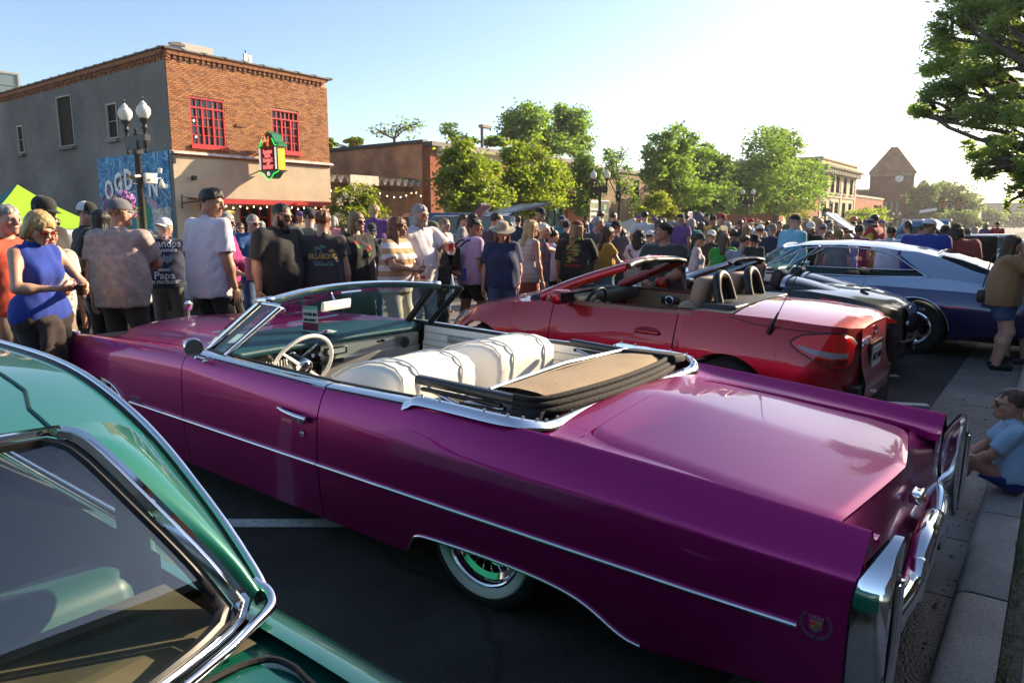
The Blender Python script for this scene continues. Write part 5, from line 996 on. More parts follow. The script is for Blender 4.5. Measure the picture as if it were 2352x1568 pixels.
for s in(1,-1):
 y=.66 if s>0 else-.72
 MB().rbox((.34,y,.895),(.60,.055,.045),.016,rot=(0,-.02,s*.05)).obj('side_rail',mat('rail_vinyl',(.02,.026,.034),.35),cad,smooth=50);MB().rbox((.36,y+.01*s,.855),(.5,.03,.02),.008).obj('rail_linkage',BLACK,cad);MB().tube([(.58,y,.86),(.35,y,.80),(.1,y,.84)],.012).obj('frame_link',DULLMETAL,cad)
g=MB()
for k in range(8):
 t=k/7;P=smooth_curve([(.45,.84,.80),(.0-.05*t,.80-.12*t,.80+.06*t),(-.11-.02*(1-t),.55,.80+.07*t),(-.13,0,.82+.06*t),(-.11,-.55,.80+.07*t),(0,-.80+.1*t,.80+.06*t),(.45,-.84,.80)],30);g.v.append(P);g.n+=30
for k in range(7):g.f+=[(k*30+i,k*30+i+1,k*30+31+i,k*30+30+i)for i in range(29)]
g.mi=[0]*len(g.f);V=np.concatenate(g.v);V+=.012*np.sin(V[:,[1,0,2]]*31+V[:,[2,1,0]]*17);g.v=[V];g.obj('folded_fabric',CLOTHB,cad,smooth=180)
MB().grid(np.array([[(x,y,.79-.05*math.sin(3*y+x*4))for x in np.linspace(.5,-.14,8)]for y in np.linspace(-.86,.86,14)]),flip=True).obj('well_liner',CLOTHB,cad,smooth=180)
for pts,r_ in(([(.3,.74,.84),(.12,.70,.83),(.02,.72,.80),(.10,.75,.79),(.25,.76,.80)],.016),([(.1,.78,.80),(-.05,.72,.82),(-.08,.68,.78)],.014)):MB().tube(smooth_curve(pts,16),r_).obj('fabric_roll',CLOTHB,cad,smooth=80)
for s in(1,-1):
 wheel(cad,(0,s*.845,.338),.31,.20,.205,s,'spoke',40,(.212,.258));wheel(cad,(3.22,s*.86,.385),.325,.20,.205,s,'spoke',40,(.212,.275),steer=0)
bag=empty('snack_bag',(0,0,0));bp0=cad.matrix_basis@Vector((2.35,-.02,.875));bag.location=bp0;bag.rotation_euler=(0,0,R(10));tag(bag,'white and burgundy snack bag standing on the convertible dashboard behind the windscreen','bag')
for z0,z1,m in((.0,.055,mat('bag_burgundy',(.20,.01,.05),.4)),(.0551,.15,mat('bag_white',(.55,.56,.55),.4)),(.1501,.175,mat('bag_teal',(.15,.38,.36),.4))):MB().grid(np.array([[(-.03+.0*k,-.07+.14*u,z0+(z1-z0)*v)if k else(-.03,-.07+.14*u,z0+(z1-z0)*v)for u in np.linspace(0,1,6)]for v in(0,.5,1)for k in(0,)])+np.array([.0,0,0])).obj('bag_panel',m,bag)
for ch,z,sz_ in(('2 FOR $4',.115,.03),('BEEF JERKY',.075,.022)):text(ch,sz_,BLACK,bag,(-.034,0,z),(R(90),0,R(-90)))
b2=empty('snack_bag',tuple(cad.matrix_basis@Vector((2.22,-.04,.868))),(0,0,R(35)));tag(b2,'small white and burgundy snack pouch lying flat on the convertible dashboard','bag');P=np.array([[(u,v,.018*math.sin(math.pi*(u+.07)/.14)*math.sin(math.pi*(v+.05)/.10)+.004)for u in np.linspace(-.07,.07,8)]for v in np.linspace(-.05,.05,7)]);MB().grid(P).obj('pouch',MATS['bag_white'],b2,smooth=180);MB().grid(P*[.5,.35,1]+[-.03,0,.003]).obj('pouch_print',MATS['bag_burgundy'],b2,smooth=180)
pp=empty('paper_sheet',tuple(cad.matrix_basis@Vector((2.40,.60,.885))));tag(pp,'white paper sheet lying on the convertible dashboard by the driver','paper');P=np.array([[(u,v,.01*math.sin(u*9))for u in np.linspace(-.13,.13,6)]for v in np.linspace(-.1,.1,4)]);MB().grid(P).obj('sheet',mat('paper',(.7,.73,.72),.7),pp,smooth=180,rot=(0,0,.7))
# rounded-body cars
class Shell:
 """side and top surfaces of a car body in its own frame (x forward from the rear axle, y left, z up)"""
 def __init__(s,**k):s.__dict__.update(k)
 def W(s,x):
  w=s.Wm
  if x<s.t0:w*=max(0,1-((s.t0-x)/(s.t0-s.xr))**s.tn)**(1/s.tn)
  if x>s.n0:w*=max(0,1-((x-s.n0)/(s.xf-s.n0))**s.nn)**(1/s.nn)
  return max(w,.02)
 def f(s,key,x):a=s.__dict__[key];return pl([p[0]for p in a],[p[1]for p in a],x)
 def bot(s,x):
  z=s.f('rock',x)
  for(xa,za,ra)in s.arch:
   if abs(x-xa)<ra:z=max(z,za+math.sqrt(ra*ra-(x-xa)**2))
  return z
 def ys(s,x,z):
  W_=s.W(x);zb_=s.f('zb',x);zm=s.f('zm',x);wb=W_*s.f('wb',x)
  if z>=zm:return W_-(W_-wb)*min(1,max(0,(z-zm)/max(.01,zb_-zm)))**s.__dict__.get('pu',1.7)
  return W_-s.__dict__.get('tuck',.07)*max(0,(zm-z)/(zm-.15))**1.8
 def side_col(s,x,n=12,off=0,z0=None,z1=None):
  zt=s.f('zb',x)if z1 is None else z1;zl=s.bot(x)if z0 is None else z0
  zs=zt-(zt-zl)*np.linspace(0,1,n)**1.15
  return[(x,s.ys(x,z)+off,z)for z in zs]
 def xs(s,a,b,step=.05):
  X=set(np.round(np.linspace(a,b,max(3,int((b-a)/step))),4))
  for(xa,za,ra)in s.arch:
   for t in np.linspace(0,math.pi,25):
    v=xa+ra*.9999*math.cos(t)
    if a<v<b:X.add(v)
   for q in(-1.0005,1.0005):
    if a<xa+q*ra<b:X.add(xa+q*ra)
  return sorted(X)
 def sides(s,a,b,name,m,par,n=12,smooth=40,off=0,z0=None,z1=None,lip=True):
  out=[]
  for q in(1,-1):
   cols=[]
   for x in s.xs(a,b):
    c=s.side_col(x,n,off,z0,z1);
    if lip:c=c+[(x,c[-1][1]-.05,c[-1][2])]
    cols.append([(p[0],q*p[1],p[2])for p in c])
   out.append(MB().grid(np.array(cols),flip=(q<0)).obj(name,m,par,smooth=smooth))
  return out
 def top(s,a,b,name,m,par,inset=0,dz=0,smooth=40,n=9,ymax=1.0):
  xs=np.linspace(a,b,max(4,int(abs(b-a)/.05)));vs=np.linspace(-1,1,2*n+1)
  def pt(x,v):
   W_=s.W(x)*s.f('wb',x)*ymax;zb_=s.f('zb',x);zc=s.f('zc',x);return(x,v*W_,zb_+(zc-zb_)*(1-abs(v)**s.__dict__.get('pt',2.4))+dz)
  return MB().grid(np.array([[pt(x,v)for v in vs]for x in xs])).obj(name,m,par,smooth=smooth)
 def lens(s,name,m,par,poly,q=1,off=.006,n=10):
  """a patch over the flank bounded by an outline in (x, z): top and bottom edges given as functions of x"""
  xs=np.linspace(poly[0][0],poly[-1][0],18);tp=[p[1]for p in poly];bt=[p[2]for p in poly];px_=[p[0]for p in poly]
  if px_[0]>px_[-1]:px_,tp,bt=px_[::-1],tp[::-1],bt[::-1]
  cols=[]
  for x in xs:
   a,b=np.interp(x,px_,tp),np.interp(x,px_,bt);c=[(x,q*(s.ys(x,z)+off),z)for z in np.linspace(a,b,n)]
   cols.append([(x,c[0][1]-q*(off+.01),c[0][2])]+c+[(x,c[-1][1]-q*(off+.01),c[-1][2])])
  return MB().grid(np.array(cols),flip=(q*(1 if poly[0][0]<poly[-1][0]else-1)<0)).obj(name,m,par,smooth=45)
 def seam(s,x,z0,z1,par,slant=0,r=.004):
  for q in(1,-1):MB().tube([(x+slant*t*t,q*(s.ys(x+slant*t*t,z1+(z0-z1)*t)+.0008),z1+(z0-z1)*t)for t in np.linspace(0,1,10)],r,5).obj('door_gap',DARKR,par)
def wells(par,s_,w=.64):
 for(xa,za,ra)in s_.arch:MB().lathe([(0,-w),(ra*.97,-w),(ra*.97,w),(0,w)],20,axis='y').obj('wheel_well',DARKR,par,loc=(xa,0,za))
def car_root(name,label,X,Y,zoff=0):
 o=empty(name,(X,Y,gz(Y)+zoff),(0,-R(1.24),R(90)));return tag(o,label,'car')
def headrest(par,x,y,z,w,h,m,name='headrest'):return MB().rbox((x,y,z),(.13,w,h),.06,rot=(0,-.25,0)).obj(name,m,par,smooth=60)
CABIN=mat('dark_cabin',(.018,.018,.02),.7);BEIGE=mat('beige_leather',(.30,.20,.13),.5,bump=.15,bscale=80)
def screen(par,base,top,mframe,rf=.025,inner=None,glass=GLASS):
 b=np.vstack([base,(base*[1,-1,1])[-2::-1]]);t=np.vstack([top,(top*[1,-1,1])[-2::-1]])
 MB().grid(np.array([b+(t-b)*k+np.array([.03,0,.012])*math.sin(math.pi*k)for k in np.linspace(0,1,6)])).obj('windscreen',glass,par,smooth=180)
 MB().tube(t,rf*1.25,8,flat=.7).obj('header_rail',inner or mframe,par,smooth=70)
 for q in(1,-1):MB().tube([np.array([1,q,1])*(base[0]+(top[0]-base[0])*k+np.array([.02,.012,.01])*math.sin(math.pi*k))for k in np.linspace(0,1,8)],np.linspace(rf*1.6,rf,8),8).obj('pillar',mframe,par,smooth=70)
 # red roadster
slk=car_root('red_roadster','red two-seat roadster with its roof down, parked beside the magenta convertible',6.13,1.98)
REDC=mat('ruby_paint',(.42,.004,.013),.35,.35,coat=1)
S1=Shell(Wm=.885,xr=-.865,t0=-.28,tn=4.2,xf=3.14,n0=2.25,nn=2.5,tuck=.06,zm=[(-1,.60),(3.2,.56)],wb=[(-.87,.82),(-.5,.86),(0,.885),(1.5,.90),(2.3,.86),(3.14,.75)],zb=[(-.865,.905),(-.74,.935),(-.4,.962),(.2,.972),(.9,.938),(1.7,.925),(2.2,.872),(2.7,.77),(3.0,.665),(3.14,.57)],zc=[(-.865,.91),(-.80,.955),(-.72,.985),(-.3,1.01),(.25,1.025),(1.6,.985),(1.9,.965),(2.3,.92),(2.8,.79),(3.14,.57)],rock=[(-1,.26),(-.6,.24),(0,.17),(2.5,.17),(2.9,.2),(3.2,.25)],arch=[(0,.30,.375),(2.43,.30,.37)])
S1.sides(1.62,3.125,'front_fender',REDC,slk);sd=S1.sides(.43,1.612,'door',REDC,slk);S1.sides(-.857,.422,'rear_quarter',REDC,slk)
S1.seam(1.616,.2,.92,slk,.0);S1.seam(.426,.2,.95,slk,.06)
S1.top(1.68,3.13,'bonnet',REDC,slk);S1.top(-.855,-.02,'boot_lid',REDC,slk,dz=.001);S1.top(-.005,.30,'roof_cover',mat('grey_tonneau',(.05,.05,.048),.6),slk,dz=.003)
S1.lens('boot_seam',BLACK,slk,[(.02,.955,.95),(-.2,.915,.909),(-.5,.90,.894),(-.62,.90,.894)],1,.002)
P=np.array([[(x0-(.0 if z>.66 else.035*math.sin(math.pi*(z-.2)/.46))-.0,v*S1.W(-.857)*(1 if z<.9 else.98),z)for x0,z in((-.854,.905),(-.859,.85),(-.864,.72),(-.868,.62),(-.885,.5),(-.875,.36),(-.83,.24))]for v in np.linspace(-1,1,13)])
MB().grid(P,flip=True).obj('rear_fascia',REDC,slk,smooth=50)
for q in(1,-1):
 S1.lens('lamp_bezel',BLACK,slk,[(-.46,.83,.80),(-.52,.875,.755),(-.66,.895,.69),(-.76,.895,.645),(-.82,.86,.64),(-.845,.80,.66)],q,.003)
 L_=S1.lens('tail_lamp',REDL,slk,[(-.475,.822,.806),(-.53,.865,.765),(-.66,.885,.70),(-.76,.885,.655),(-.815,.85,.65),(-.84,.795,.67)],q,.011)
 S1.lens('reverse_lamp',mat('clear_lens',(.34,.29,.28),.2,coat=1,var=.25,vscale=30,stretch=(6,6,.5)),L_,[(-.52,.805,.79),(-.6,.785,.75),(-.74,.762,.718),(-.82,.75,.718)],q,.015)
 S1.lens('lower_lamp',mat('red_lens_deep',(.22,.004,.006),.12,coat=1),L_,[(-.62,.725,.708),(-.73,.71,.668),(-.82,.705,.665)],q,.014)
for y,ch in((0,None),):MB().lathe([(.036,-.004),(.044,0),(.036,.004)],20,axis='x').obj('star_badge_ring',CHROME,slk,loc=(-.866,0,.85));
for a in(90,210,330):MB().tube([(-.869,0,.85),(-.869,.038*math.cos(R(a)),.85+.038*math.sin(R(a)))],.005,5).obj('star_badge',CHROME,slk)
text('SLK 350',.072,CHROME,slk,(-.870,.33,.80),(R(88),0,R(-90)),ext=.004,bold=.003,spacing=1.15)
pt_=MB().b2((-.892,-.155,.58),(-.879,.155,.735)).obj('licence_plate',PLATEM,slk);MB().b2((-.884,-.20,.54),(-.87,.2,.77)).obj('plate_recess',BLACK,slk);text('8K2 5VN',.08,BLACK,pt_,(-.894,0,.655),(R(90),0,R(-90)),ext=.002)
MB().tube([(-.3,S1.ys(-.3,.86)+.0,.86),(-.32,S1.ys(-.3,.86)+.012,.92),(-.36,S1.ys(-.3,.86)+.005,1.02)],[.022,.014,.007],8).tube([(-.345,S1.ys(-.3,.86),.98),(.02-.53,S1.ys(-.3,.86)-.02,1.42)],.004,5).obj('antenna',BLACK,slk).rotation_euler=(0,0,0)
hdl=MB().lathe([(0,-.006),(.10,-.006),(.12,.002),(0,.004)],22,axis='y').obj('handle_recess',mat('ruby_shaded',(.14,.002,.006),.35,coat=1),sd[0],loc=(.66,S1.ys(.66,.76)-.002,.76));hdl.scale=(1,1,.42)  # shallow disc for the handle hollow, its shade put into a darker ruby
MB().rbox((.66,S1.ys(.66,.76)+.018,.765),(.22,.022,.026),.01).obj('door_handle',REDC,sd[0],smooth=60)
for q in(1,-1):
 S1.lens('window_sill',BLACK,slk,[(.32,.985,.968),(1.7,.938,.922)],q,-.012);
 m_=MB().rbox((1.42,q*.98,1.0),(.14,.20,.125),.05,rot=(0,0,-q*.25)).obj('door_mirror',REDC,slk,smooth=60);MB().rbox((1.365,q*.985,1.0),(.03,.165,.095),.012,rot=(0,0,-q*.25)).obj('mirror_glass',BLACKGLOSS,m_);MB().tube([(1.45,q*.80,.93),(1.43,q*.93,.97)],.028).obj('mirror_arm',BLACK,m_);MB().rbox((1.49,q*1.02,1.0),(.03,.11,.035),.012).obj('indicator',MATS['clear_lens'],m_)
 wheel(slk,(0,q*.765,.31),.315,.235,.215,q,'alloy',5);wheel(slk,(2.43,q*.765,.31),.312,.22,.215,q,'alloy',5)
 S1.lens('headlamp',MATS['clear_lens'],slk,[(2.62,.74,.72),(2.78,.735,.63),(2.95,.685,.56),(3.05,.63,.54)],q,.004)
wells(slk,S1,.63);wells(sol,S2,.66)if 0 else None
screen(slk,np.array([(1.78,.73,.95),(1.93,.5,.97),(2.0,.25,.985),(2.02,0,.99)]),np.array([(1.02,.58,1.262),(1.05,.45,1.28),(1.08,.25,1.29),(1.09,0,1.293)]),REDC,.036,BLACK)
MB().tube([(1.12,.58,1.25),(1.06,.5,1.29),(1.1,0,1.315),(1.06,-.5,1.29),(1.12,-.58,1.25)],.022,8).obj('header_cap',REDC,slk,smooth=70);MB().rbox((1.12,0,1.23),(.03,.24,.06),.02).obj('rear_view_mirror',BLACK,slk,smooth=60)
for q in(1,-1):MB().grid(np.array([[(1.07+.04*t,q*(.57-.1*t),1.255-.01*t),(1.45,q*(.66-.08*t),1.1-.03*t),(1.75,q*(.72-.06*t),.94)]for t in(0,1)])).obj('pillar_lining',BLACK,slk)
MB().b2((-.9,-.62,.15),(2.9,.62,.5)).b2((.3,-.74,.2),(1.75,.74,.45)).obj('chassis',DARKR,slk)
MB().rbox((1.75,0,.90),(.42,1.44,.12),.05).obj('dashboard',CABIN,slk,smooth=60);MB().rbox((1.62,.37,.86),(.16,.34,.14),.05).obj('instrument_cowl',BLACK,slk,smooth=60);MB().rbox((1.60,.02,.78),(.10,.26,.32),.02).obj('centre_console',SILVER,slk,smooth=60)
w_=empty('steering_wheel',(1.46,.37,.86),(0,R(-22),0),slk);MB().tube([(0,.185*math.cos(a),.185*math.sin(a))for a in np.linspace(0,6.283,33)[:-1]],.016,8,closed=True).obj('rim',BLACK,w_,smooth=180);MB().rbox((-.01,0,0),(.05,.16,.13),.03).obj('hub',BLACK,w_,smooth=60)
for a in(0,math.pi,-math.pi/2):MB().rbox((0,.1*math.cos(a),.1*math.sin(a)),(.02,.12 if a!=-math.pi/2 else.05,.05 if a!=-math.pi/2 else.12),.008).obj('spoke',SILVER,w_,smooth=60)
MB().lathe([(0,0),(.07,0),(.08,-.03)],16,axis='x').obj('vent_ring',DULLMETAL,slk,loc=(1.55,.60,.88))
for q in(1,-1):
 MB().grid(np.array([[(x,q*(.77 if x>1.6 else.80),z)for z in(.955,.9,.75,.4)]for x in np.linspace(.32,1.72,6)]),flip=(q>0)).obj('door_card',BEIGE,slk);MB().rbox((1.22,q*.765,.84),(.20,.03,.075),.02).obj('inner_handle',BLACK,slk,smooth=60);MB().lathe([(.04,0),(.05,.005),(.04,.01)],14,axis='y').obj('handle_ring',CHROME,slk,loc=(1.22,q*.745,.84))
 st=MB().rbox((.50,q*.36,.70),(.20,.52,.62),.08,rot=(0,-.22,0)).obj('seat_back',BEIGE,slk,smooth=60);MB().rbox((.85,q*.36,.42),(.6,.52,.18),.07).obj('seat_cushion',BEIGE,slk,smooth=60);MB().rbox((.40,q*.36,1.04),(.15,.34,.34),.07,rot=(0,-.2,0)).obj('headrest',BEIGE,slk,smooth=60)
 for k in(-1,1):pass
 ya,yb=q*.36-.15,q*.36+.15;hp_=smooth_curve([(.20,ya,.99),(.235,ya+.01,1.10),(.26,ya+.055,1.20),(.27,q*.36,1.235),(.26,yb-.055,1.20),(.235,yb-.01,1.10),(.20,yb,.99)],25)
 MB().tube(hp_,.036,10).obj('roll_hoop',BLACK,slk,smooth=70);MB().add([p+(.04,0,0)for p in hp_],[tuple(range(25))]).obj('hoop_infill',DARKR,slk)
MB().rbox((.16,0,.995),(.30,1.35,.045),.018).obj('hoop_shelf',BLACK,slk,smooth=60);MB().grid(np.array([[(x,y,1.018-.02*abs(y))for x in(.12,.3)]for y in np.linspace(-.6,.6,5)])).obj('shelf_mat',BEIGE,slk)
# black roadster
sol=car_root('black_roadster','black two-seat roadster with twin humps behind the headrests',8.92,2.16)
BLKC=mat('black_paint',(.012,.014,.017),.3,.4,coat=1)
S2=Shell(Wm=.905,xr=-.90,t0=-.35,tn=2.4,xf=3.05,n0=2.2,nn=2.2,tuck=.08,zm=[(-1,.58),(3.2,.52)],wb=[(-.9,.70),(-.5,.80),(0,.86),(1.5,.88),(2.3,.84),(3.05,.7)],zb=[(-.90,.72),(-.7,.80),(-.4,.88),(0,.925),(.4,.90),(.9,.85),(1.7,.83),(2.2,.82),(2.7,.70),(3.05,.52)],zc=[(-.9,.76),(-.75,.86),(-.4,.93),(.1,.96),(.3,.96),(1.6,.90),(2.2,.86),(2.7,.72),(3.05,.52)],rock=[(-1,.30),(-.6,.24),(0,.18),(3.2,.2)],arch=[(0,.31,.385),(2.41,.31,.385)])
S2.sides(1.55,3.04,'front_fender',BLKC,sol);S2.sides(.48,1.542,'door',BLKC,sol);S2.sides(-.89,.472,'rear_quarter',BLKC,sol)
S2.top(1.6,3.03,'bonnet',BLKC,sol);S2.top(-.885,.30,'rear_deck',BLKC,sol)
MB().grid(np.array([[(x0,v*S2.W(-.885),z)for x0,z in((-.86,.80),(-.90,.72),(-.91,.6),(-.9,.42),(-.85,.30))]for v in np.linspace(-1,1,9)]),flip=True).obj('rear_fascia',BLKC,sol,smooth=60);MB().b2((-.86,-.6,.2),(2.8,.6,.5)).b2((.3,-.7,.2),(1.7,.7,.42)).obj('chassis',DARKR,sol)
for q in(1,-1):
 P=[]
 for t in np.linspace(0,1,14):
  x=.34-1.0*t;h=.115*(1-t)**1.3*(1 if t>.02 else.92);w=.29*(1-.40*t)
  P.append([(x,q*.36+w*math.cos(a),S2.f('zc',x)-.02-.05*t+h*math.sin(a)**.8 if 0<a<math.pi else S2.f('zc',x)-.03-.06*t)for a in np.linspace(0,math.pi,13)])
 MB().grid(np.array(P),flip=False).add(P[0],[tuple(range(13))]).obj('fairing_hump',BLKC,sol,smooth=60)
 P2=[[(x+.002,q*.36+(w+.006)*math.cos(a),.942+(h+.006)*max(0,math.sin(a))**.8)for a in np.linspace(0,math.pi,13)]for x,w,h in((.35,.282,.108),(.30,.285,.110))]
 MB().grid(np.array(P2)).obj('fairing_trim',mat('satin_silver',(.45,.46,.48),.25,.9),sol,smooth=60)
 MB().rbox((.46,q*.36,.98),(.15,.28,.28),.07,rot=(0,-.2,0)).obj('headrest',BLACK,sol,smooth=60);MB().rbox((.55,q*.36,.68),(.2,.5,.5),.08,rot=(0,-.2,0)).obj('seat_back',CABIN,sol,smooth=60)
 L_=S2.lens('tail_lamp',REDL,sol,[(-.13,.865,.855),(-.3,.845,.79),(-.5,.80,.70),(-.66,.745,.645),(-.78,.69,.635),(-.83,.655,.635)],q,.008)
 S2.lens('brake_segment',MATS['red_lens_deep'],L_,[(-.42,.79,.735),(-.55,.755,.69),(-.72,.70,.655)],q,.012)
 S2.lens('bumper_crease',DULLMETAL,sol,[(-.42,.665,.66),(-.6,.62,.612),(-.8,.60,.592)],q,.004)
 wheel(sol,(0,q*.80,.32),.325,.23,.225,q,'alloy',5);wheel(sol,(2.41,q*.80,.32),.325,.22,.225,q,'alloy',5)
 m_=MB().rbox((1.30,q*.97,.93),(.12,.2,.12),.05).obj('door_mirror',BLKC,sol,smooth=60)
 MB().grid(np.array([[(x,q*.79,z)for z in(.87,.5)]for x in(.4,1.6)])).obj('door_card',CABIN,sol)
wells(sol,S2,.66)
screen(sol,np.array([(1.62,.72,.85),(1.80,.5,.87),(1.88,.25,.885),(1.9,0,.89)]),np.array([(.98,.60,1.155),(1.0,.45,1.175),(1.03,.25,1.185),(1.04,0,1.188)]),MATS['satin_silver'],.034,BLACK);MB().rbox((1.08,0,1.13),(.03,.22,.05),.02).obj('rear_view_mirror',BLACK,sol,smooth=60)
MB().rbox((1.65,0,.82),(.4,1.4,.12),.05).obj('dashboard',CABIN,sol,smooth=60);MB().lathe([(0,.0),(.05,0),(.05,.02),(0,.03)],12).obj('fuel_cap',BLACK,sol,loc=(-.45,.25,.925));text('Solstice',.05,CHROME,sol,(-.908,.3,.62),(R(85),0,R(-90)),ext=.003)
MB().tube([(-.88,-.5,.42),(-.93,0,.40),(-.88,.5,.42)],.02).obj('rear_diffuser',BLACK,sol)
# silver over navy hardtop
blu=car_root('hardtop_coupe','silver over navy vintage hardtop coupe with chrome wheels beyond the roadsters',11.36,1.46,.0)
SILV=mat('silver_paint',(.26,.33,.44),.3,.55,coat=1);NAVY=mat('navy_paint',(.012,.02,.095),.3,.4,coat=1)
S3=Shell(Wm=.975,xr=-1.42,t0=-.9,tn=4.5,xf=3.85,n0=3.3,nn=3.5,tuck=.10,pu=1.2,zm=[(-1.5,.62),(0,.66),(4,.62)],wb=[(-1.42,.93),(0,.90),(2,.915),(3.85,.93)],zb=[(-1.42,.885),(-.8,.93),(-.3,.985),(.1,.985),(.6,.945),(2.0,.91),(3.0,.88),(3.85,.80)],zc=[(-1.42,.90),(-.9,.965),(-.5,1.0),(2.2,.96),(2.6,.95),(3.3,.92),(3.85,.82)],rock=[(-1.5,.36),(-.7,.30),(-.5,.22),(3.2,.22),(3.9,.3)],arch=[(0,.33,.40),(2.93,.33,.40)])
S3.sides(-1.41,3.84,'lower_body',NAVY,blu,n=14)
cl=lambda x:pl([-1.42,-.5,.4,1.2,3.85],[.80,.84,.85,.80,.74],x)
for q in(1,-1):
 MB().grid(np.array([[(x,q*(S3.ys(x,z)+.003),z)for z in np.linspace(S3.f('zb',x),cl(x),6)]for x in np.linspace(-1.41,3.84,60)]),flip=(q<0)).obj('upper_flank',SILV,blu,smooth=40)
 wheel(blu,(0,q*.79,.335),.345,.25,.205,q,'mag',5);wheel(blu,(2.93,q*.79,.335),.34,.22,.205,q,'mag',5)
 MB().tube([(.41*math.cos(a),q*(S3.ys(.41*math.cos(a),.33+.41*math.sin(a))+.004),.33+.405*math.sin(a))for a in np.linspace(.05,math.pi-.05,24)],.010,6).obj('arch_trim',CHROME,blu,smooth=60)
S3.seam(.62,.3,.93,blu);S3.seam(2.02,.3,.9,blu)
S3.top(2.15,3.83,'bonnet',SILV,blu);S3.top(-1.41,-.62,'boot_lid',SILV,blu)
MB().grid(np.array([[(x0,v*S3.W(-1.40),z)for x0,z in((-1.41,.89),(-1.43,.8),(-1.40,.6),(-1.42,.45),(-1.38,.34))]for v in np.linspace(-1,1,9)]),flip=True).obj('tail_panel',NAVY,blu,smooth=40);MB().tube([(-1.2,-.98,.5),(-1.5,-.85,.5),(-1.52,0,.5),(-1.5,.85,.5),(-1.2,.98,.5)],.055,10).obj('rear_bumper',CHROME,blu,smooth=60)
for q in(1,-1):MB().rbox((-1.435,q*.6,.72),(.03,.5,.10),.012).obj('tail_lamp',REDL,blu,smooth=60)
wells(blu,S3,.66)
rw_=lambda x:pl([-.95,-.5,-.15,.6,1.7,1.9],[.84,.80,.74,.69,.66,.64],x);rz=lambda x:pl([-.98,-.6,-.2,.1,.5,1.0,1.5,1.78,1.86],[.97,1.10,1.27,1.345,1.395,1.41,1.385,1.335,1.30],x)
vs=np.linspace(-1,1,17)
rx=lambda x,v:(x,v*rw_(x),rz(x)-.055*abs(v)**2.6*(1 if x>-.2 else max(.2,1-(-.2-x)*1.2)))
MB().grid(np.array([[rx(x,v)for v in vs]for x in np.concatenate([np.linspace(1.86,.1,26),np.linspace(.02,-.2,5)])]),flip=True).obj('roof',SILV,blu,smooth=45)
for q in(1,-1):
 sp=[]
 for x in np.linspace(.25,-1.05,20):
  zt=pl([-1.05,-.6,-.2,.05,.25],[.975,1.09,1.245,1.30,1.31],x);zl=S3.f('zb',x)-.002;yt=rw_(x)*(1 if x>-.2 else 1.0);yb=S3.W(x)*S3.f('wb',x)-.004
  zl2=max(zl,pl([-.12,.25],[zl,1.25],x))if x>-.12 else zl
  zz=np.linspace(zt,min(zl2,zt-.01),6);k=(zt-zz)/max(.02,zt-zl);sp.append([(x,q*(yt+(yb-yt)*kk_**1.1),z)for kk_,z in zip(k,zz)])
 MB().grid(np.array(sp),flip=(q>0)).obj('sail_panel',SILV,blu,smooth=60)
 y=lambda z:.875-(z-.95)*.52
 up=[(2.12,.93),(1.80,1.10),(1.48,1.275),(1.2,1.315),(.7,1.31),(.36,1.25),(.1,1.11),(-.1,.99)]
 MB().tube([(a,q*(y(b)+.006),b)for a,b in smooth_curve(up,30)],.011,6).obj('window_trim',CHROME,blu,smooth=60);MB().tube([(2.1,q*(y(.94)),.935),(.6,q*y(.95),.955),(-.1,q*y(.99),.99)],.012,6).obj('belt_trim',CHROME,blu,smooth=60)
 MB().tube([(2.12,q*.865,.93),(1.84,q*.80,1.10),(1.62,q*.70,1.27)],.022,8).obj('pillar',SILV,blu,smooth=60);MB().tube([(1.52,q*.69,1.27),(1.70,q*.85,.94)],.010,6).obj('vent_post',CHROME,blu)
 MB().add([(2.1,q*.86,.94),(1.50,q*.69,1.28),(1.70,q*.85,.94)],[(0,1,2)]).obj('vent_glass',GLASS,blu)
 MB().rbox((1.88,q*.94,.99),(.12,.05,.07),.02).obj('door_mirror',CHROME,blu,smooth=60);MB().tube([(1.95,q*.93,.80),(1.78,q*.955,.80)],.012).obj('door_handle',CHROME,blu)
 MB().grid(np.array([[(x,q*.84,z)for z in(.94,.5)]for x in(0,2.0)])).obj('door_card',mat('teal_trim',(.02,.12,.14),.5),blu);MB().rbox((.95,q*.36,.78),(.16,.58,.42),.06,rot=(0,-.2,0)).obj('seat_back',CABIN,blu,smooth=60)
MB().grid(np.array([[(x,v*w,z-.035*abs(v)**2.5)for x,z,w in((-.17,1.315,.66),(-.45,1.25,.64),(-.72,1.15,.62),(-1.04,1.0,.60))]for v in np.linspace(-1,1,11)])).obj('rear_window',SMOKE,blu,smooth=60)
for a,z,w in((-.17,1.32,.66),(-1.04,1.005,.62)):MB().tube([(a,v*w,z-.035*abs(v)**2.5)for v in np.linspace(-1,1,13)],.011,6).obj('rear_window_trim',CHROME,blu)
b_=np.array([(2.18,.82,.93),(2.35,.5,.95),(2.42,.2,.96),(2.43,0,.96)]);t_=np.array([(1.80,.60,1.29),(1.84,.4,1.31),(1.87,.2,1.325),(1.88,0,1.33)]);screen(blu,b_,t_,SILV,.016,CHROME)
MB().b2((-1.2,-.66,.2),(3.7,.66,.6)).b2((-.1,-.80,.25),(2.3,.80,.55)).obj('chassis',DARKR,blu);MB().rbox((2.15,0,.90),(.35,1.6,.14),.05).obj('dashboard',MATS['teal_trim'],blu,smooth=60)
sw_=empty('steering_wheel',(1.68,.38,.88),(0,R(-25),0),blu);MB().tube([(0,.19*math.cos(a),.19*math.sin(a))for a in np.linspace(0,6.283,30)[:-1]],.012,6,closed=True).obj('rim',BLACK,sw_,smooth=180)
text('RADIAL T/A',.05,WW,blu,(.0,.925,.585),(R(90),0,R(180)),ext=.001)
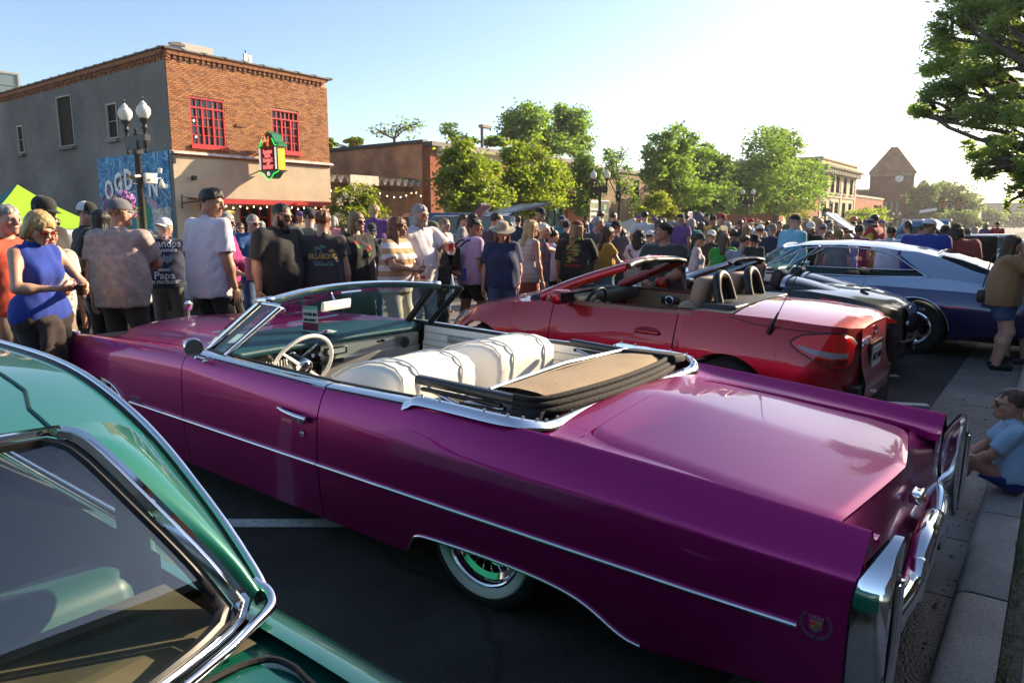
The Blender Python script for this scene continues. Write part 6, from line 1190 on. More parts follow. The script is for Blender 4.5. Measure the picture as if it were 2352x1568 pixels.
text('BFG',.05,WW,blu,(-.02,.925,.085),(R(90),0,R(180)),ext=.001)
# green sedan under the viewer's elbow
gr=empty('green_coupe',(0,1.46,0),(0,-R(1.24),R(90)));tag(gr,'green vintage coupe in the near left corner, seen through its chrome-framed rear window','car')
GRN_=mat('green_paint',(.006,.135,.092),.30,.25,coat=1);GL2=carglass('backlight_glass',(.82,.88,.87),1.9)
g3=lambda X,Y,Z_:(Y-1.46,-X,Z_)
bt=smooth_curve([(0,1.45,1.315),(.25,1.455,1.312),(.43,1.47,1.303),(.52,1.475,1.297)],12);sidec=smooth_curve([(.52,1.475,1.297),(.56,1.43,1.275),(.62,1.33,1.165),(.68,1.245,1.05),(.715,1.19,.965)],14);bb_=smooth_curve([(.715,1.18,.952),(.60,1.125,.948),(.40,1.075,.945),(0,1.05,.945)],14)
def both(c):return np.array([g3(*p)for p in c]),np.array([g3(-p[0],p[1],p[2])for p in c])
def offs(c,d):return np.array([(p[0],p[1],p[2])for p in c])+d
cen=np.array([0,1.25,1.12])
def shrink(c,k):return cen+(np.array(c)-cen)*k
loop=np.vstack([bt,sidec[1:],bb_[1:]])
def ringband(c,a,b,da,db,m,name,sm=60):
 for M_,fl in((1,False),(-1,True)):
  P=np.array([[g3(M_*q[0],q[1],q[2])for q in(shrink([p],a)[0]+(0,-da,da),shrink([p],(a+b)/2)[0]+(0,-(da+db)/2-.006,(da+db)/2+.006),shrink([p],b)[0]+(0,-db,db))]for p in c]);MB().grid(P,flip=fl).obj(name,m,gr,smooth=sm)
ringband(loop,1.0,.978,.004,.010,CHROME,'outer_reveal');ringband(loop,.976,.950,.010,.004,CHROME,'inner_reveal');ringband(loop,.948,.905,.002,-.004,BLACK,'window_gasket')
gl=shrink(loop,.93);k=len(gl);rows=[]
for i in range(14):
 t=i/13;j=np.interp(t,[0,1],[11,11+13]);a=gl[min(k-1,int(round(j)))];rows.append(a)
P=[];
for a in rows:P.append([g3(a[0]*u,a[1]-.035*(1-u*u),a[2])for u in np.linspace(-1,1,15)])
MB().grid(np.array(P)).obj('rear_window',GL2,gr,smooth=180)
rail=smooth_curve([(.755,1.215,.94),(.757,1.26,.985),(.762,1.43,1.085),(.765,1.70,1.205),(.762,2.04,1.283),(.755,2.49,1.295),(.74,3.0,1.28),(.70,3.5,1.23)],44)
def roofrow(p,top):
 q=[]
 for t in np.linspace(0,1,9):c=p+(top-p)*t;q.append(c+np.array([0,-.35,1])*.028*math.sin(math.pi*t))
 return q
for M_,fl in((1,True),(-1,False)):
 sd_=shrink(sidec,1.004);n1=18;idx=np.linspace(0,len(sidec)-1,n1);
 P=[]
 for i in range(n1):
  s_=np.array([np.interp(idx[n1-1-i],range(len(sidec)),sd_[:,k_])for k_ in range(3)]);r_=rail[int(i*1.02)];P.append([g3(M_*c[0],c[1],c[2])for c in roofrow(r_,s_)])
 MB().grid(np.array(P),flip=not fl).obj('quarter_pillar',GRN_,gr,smooth=60)
 i0=int((n1-1)*1.02);P2=[]
 for i in range(i0,44):
  r_=rail[i];f_=(i-i0)/(43-i0);c0=np.array([0,1.45+(r_[1]-rail[i0][1])*1.02+(0),0]);top=np.array([0,max(1.45,1.45+(r_[1]-rail[i0][1])),pl([0,.3,.6,1],[1.316,1.36,1.355,1.28],f_)])
  row=[]
  for t in np.linspace(0,1,12):
   xx=r_[0]*(1-t);ze_=r_[2];zz=ze_+(top[2]-ze_)*(1-(1-t)**2.2);yy=r_[1]+(top[1]-r_[1])*t**.8
   row.append(g3(M_*xx,yy,zz))
  P2.append(row)
 MB().grid(np.array(P2),flip=not fl).obj('roof',GRN_,gr,smooth=60)
 ra=np.array([g3(M_*(p[0]+.012),p[1],p[2]+.004)for p in rail]);MB().tube(ra,.009,7).obj('drip_rail',CHROME,gr,smooth=60);MB().tube(np.array([g3(M_*(p[0]+.005),p[1]+.004,p[2]-.006)for p in rail]),.014,7).obj('drip_gutter',BLACK,gr,smooth=60)
 MB().tube(smooth_curve([g3(M_*.758,1.245,.972),g3(M_*.770,1.215,.954),g3(M_*.755,1.185,.942),g3(M_*.71,1.162,.938),g3(M_*.6,1.115,.936),g3(M_*.4,1.065,.934),g3(0,1.04,.934)],40),.011,8).obj('belt_moulding',CHROME,gr,smooth=60)
 MB().tube([np.array(P2[int(j)][2+int(j<5)])*.5+np.array(P2[int(j)][3])*.5+(0,0,.001)for j in np.linspace(0,14,12)],.0045,5).obj('roof_seam',mat('green_seam',(.003,.06,.05),.4),gr)
 fs_=[]
 for Y in np.concatenate([np.linspace(3.6,1.3,14),np.linspace(1.22,.22,16)]):
  fall=max(0,(1.1-Y))**2*.10;w=.88-.10*max(0,(.8-Y))**2;zt=.905-fall*.6
  fs_.append([g3(M_*q[0],Y,q[1])for q in((.715,zt+.018),(.745,zt+.015),(.78,zt),(.82,zt-.028),(.85,zt-.065),(w,zt-.12),(w+.015,zt-.22),(w+.01,.5),(w-.03,.25))])
 MB().grid(np.array(fs_),flip=not fl).obj('rear_fender',GRN_,gr,smooth=60);wheel(gr,g3(M_*.74,1.3,.33),.33,.2,.2,-M_,'mag',5)
tl=[]
for Y in np.linspace(1.045,.24,18):tl.append([g3(x,Y+(.05-.0)*abs(x/.68)**2*max(0,(Y-.6))/.45,.928-max(0,1.1-Y)**2*.07-.02*abs(x/.7)**2.5)for x in np.linspace(-.66,.66,19)])
MB().grid(np.array(tl)).obj('boot_lid',GRN_,gr,smooth=60)
for M_ in(1,-1):MB().tube(smooth_curve([g3(M_*.30,1.052,.927),g3(M_*.55,1.09,.922),g3(M_*.66,1.085,.915),g3(M_*.69,1.03,.912),g3(M_*.68,.9,.905),g3(M_*.68,.3,.86)],24),.006,6).obj('boot_gap',DARKR,gr)
MB().grid(np.array([[g3(x,Y,.921-max(0,1.1-Y)**2*.07-.02*abs(x/.7)**2.5)for x in np.linspace(-.74,.74,9)]for Y in np.linspace(1.19,.22,10)])).obj('deck_surround',GRN_,gr,smooth=60)
MB().grid(np.array([[g3(x,.225,z)for x in np.linspace(-.86,.86,5)]for z in(.87,.6,.3)])).obj('tail_panel',GRN_,gr);MB().b2(g3(.7,.4,.2),g3(-.7,4.2,.45)).obj('chassis',DARKR,gr)
MINT=mat('mint_vinyl',(.12,.32,.26),.45);SEATG=mat('grey_vinyl',(.16,.155,.15),.35,coat=.3)
MB().grid(np.array([[g3(x,Y,.93-.012*(1.6-Y))for x in np.linspace(-.68,.68,7)]for Y in(1.12,1.28,1.45)])).obj('parcel_shelf',mat('olive_shelf',(.10,.09,.05),.8,var=.3,vscale=8),gr)
MB().rbox(g3(0,1.58,.80),(.2,1.34,.30),.07,rot=(0,.2,0)).obj('rear_seat_back',mat('dark_green_vinyl',(.012,.075,.055),.45),gr,smooth=60);MB().rbox(g3(0,1.95,.52),(.6,1.34,.2),.08).obj('rear_seat_cushion',MINT,gr,smooth=60)
for q,lab in((.33,'a'),(-.33,'b')):
 MB().rbox(g3(q,2.50,.80),(.16,.58,.46),.07,rot=(0,-.25,0)).obj('front_seat_back',SEATG,gr,smooth=60);MB().tube([g3(q-.27,2.42,.98),g3(q,2.40,1.03),g3(q+.27,2.42,.98)],.014).obj('seat_trim',CHROME,gr,smooth=60)
 MB().rbox(g3(q,2.85,.5),(.55,.6,.2),.08).obj('front_seat_cushion',SEATG,gr,smooth=60)
for M_ in(1,-1):
 MB().grid(np.array([[g3(M_*.70,Y,z)for z in(.97,.7,.4)]for Y in np.linspace(1.5,3.4,6)])).obj('door_card',MINT,gr)
 MB().tube([g3(M_*.715,1.55,1.06),g3(M_*.70,1.85,1.15),g3(M_*.68,2.4,1.21),g3(M_*.66,3.0,1.20)],.013).tube([g3(M_*.72,1.55,.985),g3(M_*.72,2.4,.99),g3(M_*.72,3.2,.99)],.013).obj('window_channel',CHROME,gr,smooth=60)
 MB().tube([g3(M_*.66,1.56,1.12),g3(M_*.64,1.9,1.19),g3(M_*.62,2.6,1.21)],.03,6).obj('headlining_edge',MINT,gr,smooth=60);MB().rbox(g3(M_*.705,1.62,1.05),(.16,.02,.22),.02).obj('quarter_trim',MINT,gr,smooth=60)
MB().rbox(g3(0,3.45,.86),(.3,1.4,.16),.06).obj('dashboard',CABIN,gr,smooth=60);MB().rbox(g3(.02,3.15,1.20),(.03,.24,.06),.02).obj('rear_view_mirror',CHROME,gr,smooth=60);MB().grid(np.array([[g3(x,Y,(1.27 if Y<3.2 else 1.2)-.22*(x/.66)**2)for x in np.linspace(-.60,.60,9)]for Y in(1.55,2.0,2.6,3.2,3.5)])).obj('headlining',mat('dark_headliner',(.05,.055,.055),.8),gr)
fb_=[]
for Y in np.linspace(3.6,5.3,8):fb_.append([g3(x,Y,.93-.12*max(0,(Y-4.6))-.03*abs(x/.8)**2)for x in np.linspace(-.86,.86,9)])
MB().grid(np.array(fb_)).obj('bonnet',GRN_,gr,smooth=60)
MB().grid(np.array([[g3(x,Y,z)for x in np.linspace(-.72,.72,7)]for Y,z in((3.9,.94),(3.5,1.23))])).obj('windscreen',GLASS,gr)
# people: one continuous body surface per figure
def surface_nets(F,o,h):
 s=F<0;n=np.array(F.shape);C=[(i,j,k)for i in(0,1)for j in(0,1)for k in(0,1)]
 sl=lambda c:tuple(slice(c[a],n[a]-1+c[a])for a in range(3))
 cnt=sum(s[sl(c)].astype(np.int8)for c in C);act=(cnt>0)&(cnt<8);ijk=np.argwhere(act)
 if len(ijk)==0:return np.zeros((0,3)),[]
 idx=-np.ones(act.shape,int);idx[act]=np.arange(len(ijk));P=np.zeros((len(ijk),3));W_=np.zeros(len(ijk));fv={c:F[sl(c)][act]for c in C}
 for a in C:
  for b in C:
   if sum(abs(x-y)for x,y in zip(a,b))==1 and a<b:
    fa,fb=fv[a],fv[b];m=(fa<0)!=(fb<0);t=np.where(m,fa/np.where(m,fa-fb,1),0)[:,None]
    P+=m[:,None]*(np.array(a)+(np.array(b)-np.array(a))*t);W_+=m
 V=o+h*(ijk+P/W_[:,None]);Q=[]
 for ax in range(3):
  u,v=[(1,2),(2,0),(0,1)][ax];A=[slice(1,m-1)for m in n];A[ax]=slice(0,n[ax]-1);B=list(A);B[ax]=slice(1,n[ax])
  s0,s1=s[tuple(A)],s[tuple(B)];e=np.argwhere(s0!=s1);fl=s0[s0!=s1];off=np.ones(3,int);off[ax]=0;e=e+off
  du=np.eye(3,dtype=int)[u];dv=np.eye(3,dtype=int)[v];q=np.stack([idx[tuple((e-d).T)]for d in(du+dv,dv,0*du,du)],1)
  q[~fl]=q[~fl][:,::-1];Q.append(q)
 return V,np.concatenate(Q)
class Field:
 def __init__(s,lo,hi,h):
  s.lo=np.array(lo,float);s.h=h;s.n=np.ceil((np.array(hi)-s.lo)/h).astype(int)+1;s.F=np.full(s.n,1.,np.float32)
  s.ax=[s.lo[a]+h*np.arange(s.n[a])for a in range(3)]
 def _sub(s,lo,hi):
  a=[max(0,int((lo[i]-s.lo[i])/s.h))for i in range(3)];b=[min(s.n[i],int((hi[i]-s.lo[i])/s.h)+2)for i in range(3)]
  return tuple(slice(x,max(x,y))for x,y in zip(a,b))
 def cone(s,p,r1,q=None,r2=None,k=.03,fl=1.,sub=False,cut=None,w=1.):
  p=np.array(p,float);q=p if q is None else np.array(q,float);r2=r1 if r2 is None else r2;R_=max(r1,r2)*max(1,fl,w)+k+s.h*2
  S=s._sub(np.minimum(p,q)-R_,np.maximum(p,q)+R_);x,y,z=np.ix_(*[s.ax[a][S[a]]for a in range(3)])
  if x.size*y.size*z.size==0:return s
  ab=q-p;L2=ab@ab+1e-12;X,Y,Z=(x-p[0])/w,(y-p[1])/fl,z-p[2];aw=ab/np.array([w,fl,1]);L2=aw@aw+1e-12
  t=np.clip((X*aw[0]+Y*aw[1]+Z*aw[2])/L2,0,1)
  d=(np.sqrt((X-t*aw[0])**2+(Y-t*aw[1])**2+(Z-t*aw[2])**2)-(r1+(r2-r1)*t))*min(1,(1+fl)/2)
  if cut is not None:d=np.maximum(d,(x-cut[0][0])*cut[1][0]+(y-cut[0][1])*cut[1][1]+(z-cut[0][2])*cut[1][2])
  A=s.F[S]
  if sub:d=-d;hh=np.maximum(k-np.abs(A-d),0)/k;s.F[S]=np.maximum(A,d)+hh*hh*k/4
  else:hh=np.maximum(k-np.abs(A-d),0)/k;s.F[S]=np.minimum(A,d)-hh*hh*k/4
  return s
 def plane(s,p,n):
  x,y,z=np.ix_(*s.ax);s.F=np.maximum(s.F,(x-p[0])*n[0]+(y-p[1])*n[1]+(z-p[2])*n[2]);return s
 def noise(s,amp,fr,seed=0,aniso=(1,1,1),n=5):
  r=np.random.default_rng(seed);x,y,z=np.ix_(*s.ax);a=0
  for i in range(n):k=r.normal(size=3)*fr*np.array(aniso)*(1+i*.35);a=a+np.sin(k[0]*x+k[1]*y+k[2]*z+r.random()*6.28)/n**.5
  s.F=s.F+amp*a.astype(np.float32);return s
 def mesh(s):
  s.F[0]=s.F[-1]=1;s.F[:,0]=s.F[:,-1]=1;s.F[:,:,0]=s.F[:,:,-1]=1;return surface_nets(s.F,s.lo,s.h)
def head_mesh(h,male=True):
 f=Field((-.11,-.13,-.20),(.11,.15,.15),h);j=1 if male else.92
 f.cone((0,-.014,.030),.082,k=.02,fl=1.16,w=.93).cone((0,.01,-.02),.062*j,(0,.052,-.074),.034*j,k=.03)
 for q in(1,-1):
  f.cone((q*.036,.045,-.018),.034,k=.03).cone((q*.05,.01,-.05),.022*j,(q*.018,.062,-.088),.017*j,k=.03).cone((q*.012,.084,.024),.012,(q*.046,.070,.026),.011,k=.015).cone((q*.033,.092,.006),.012,sub=True,k=.014).cone((q*.033,.0745,.005),.0125,k=.004)
  f.cone((q*.074,-.006,.012),.012,(q*.072,.0,-.028),.009,k=.008,fl=1.5,w=.7)
  f.cone((q*.010,.098,-.024),.009,k=.008)
 f.cone((0,.082,.016),.010,(0,.112,-.020),.011,k=.014).cone((0,.078,-.06),.022,k=.02).cone((-.016,.090,-.051),.007,(.016,.090,-.051),.007,k=.006).cone((-.013,.089,-.062),.0075,(.013,.089,-.062),.0075,k=.006).cone((0,.078,-.090),.018*j,k=.02)
 f.cone((0,-.02,-.05),.054*(1 if male else.86),(0,-.032,-.19),.060*(1 if male else.86),k=.03)
 V,Q=f.mesh();c=V[Q].mean(1);x,y,z=np.abs(c[:,0]),c[:,1],c[:,2];m=np.zeros(len(Q),int)
 e=(np.abs(x-.033)<.0145)&(np.abs(z-.005)<.0075)&(y>.066);m[e]=1;m[e&(np.abs(x-.032)<.0065)]=2
 m[(x<.021)&(z>-.066)&(z<-.047)&(y>.082)]=3;m[(z>.020)&(z<.031)&(x>.014)&(x<.052)&(y>.064)]=4
 return V,Q,m
HEADS={(g,f):head_mesh(.0062 if f else.0095,g)for g in(True,False)for f in(True,False)}
def hand_mesh(curl,h=.0052,spread=.012):
 f=Field((-.07,-.05,-.21),(.075,.09,.03),h)
 f.cone((0,0,.02),.026,(0,0,-.02),.027,k=.02,fl=.75).cone((-.022,0,-.03),.020,(-.028,.004,-.082),.014,k=.02,fl=.8).cone((.015,0,-.03),.021,(.024,.004,-.084),.014,k=.02,fl=.8).cone((0,.0,-.03),.022,(0,.003,-.085),.015,k=.015,fl=.7)
 for i,(x0,L_)in enumerate(((.029,.072),(.010,.080),(-.010,.075),(-.029,.060))):
  p=np.array([x0,.004,-.084]);a=curl*.5;sp=(x0/.03)*spread/.08
  for k,(fr,r_)in enumerate(((.46,.0088),(.30,.0080),(.26,.0072))):
   d=np.array([sp,math.sin(a),-math.cos(a)]);q=p+d*L_*fr;f.cone(p,r_,q,r_-.0006,k=.003);p=q;a+=curl*(.9 if k==0 else.7)
 t0=np.array([.030,.006,-.030]);t1=t0+np.array([.026,.018+.012*curl,-.028]);t2=t1+np.array([.008-.018*curl,.012+.018*curl,-.026]);t3=t2+np.array([-.004-.014*curl,.004+.006*curl,-.020])
 f.cone(t0,.015,t1,.0115,k=.012).cone(t1,.0105,t2,.0095,k=.003).cone(t2,.0092,t3,.0078,k=.003);return f.mesh()
HANDS={'relaxed':hand_mesh(.35),'grip':hand_mesh(1.05),'flat':hand_mesh(.1,spread=.03)}
SKINS={k:mat('skin_'+k,c,.48,var=.07,vscale=30,bump=.08,bscale=120,sheen=.05)for k,c in dict(fair=(.52,.29,.20),rosy=(.48,.24,.165),tan=(.38,.19,.115),brown=(.25,.115,.065),dark=(.14,.062,.037)).items()}
EYEW=mat('eye_white',(.6,.57,.53),.25);EYED=mat('eye_dark',(.03,.02,.015),.15);LIPS=mat('lip',(.33,.115,.10),.4)
HAIRC={k:mat('hair_'+k,c,.42,var=.35,vscale=70,bump=.6,bscale=170,stretch=(1,1,.12))for k,c in dict(black=(.012,.010,.009),brown=(.055,.028,.014),auburn=(.14,.05,.018),blond=(.42,.28,.12),darkblond=(.24,.15,.07),grey=(.27,.255,.235),white=(.5,.48,.44)).items()}
def cloth(col,name=None,rough=.85,var=.08):
 return mat(name or 'cloth_%03d_%03d_%03d'%tuple(int(c*255)for c in col),col,rough,var=var,vscale=6,bump=.35,bscale=220,sheen=.12)
def pattern(name,kind_,c1,c2,sc,c3=None):
 if name in MATS:return MATS[name]
 m=bpy.data.materials.new(name);m.use_nodes=True;MATS[name]=m;nt=m.node_tree;L=nt.links;b=nt.nodes['Principled BSDF'];b.inputs['Roughness'].default_value=.85
 tc=nt.nodes.new('ShaderNodeTexCoord').outputs['Object'];rp=nt.nodes.new('ShaderNodeValToRGB');e=rp.color_ramp.elements;e[0].color=tuple(c1)+(1,);e[1].color=tuple(c2)+(1,)
 if kind_=='stripe':
  t=nt.nodes.new('ShaderNodeTexWave');t.bands_direction='Z';t.inputs['Scale'].default_value=sc;t.inputs['Distortion'].default_value=.6;L.new(tc,t.inputs['Vector']);o=t.outputs[0];e[0].position=.48;e[1].position=.52
 elif kind_=='plaid':
  a=nt.nodes.new('ShaderNodeTexWave');a.bands_direction='Z';a.inputs['Scale'].default_value=sc;c=nt.nodes.new('ShaderNodeTexWave');c.bands_direction='X';c.inputs['Scale'].default_value=sc;L.new(tc,a.inputs['Vector']);L.new(tc,c.inputs['Vector'])
  x=nt.nodes.new('ShaderNodeMath');x.operation='MAXIMUM';L.new(a.outputs[0],x.inputs[0]);L.new(c.outputs[0],x.inputs[1]);o=x.outputs[0];e[0].position=.75;e[1].position=.9
 else:
  t=nt.nodes.new('ShaderNodeTexVoronoi' if kind_=='dots' else 'ShaderNodeTexNoise');t.inputs['Scale'].default_value=sc;L.new(tc,t.inputs['Vector']);o=t.outputs[0];e[0].position,e[1].position=(.30,.36)if kind_=='dots' else(.44,.52)
 if c3:n_=e.new(.8);n_.color=tuple(c3)+(1,)
 L.new(o,rp.inputs[0]);L.new(rp.outputs[0],b.inputs['Base Color']);return m
def ik(a,c,l1,l2,hint):
 a,c=np.array(a,float),np.array(c,float);d=c-a;L_=np.linalg.norm(d);m=(l1+l2)*.995
 if L_>m:c=a+d*m/L_;d=c-a;L_=m
 u=d/L_;x=(l1*l1-l2*l2+L_*L_)/(2*L_);hh=math.sqrt(max(0,l1*l1-x*x));v=np.array(hint,float);v-=u*(v@u);v/=np.linalg.norm(v)+1e-9
 return a+u*x+v*hh,c
ARMS={'down':((.27,.05,.80),(.25,-1,0),(-1,.1,0),'relaxed'),'hold':((.12,.33,1.13),(.9,-.5,-.6),(-.8,.1,.2),'grip'),'phone':((.07,.30,1.16),(1,-.4,-.7),(-.3,-.6,.6),'grip'),'pocket':((.215,.06,.90),(.7,-1,0),(-1,0,0),'relaxed'),'cross':((-.13,.20,1.20),(.8,.1,-.8),(0,-1,0),'relaxed'),'cup':((.16,.36,1.22),(1,-.3,-.7),(-.9,.2,.1),'grip'),'belly':((.06,.24,1.04),(1,-.5,-.2),(0,-1,.3),'relaxed'),'face':((.05,.20,1.50),(.7,.3,-.9),(-.5,-.4,0),'flat'),'point':((.66,.24,1.30),(.2,-.6,-.8),(0,.2,-1),'flat'),'back':((.08,-.17,.98),(1,-.6,0),(0,-1,0),'relaxed'),'swing':((.28,.16,.82),(.3,-1,0),(-1,.1,0),'relaxed'),'carry':((-.10,.22,1.10),(1,-.2,-.3),(0,-.6,1),'relaxed'),'wave':((.2,.30,1.36),(.9,0,-.8),(-.2,1,0),'flat')}
NP=[0]
def rotm(yaw=0,pitch=0,roll=0):return np.array((Matrix.Rotation(yaw,3,'Z')@Matrix.Rotation(-pitch,3,'X')@Matrix.Rotation(roll,3,'Y')))
def figure(loc,rz,H,label,male=True,skin='fair',hair='short',hc='brown',top=(.5,.5,.5),topk='tee',bot=(.02,.03,.06),botk='pants',arms=('down','down'),hyaw=0,hpitch=8,build=1.,belly=0.,stance=0.,hat=None,hatc=(.02,.02,.02),hatc2=None,glasses=None,beard=None,fine=True,group=None,hem=.86,sleeve=.55,seat=None,child=1.,lean=0.,shoes=(.03,.03,.035),name='person',bust=None,tuck=False):
 NP[0]+=1;sd=NP[0]*13;h=.0175 if fine else.029;s=H/1.75;hs=s if child==1 else s*child;hs*=.985 if male else.96
 sw=(.188 if male else.162)*build**.5;hw=.092 if male else.10;b=build
 pel=np.array([0,0,.94])if seat is None else np.array([0,0,seat['pelvis']/s]);nb_=pel+np.array([0,.02+.5*math.sin(R(lean)),.53*math.cos(R(lean))]);up=(nb_-pel)/np.linalg.norm(nb_-pel);T=lambda x,y,t:pel+up*t*.53+np.array([x,y,0])
 sh={q:T(q*sw,-.005,.89)for q in(1,-1)};J={}
 for q,nm in((1,arms[0]),(-1,arms[1])):
  a=ARMS[nm]if isinstance(nm,str)else nm;t=np.array(a[0])*(q,1,1)+(pel-(0,0,.94))*(1 if seat is None else 1)+(0,.5*math.sin(R(lean))*.7,0)*np.array([1,1,1])
  if nm in('down','pocket','swing'):t[0]+=q*(.05*(b-1)+.03*belly)
  if nm in('hold','cup','belly','cross','phone'):t[1]+=.10*belly
  e,w=ik(sh[q],t,.285,.255,np.array(a[1])*(q,1,1));J[q]=(sh[q],e,w,np.array(a[2])*(q,1,1),a[3])
 LG={}
 for q in(1,-1):
  hp=pel+np.array([q*hw,0,-.02]);ft=np.array([q*(.11+.01*b),stance*q*.5,.085])if seat is None else np.array(seat['foot'])*(q,1,1)/s
  k,f_=ik(hp,ft,.43,.425,(q*.08,1,0)if seat is None else(q*.25,1,.6));LG[q]=(hp,k,f_)
 lo=np.array([-.55,-.42,-.02]);hi=np.array([.55,.55,1.62]);pts=np.array([J[q][i]for q in(1,-1)for i in(1,2)]+[LG[q][i]for q in(1,-1)for i in(1,2)]);lo=np.minimum(lo+(.12,.12,0),pts.min(0)-.14);hi=np.maximum((.36,.30,nb_[2]+.16),pts.max(0)+.14);lo[2]=max(lo[2],-.03)
 def torso(f,inf=0.,k=.06):
  fm=0 if male else 1
  f.cone(T(-hw*.75,0,.02),(.115+.008*fm)*b+inf,T(hw*.75,0,.02),(.115+.008*fm)*b+inf,k=k,fl=.88)
  f.cone(T(0,0,.10),(.125-.008*fm)*b+inf,T(0,0,.45),(.118-.014*fm)*b+inf,k=k,fl=.80,w=1.08);f.cone(T(-.055,0,.62),(.118-.012*fm)*b**.8+inf,T(.055,0,.62),(.118-.012*fm)*b**.8+inf,k=k,fl=.86)
  f.cone(T(-sw*.72,-.01,.86),.066*b**.5+inf,T(sw*.72,-.01,.86),.066*b**.5+inf,k=.07);f.cone(T(0,-.02,.88),.06,nb_+(0,-.01,.02),.058,k=.05)
  if belly:f.cone(T(0,.05+.06*belly,.22),.10*b*(.6+belly*.5)+inf,T(0,.05+.05*belly,.38),.10*b*(.6+belly*.4)+inf,k=.08)
  if not male:
   for q in(1,-1):f.cone(T(q*.068,.075*b,.60),(bust or.058)*b**.5+inf,k=.05)
  else:
   for q in(1,-1):f.cone(T(q*.075,.05*b,.66),.062*b**.5+inf*.6,k=.06)
 def arm(f,inf,q,frac=9,k=.03):
  a,e,w,pd,_=J[q];r=(.047 if male else.040)*b**.6
  if frac<1:d=(e-a)/np.linalg.norm(e-a);en=a+(e-a)*frac;f.cone(a,r*1.22+inf,en+d*.08,r*1.05+inf*1.9,k=k,cut=(en,d))
  else:
   f.cone(a,r*1.18+inf,e,r*.86+inf,k=.04)
   if frac>=2:f.cone(e,r*.90+inf,w,r*.58+inf,k=.025).cone(e+(w-e)*.28,r*.92+inf,k=.04)
   else:d=(w-e)/np.linalg.norm(w-e);en=e+(w-e)*(frac-1)*.98;f.cone(e,r*.9+inf,en+d*.06,r*.7+inf*1.2,k=.03,cut=(en,d))
 def leg(f,inf,q,frac=2,k=.05,fl=1.0):
  hp,kn,ft=LG[q];r=(.082 if male else.084)*b**.7
  if frac<1:d=(kn-hp)/np.linalg.norm(kn-hp);en=hp+(kn-hp)*frac;f.cone(hp,r*1.06+inf,en+d*.08,r*.82+inf*1.6,k=k,cut=(en,d))
  else:
   f.cone(hp,r*1.06+inf,kn,r*.64+inf,k=k)
   if frac<2:d=(ft-kn)/np.linalg.norm(ft-kn);en=kn+(ft-kn)*(frac-1);f.cone(kn,r*.66+inf,en+d*.06,r*.6+inf*1.5,k=.03,cut=(en,d))
   else:f.cone(kn,r*.64+inf,ft,r*.42+inf*fl,k=.04);(f.cone(kn+(ft-kn)*.3+(0,-.018,0),r*.60+inf,k=.05)if inf==0 else None)
 f=Field(lo,hi,h);torso(f)
 for q in(1,-1):arm(f,0,q);leg(f,0,q);ft=LG[q][2];f.cone(ft+(0,-.03,-.045),.034,ft+(0,.13,-.055),.026,k=.03,w=1.15)
 V,Q=f.mesh();VV=[V*s];QQ=[Q];MI=[np.zeros(len(Q),int)];n=len(V)
 HR=rotm(R(hyaw),R(hpitch));hc_=(nb_+np.array([0,.022,.155]))*s;nk=np.array([0,-.03,-.10])*hs;hp0=hc_+nk
 tohead=lambda P:(np.asarray(P)*hs-nk)@HR.T+hp0
 hv,hq,hm=HEADS[(male,fine)];VV.append(tohead(hv));QQ.append(hq+n);MI.append(hm);n+=len(hv);hands={}
 for q in(1,-1):
  a,e,w,pd,shp=J[q];d=(w-e)/np.linalg.norm(w-e);zax=-d;y=pd-zax*(pd@zax);y=y/(np.linalg.norm(y)+1e-9);x=np.cross(y,zax);M_=np.stack([x,y,zax],1);v,hq_=HANDS[shp];g=.94 if male else.86
  fl=q<0;v2=v*((-1 if fl else 1),1,1)*g*hs/s
  th=x if not fl else-x
  if(th@np.array([0,.5,1.0]))<0 and nm not in():v2=v2*(-1,1,1);fl=not fl
  VV.append((v2@M_.T+w+d*.01)*s);QQ.append((hq_[:,::-1]if fl else hq_)+n);MI.append(np.zeros(len(hq_),int));n+=len(v);hands[q]=((w+d*.085+y*.035)*s,d)
 me=bpy.data.meshes.new(name);A=np.concatenate(VV);B=np.concatenate(QQ);me.from_pydata(A.tolist(),[],B.tolist());hm_=HAIRC[hc]
 for m in(SKINS[skin],EYEW,EYED,LIPS if male else mat('lip_rose',(.36,.08,.09),.35),hm_):me.materials.append(m)
 me.polygons.foreach_set('material_index',np.concatenate(MI));me.polygons.foreach_set('use_smooth',[True]*len(B));me.update()
 o=bpy.data.objects.new(name,me);COL.objects.link(o);o.location=loc;o.rotation_euler=(0,0,rz);tag(o,label,'person',group)
 def part(nm,f,m,sc=None,xf=None):
  V,Q=f.mesh()if isinstance(f,Field)else f
  if len(V)==0:return None
  V=V*s if xf is None else xf(V);me=bpy.data.meshes.new(nm);me.from_pydata(V.tolist(),[],np.asarray(Q).tolist());me.materials.append(m);me.polygons.foreach_set('use_smooth',[True]*len(Q));me.update();c=bpy.data.objects.new(nm,me);COL.objects.link(c);c.parent=o;return c
 bm_=bot if not isinstance(bot,tuple)else cloth(bot);f=Field(lo,hi,h);inf=.014
 if botk=='skirt' or botk=='longskirt':
  z1=.50 if botk=='skirt' else.12;f.cone(T(0,0,.10),.118*b+inf,T(0,0,-.05),.145*b+inf,k=.05,fl=.85,w=1.12);f.cone((0,0,.88),.150*b+inf,(0,.01,z1-.1),.185*b+inf,k=.05,fl=.85,w=1.08,cut=((0,0,z1),(0,0,-1)));f.plane((0,0,z1),(0,0,-1))
 else:
  f.cone(T(-hw*.75,0,.02),.118*b+inf,T(hw*.75,0,.02),.118*b+inf,k=.06,fl=.9);f.cone(T(0,0,.06),.118*b+inf,T(0,0,.17),.112*b+inf,k=.05,fl=.86,w=1.05)
  if belly:f.cone(T(0,.04+.05*belly,.10),.09*b*(.6+belly*.4)+inf,k=.08)
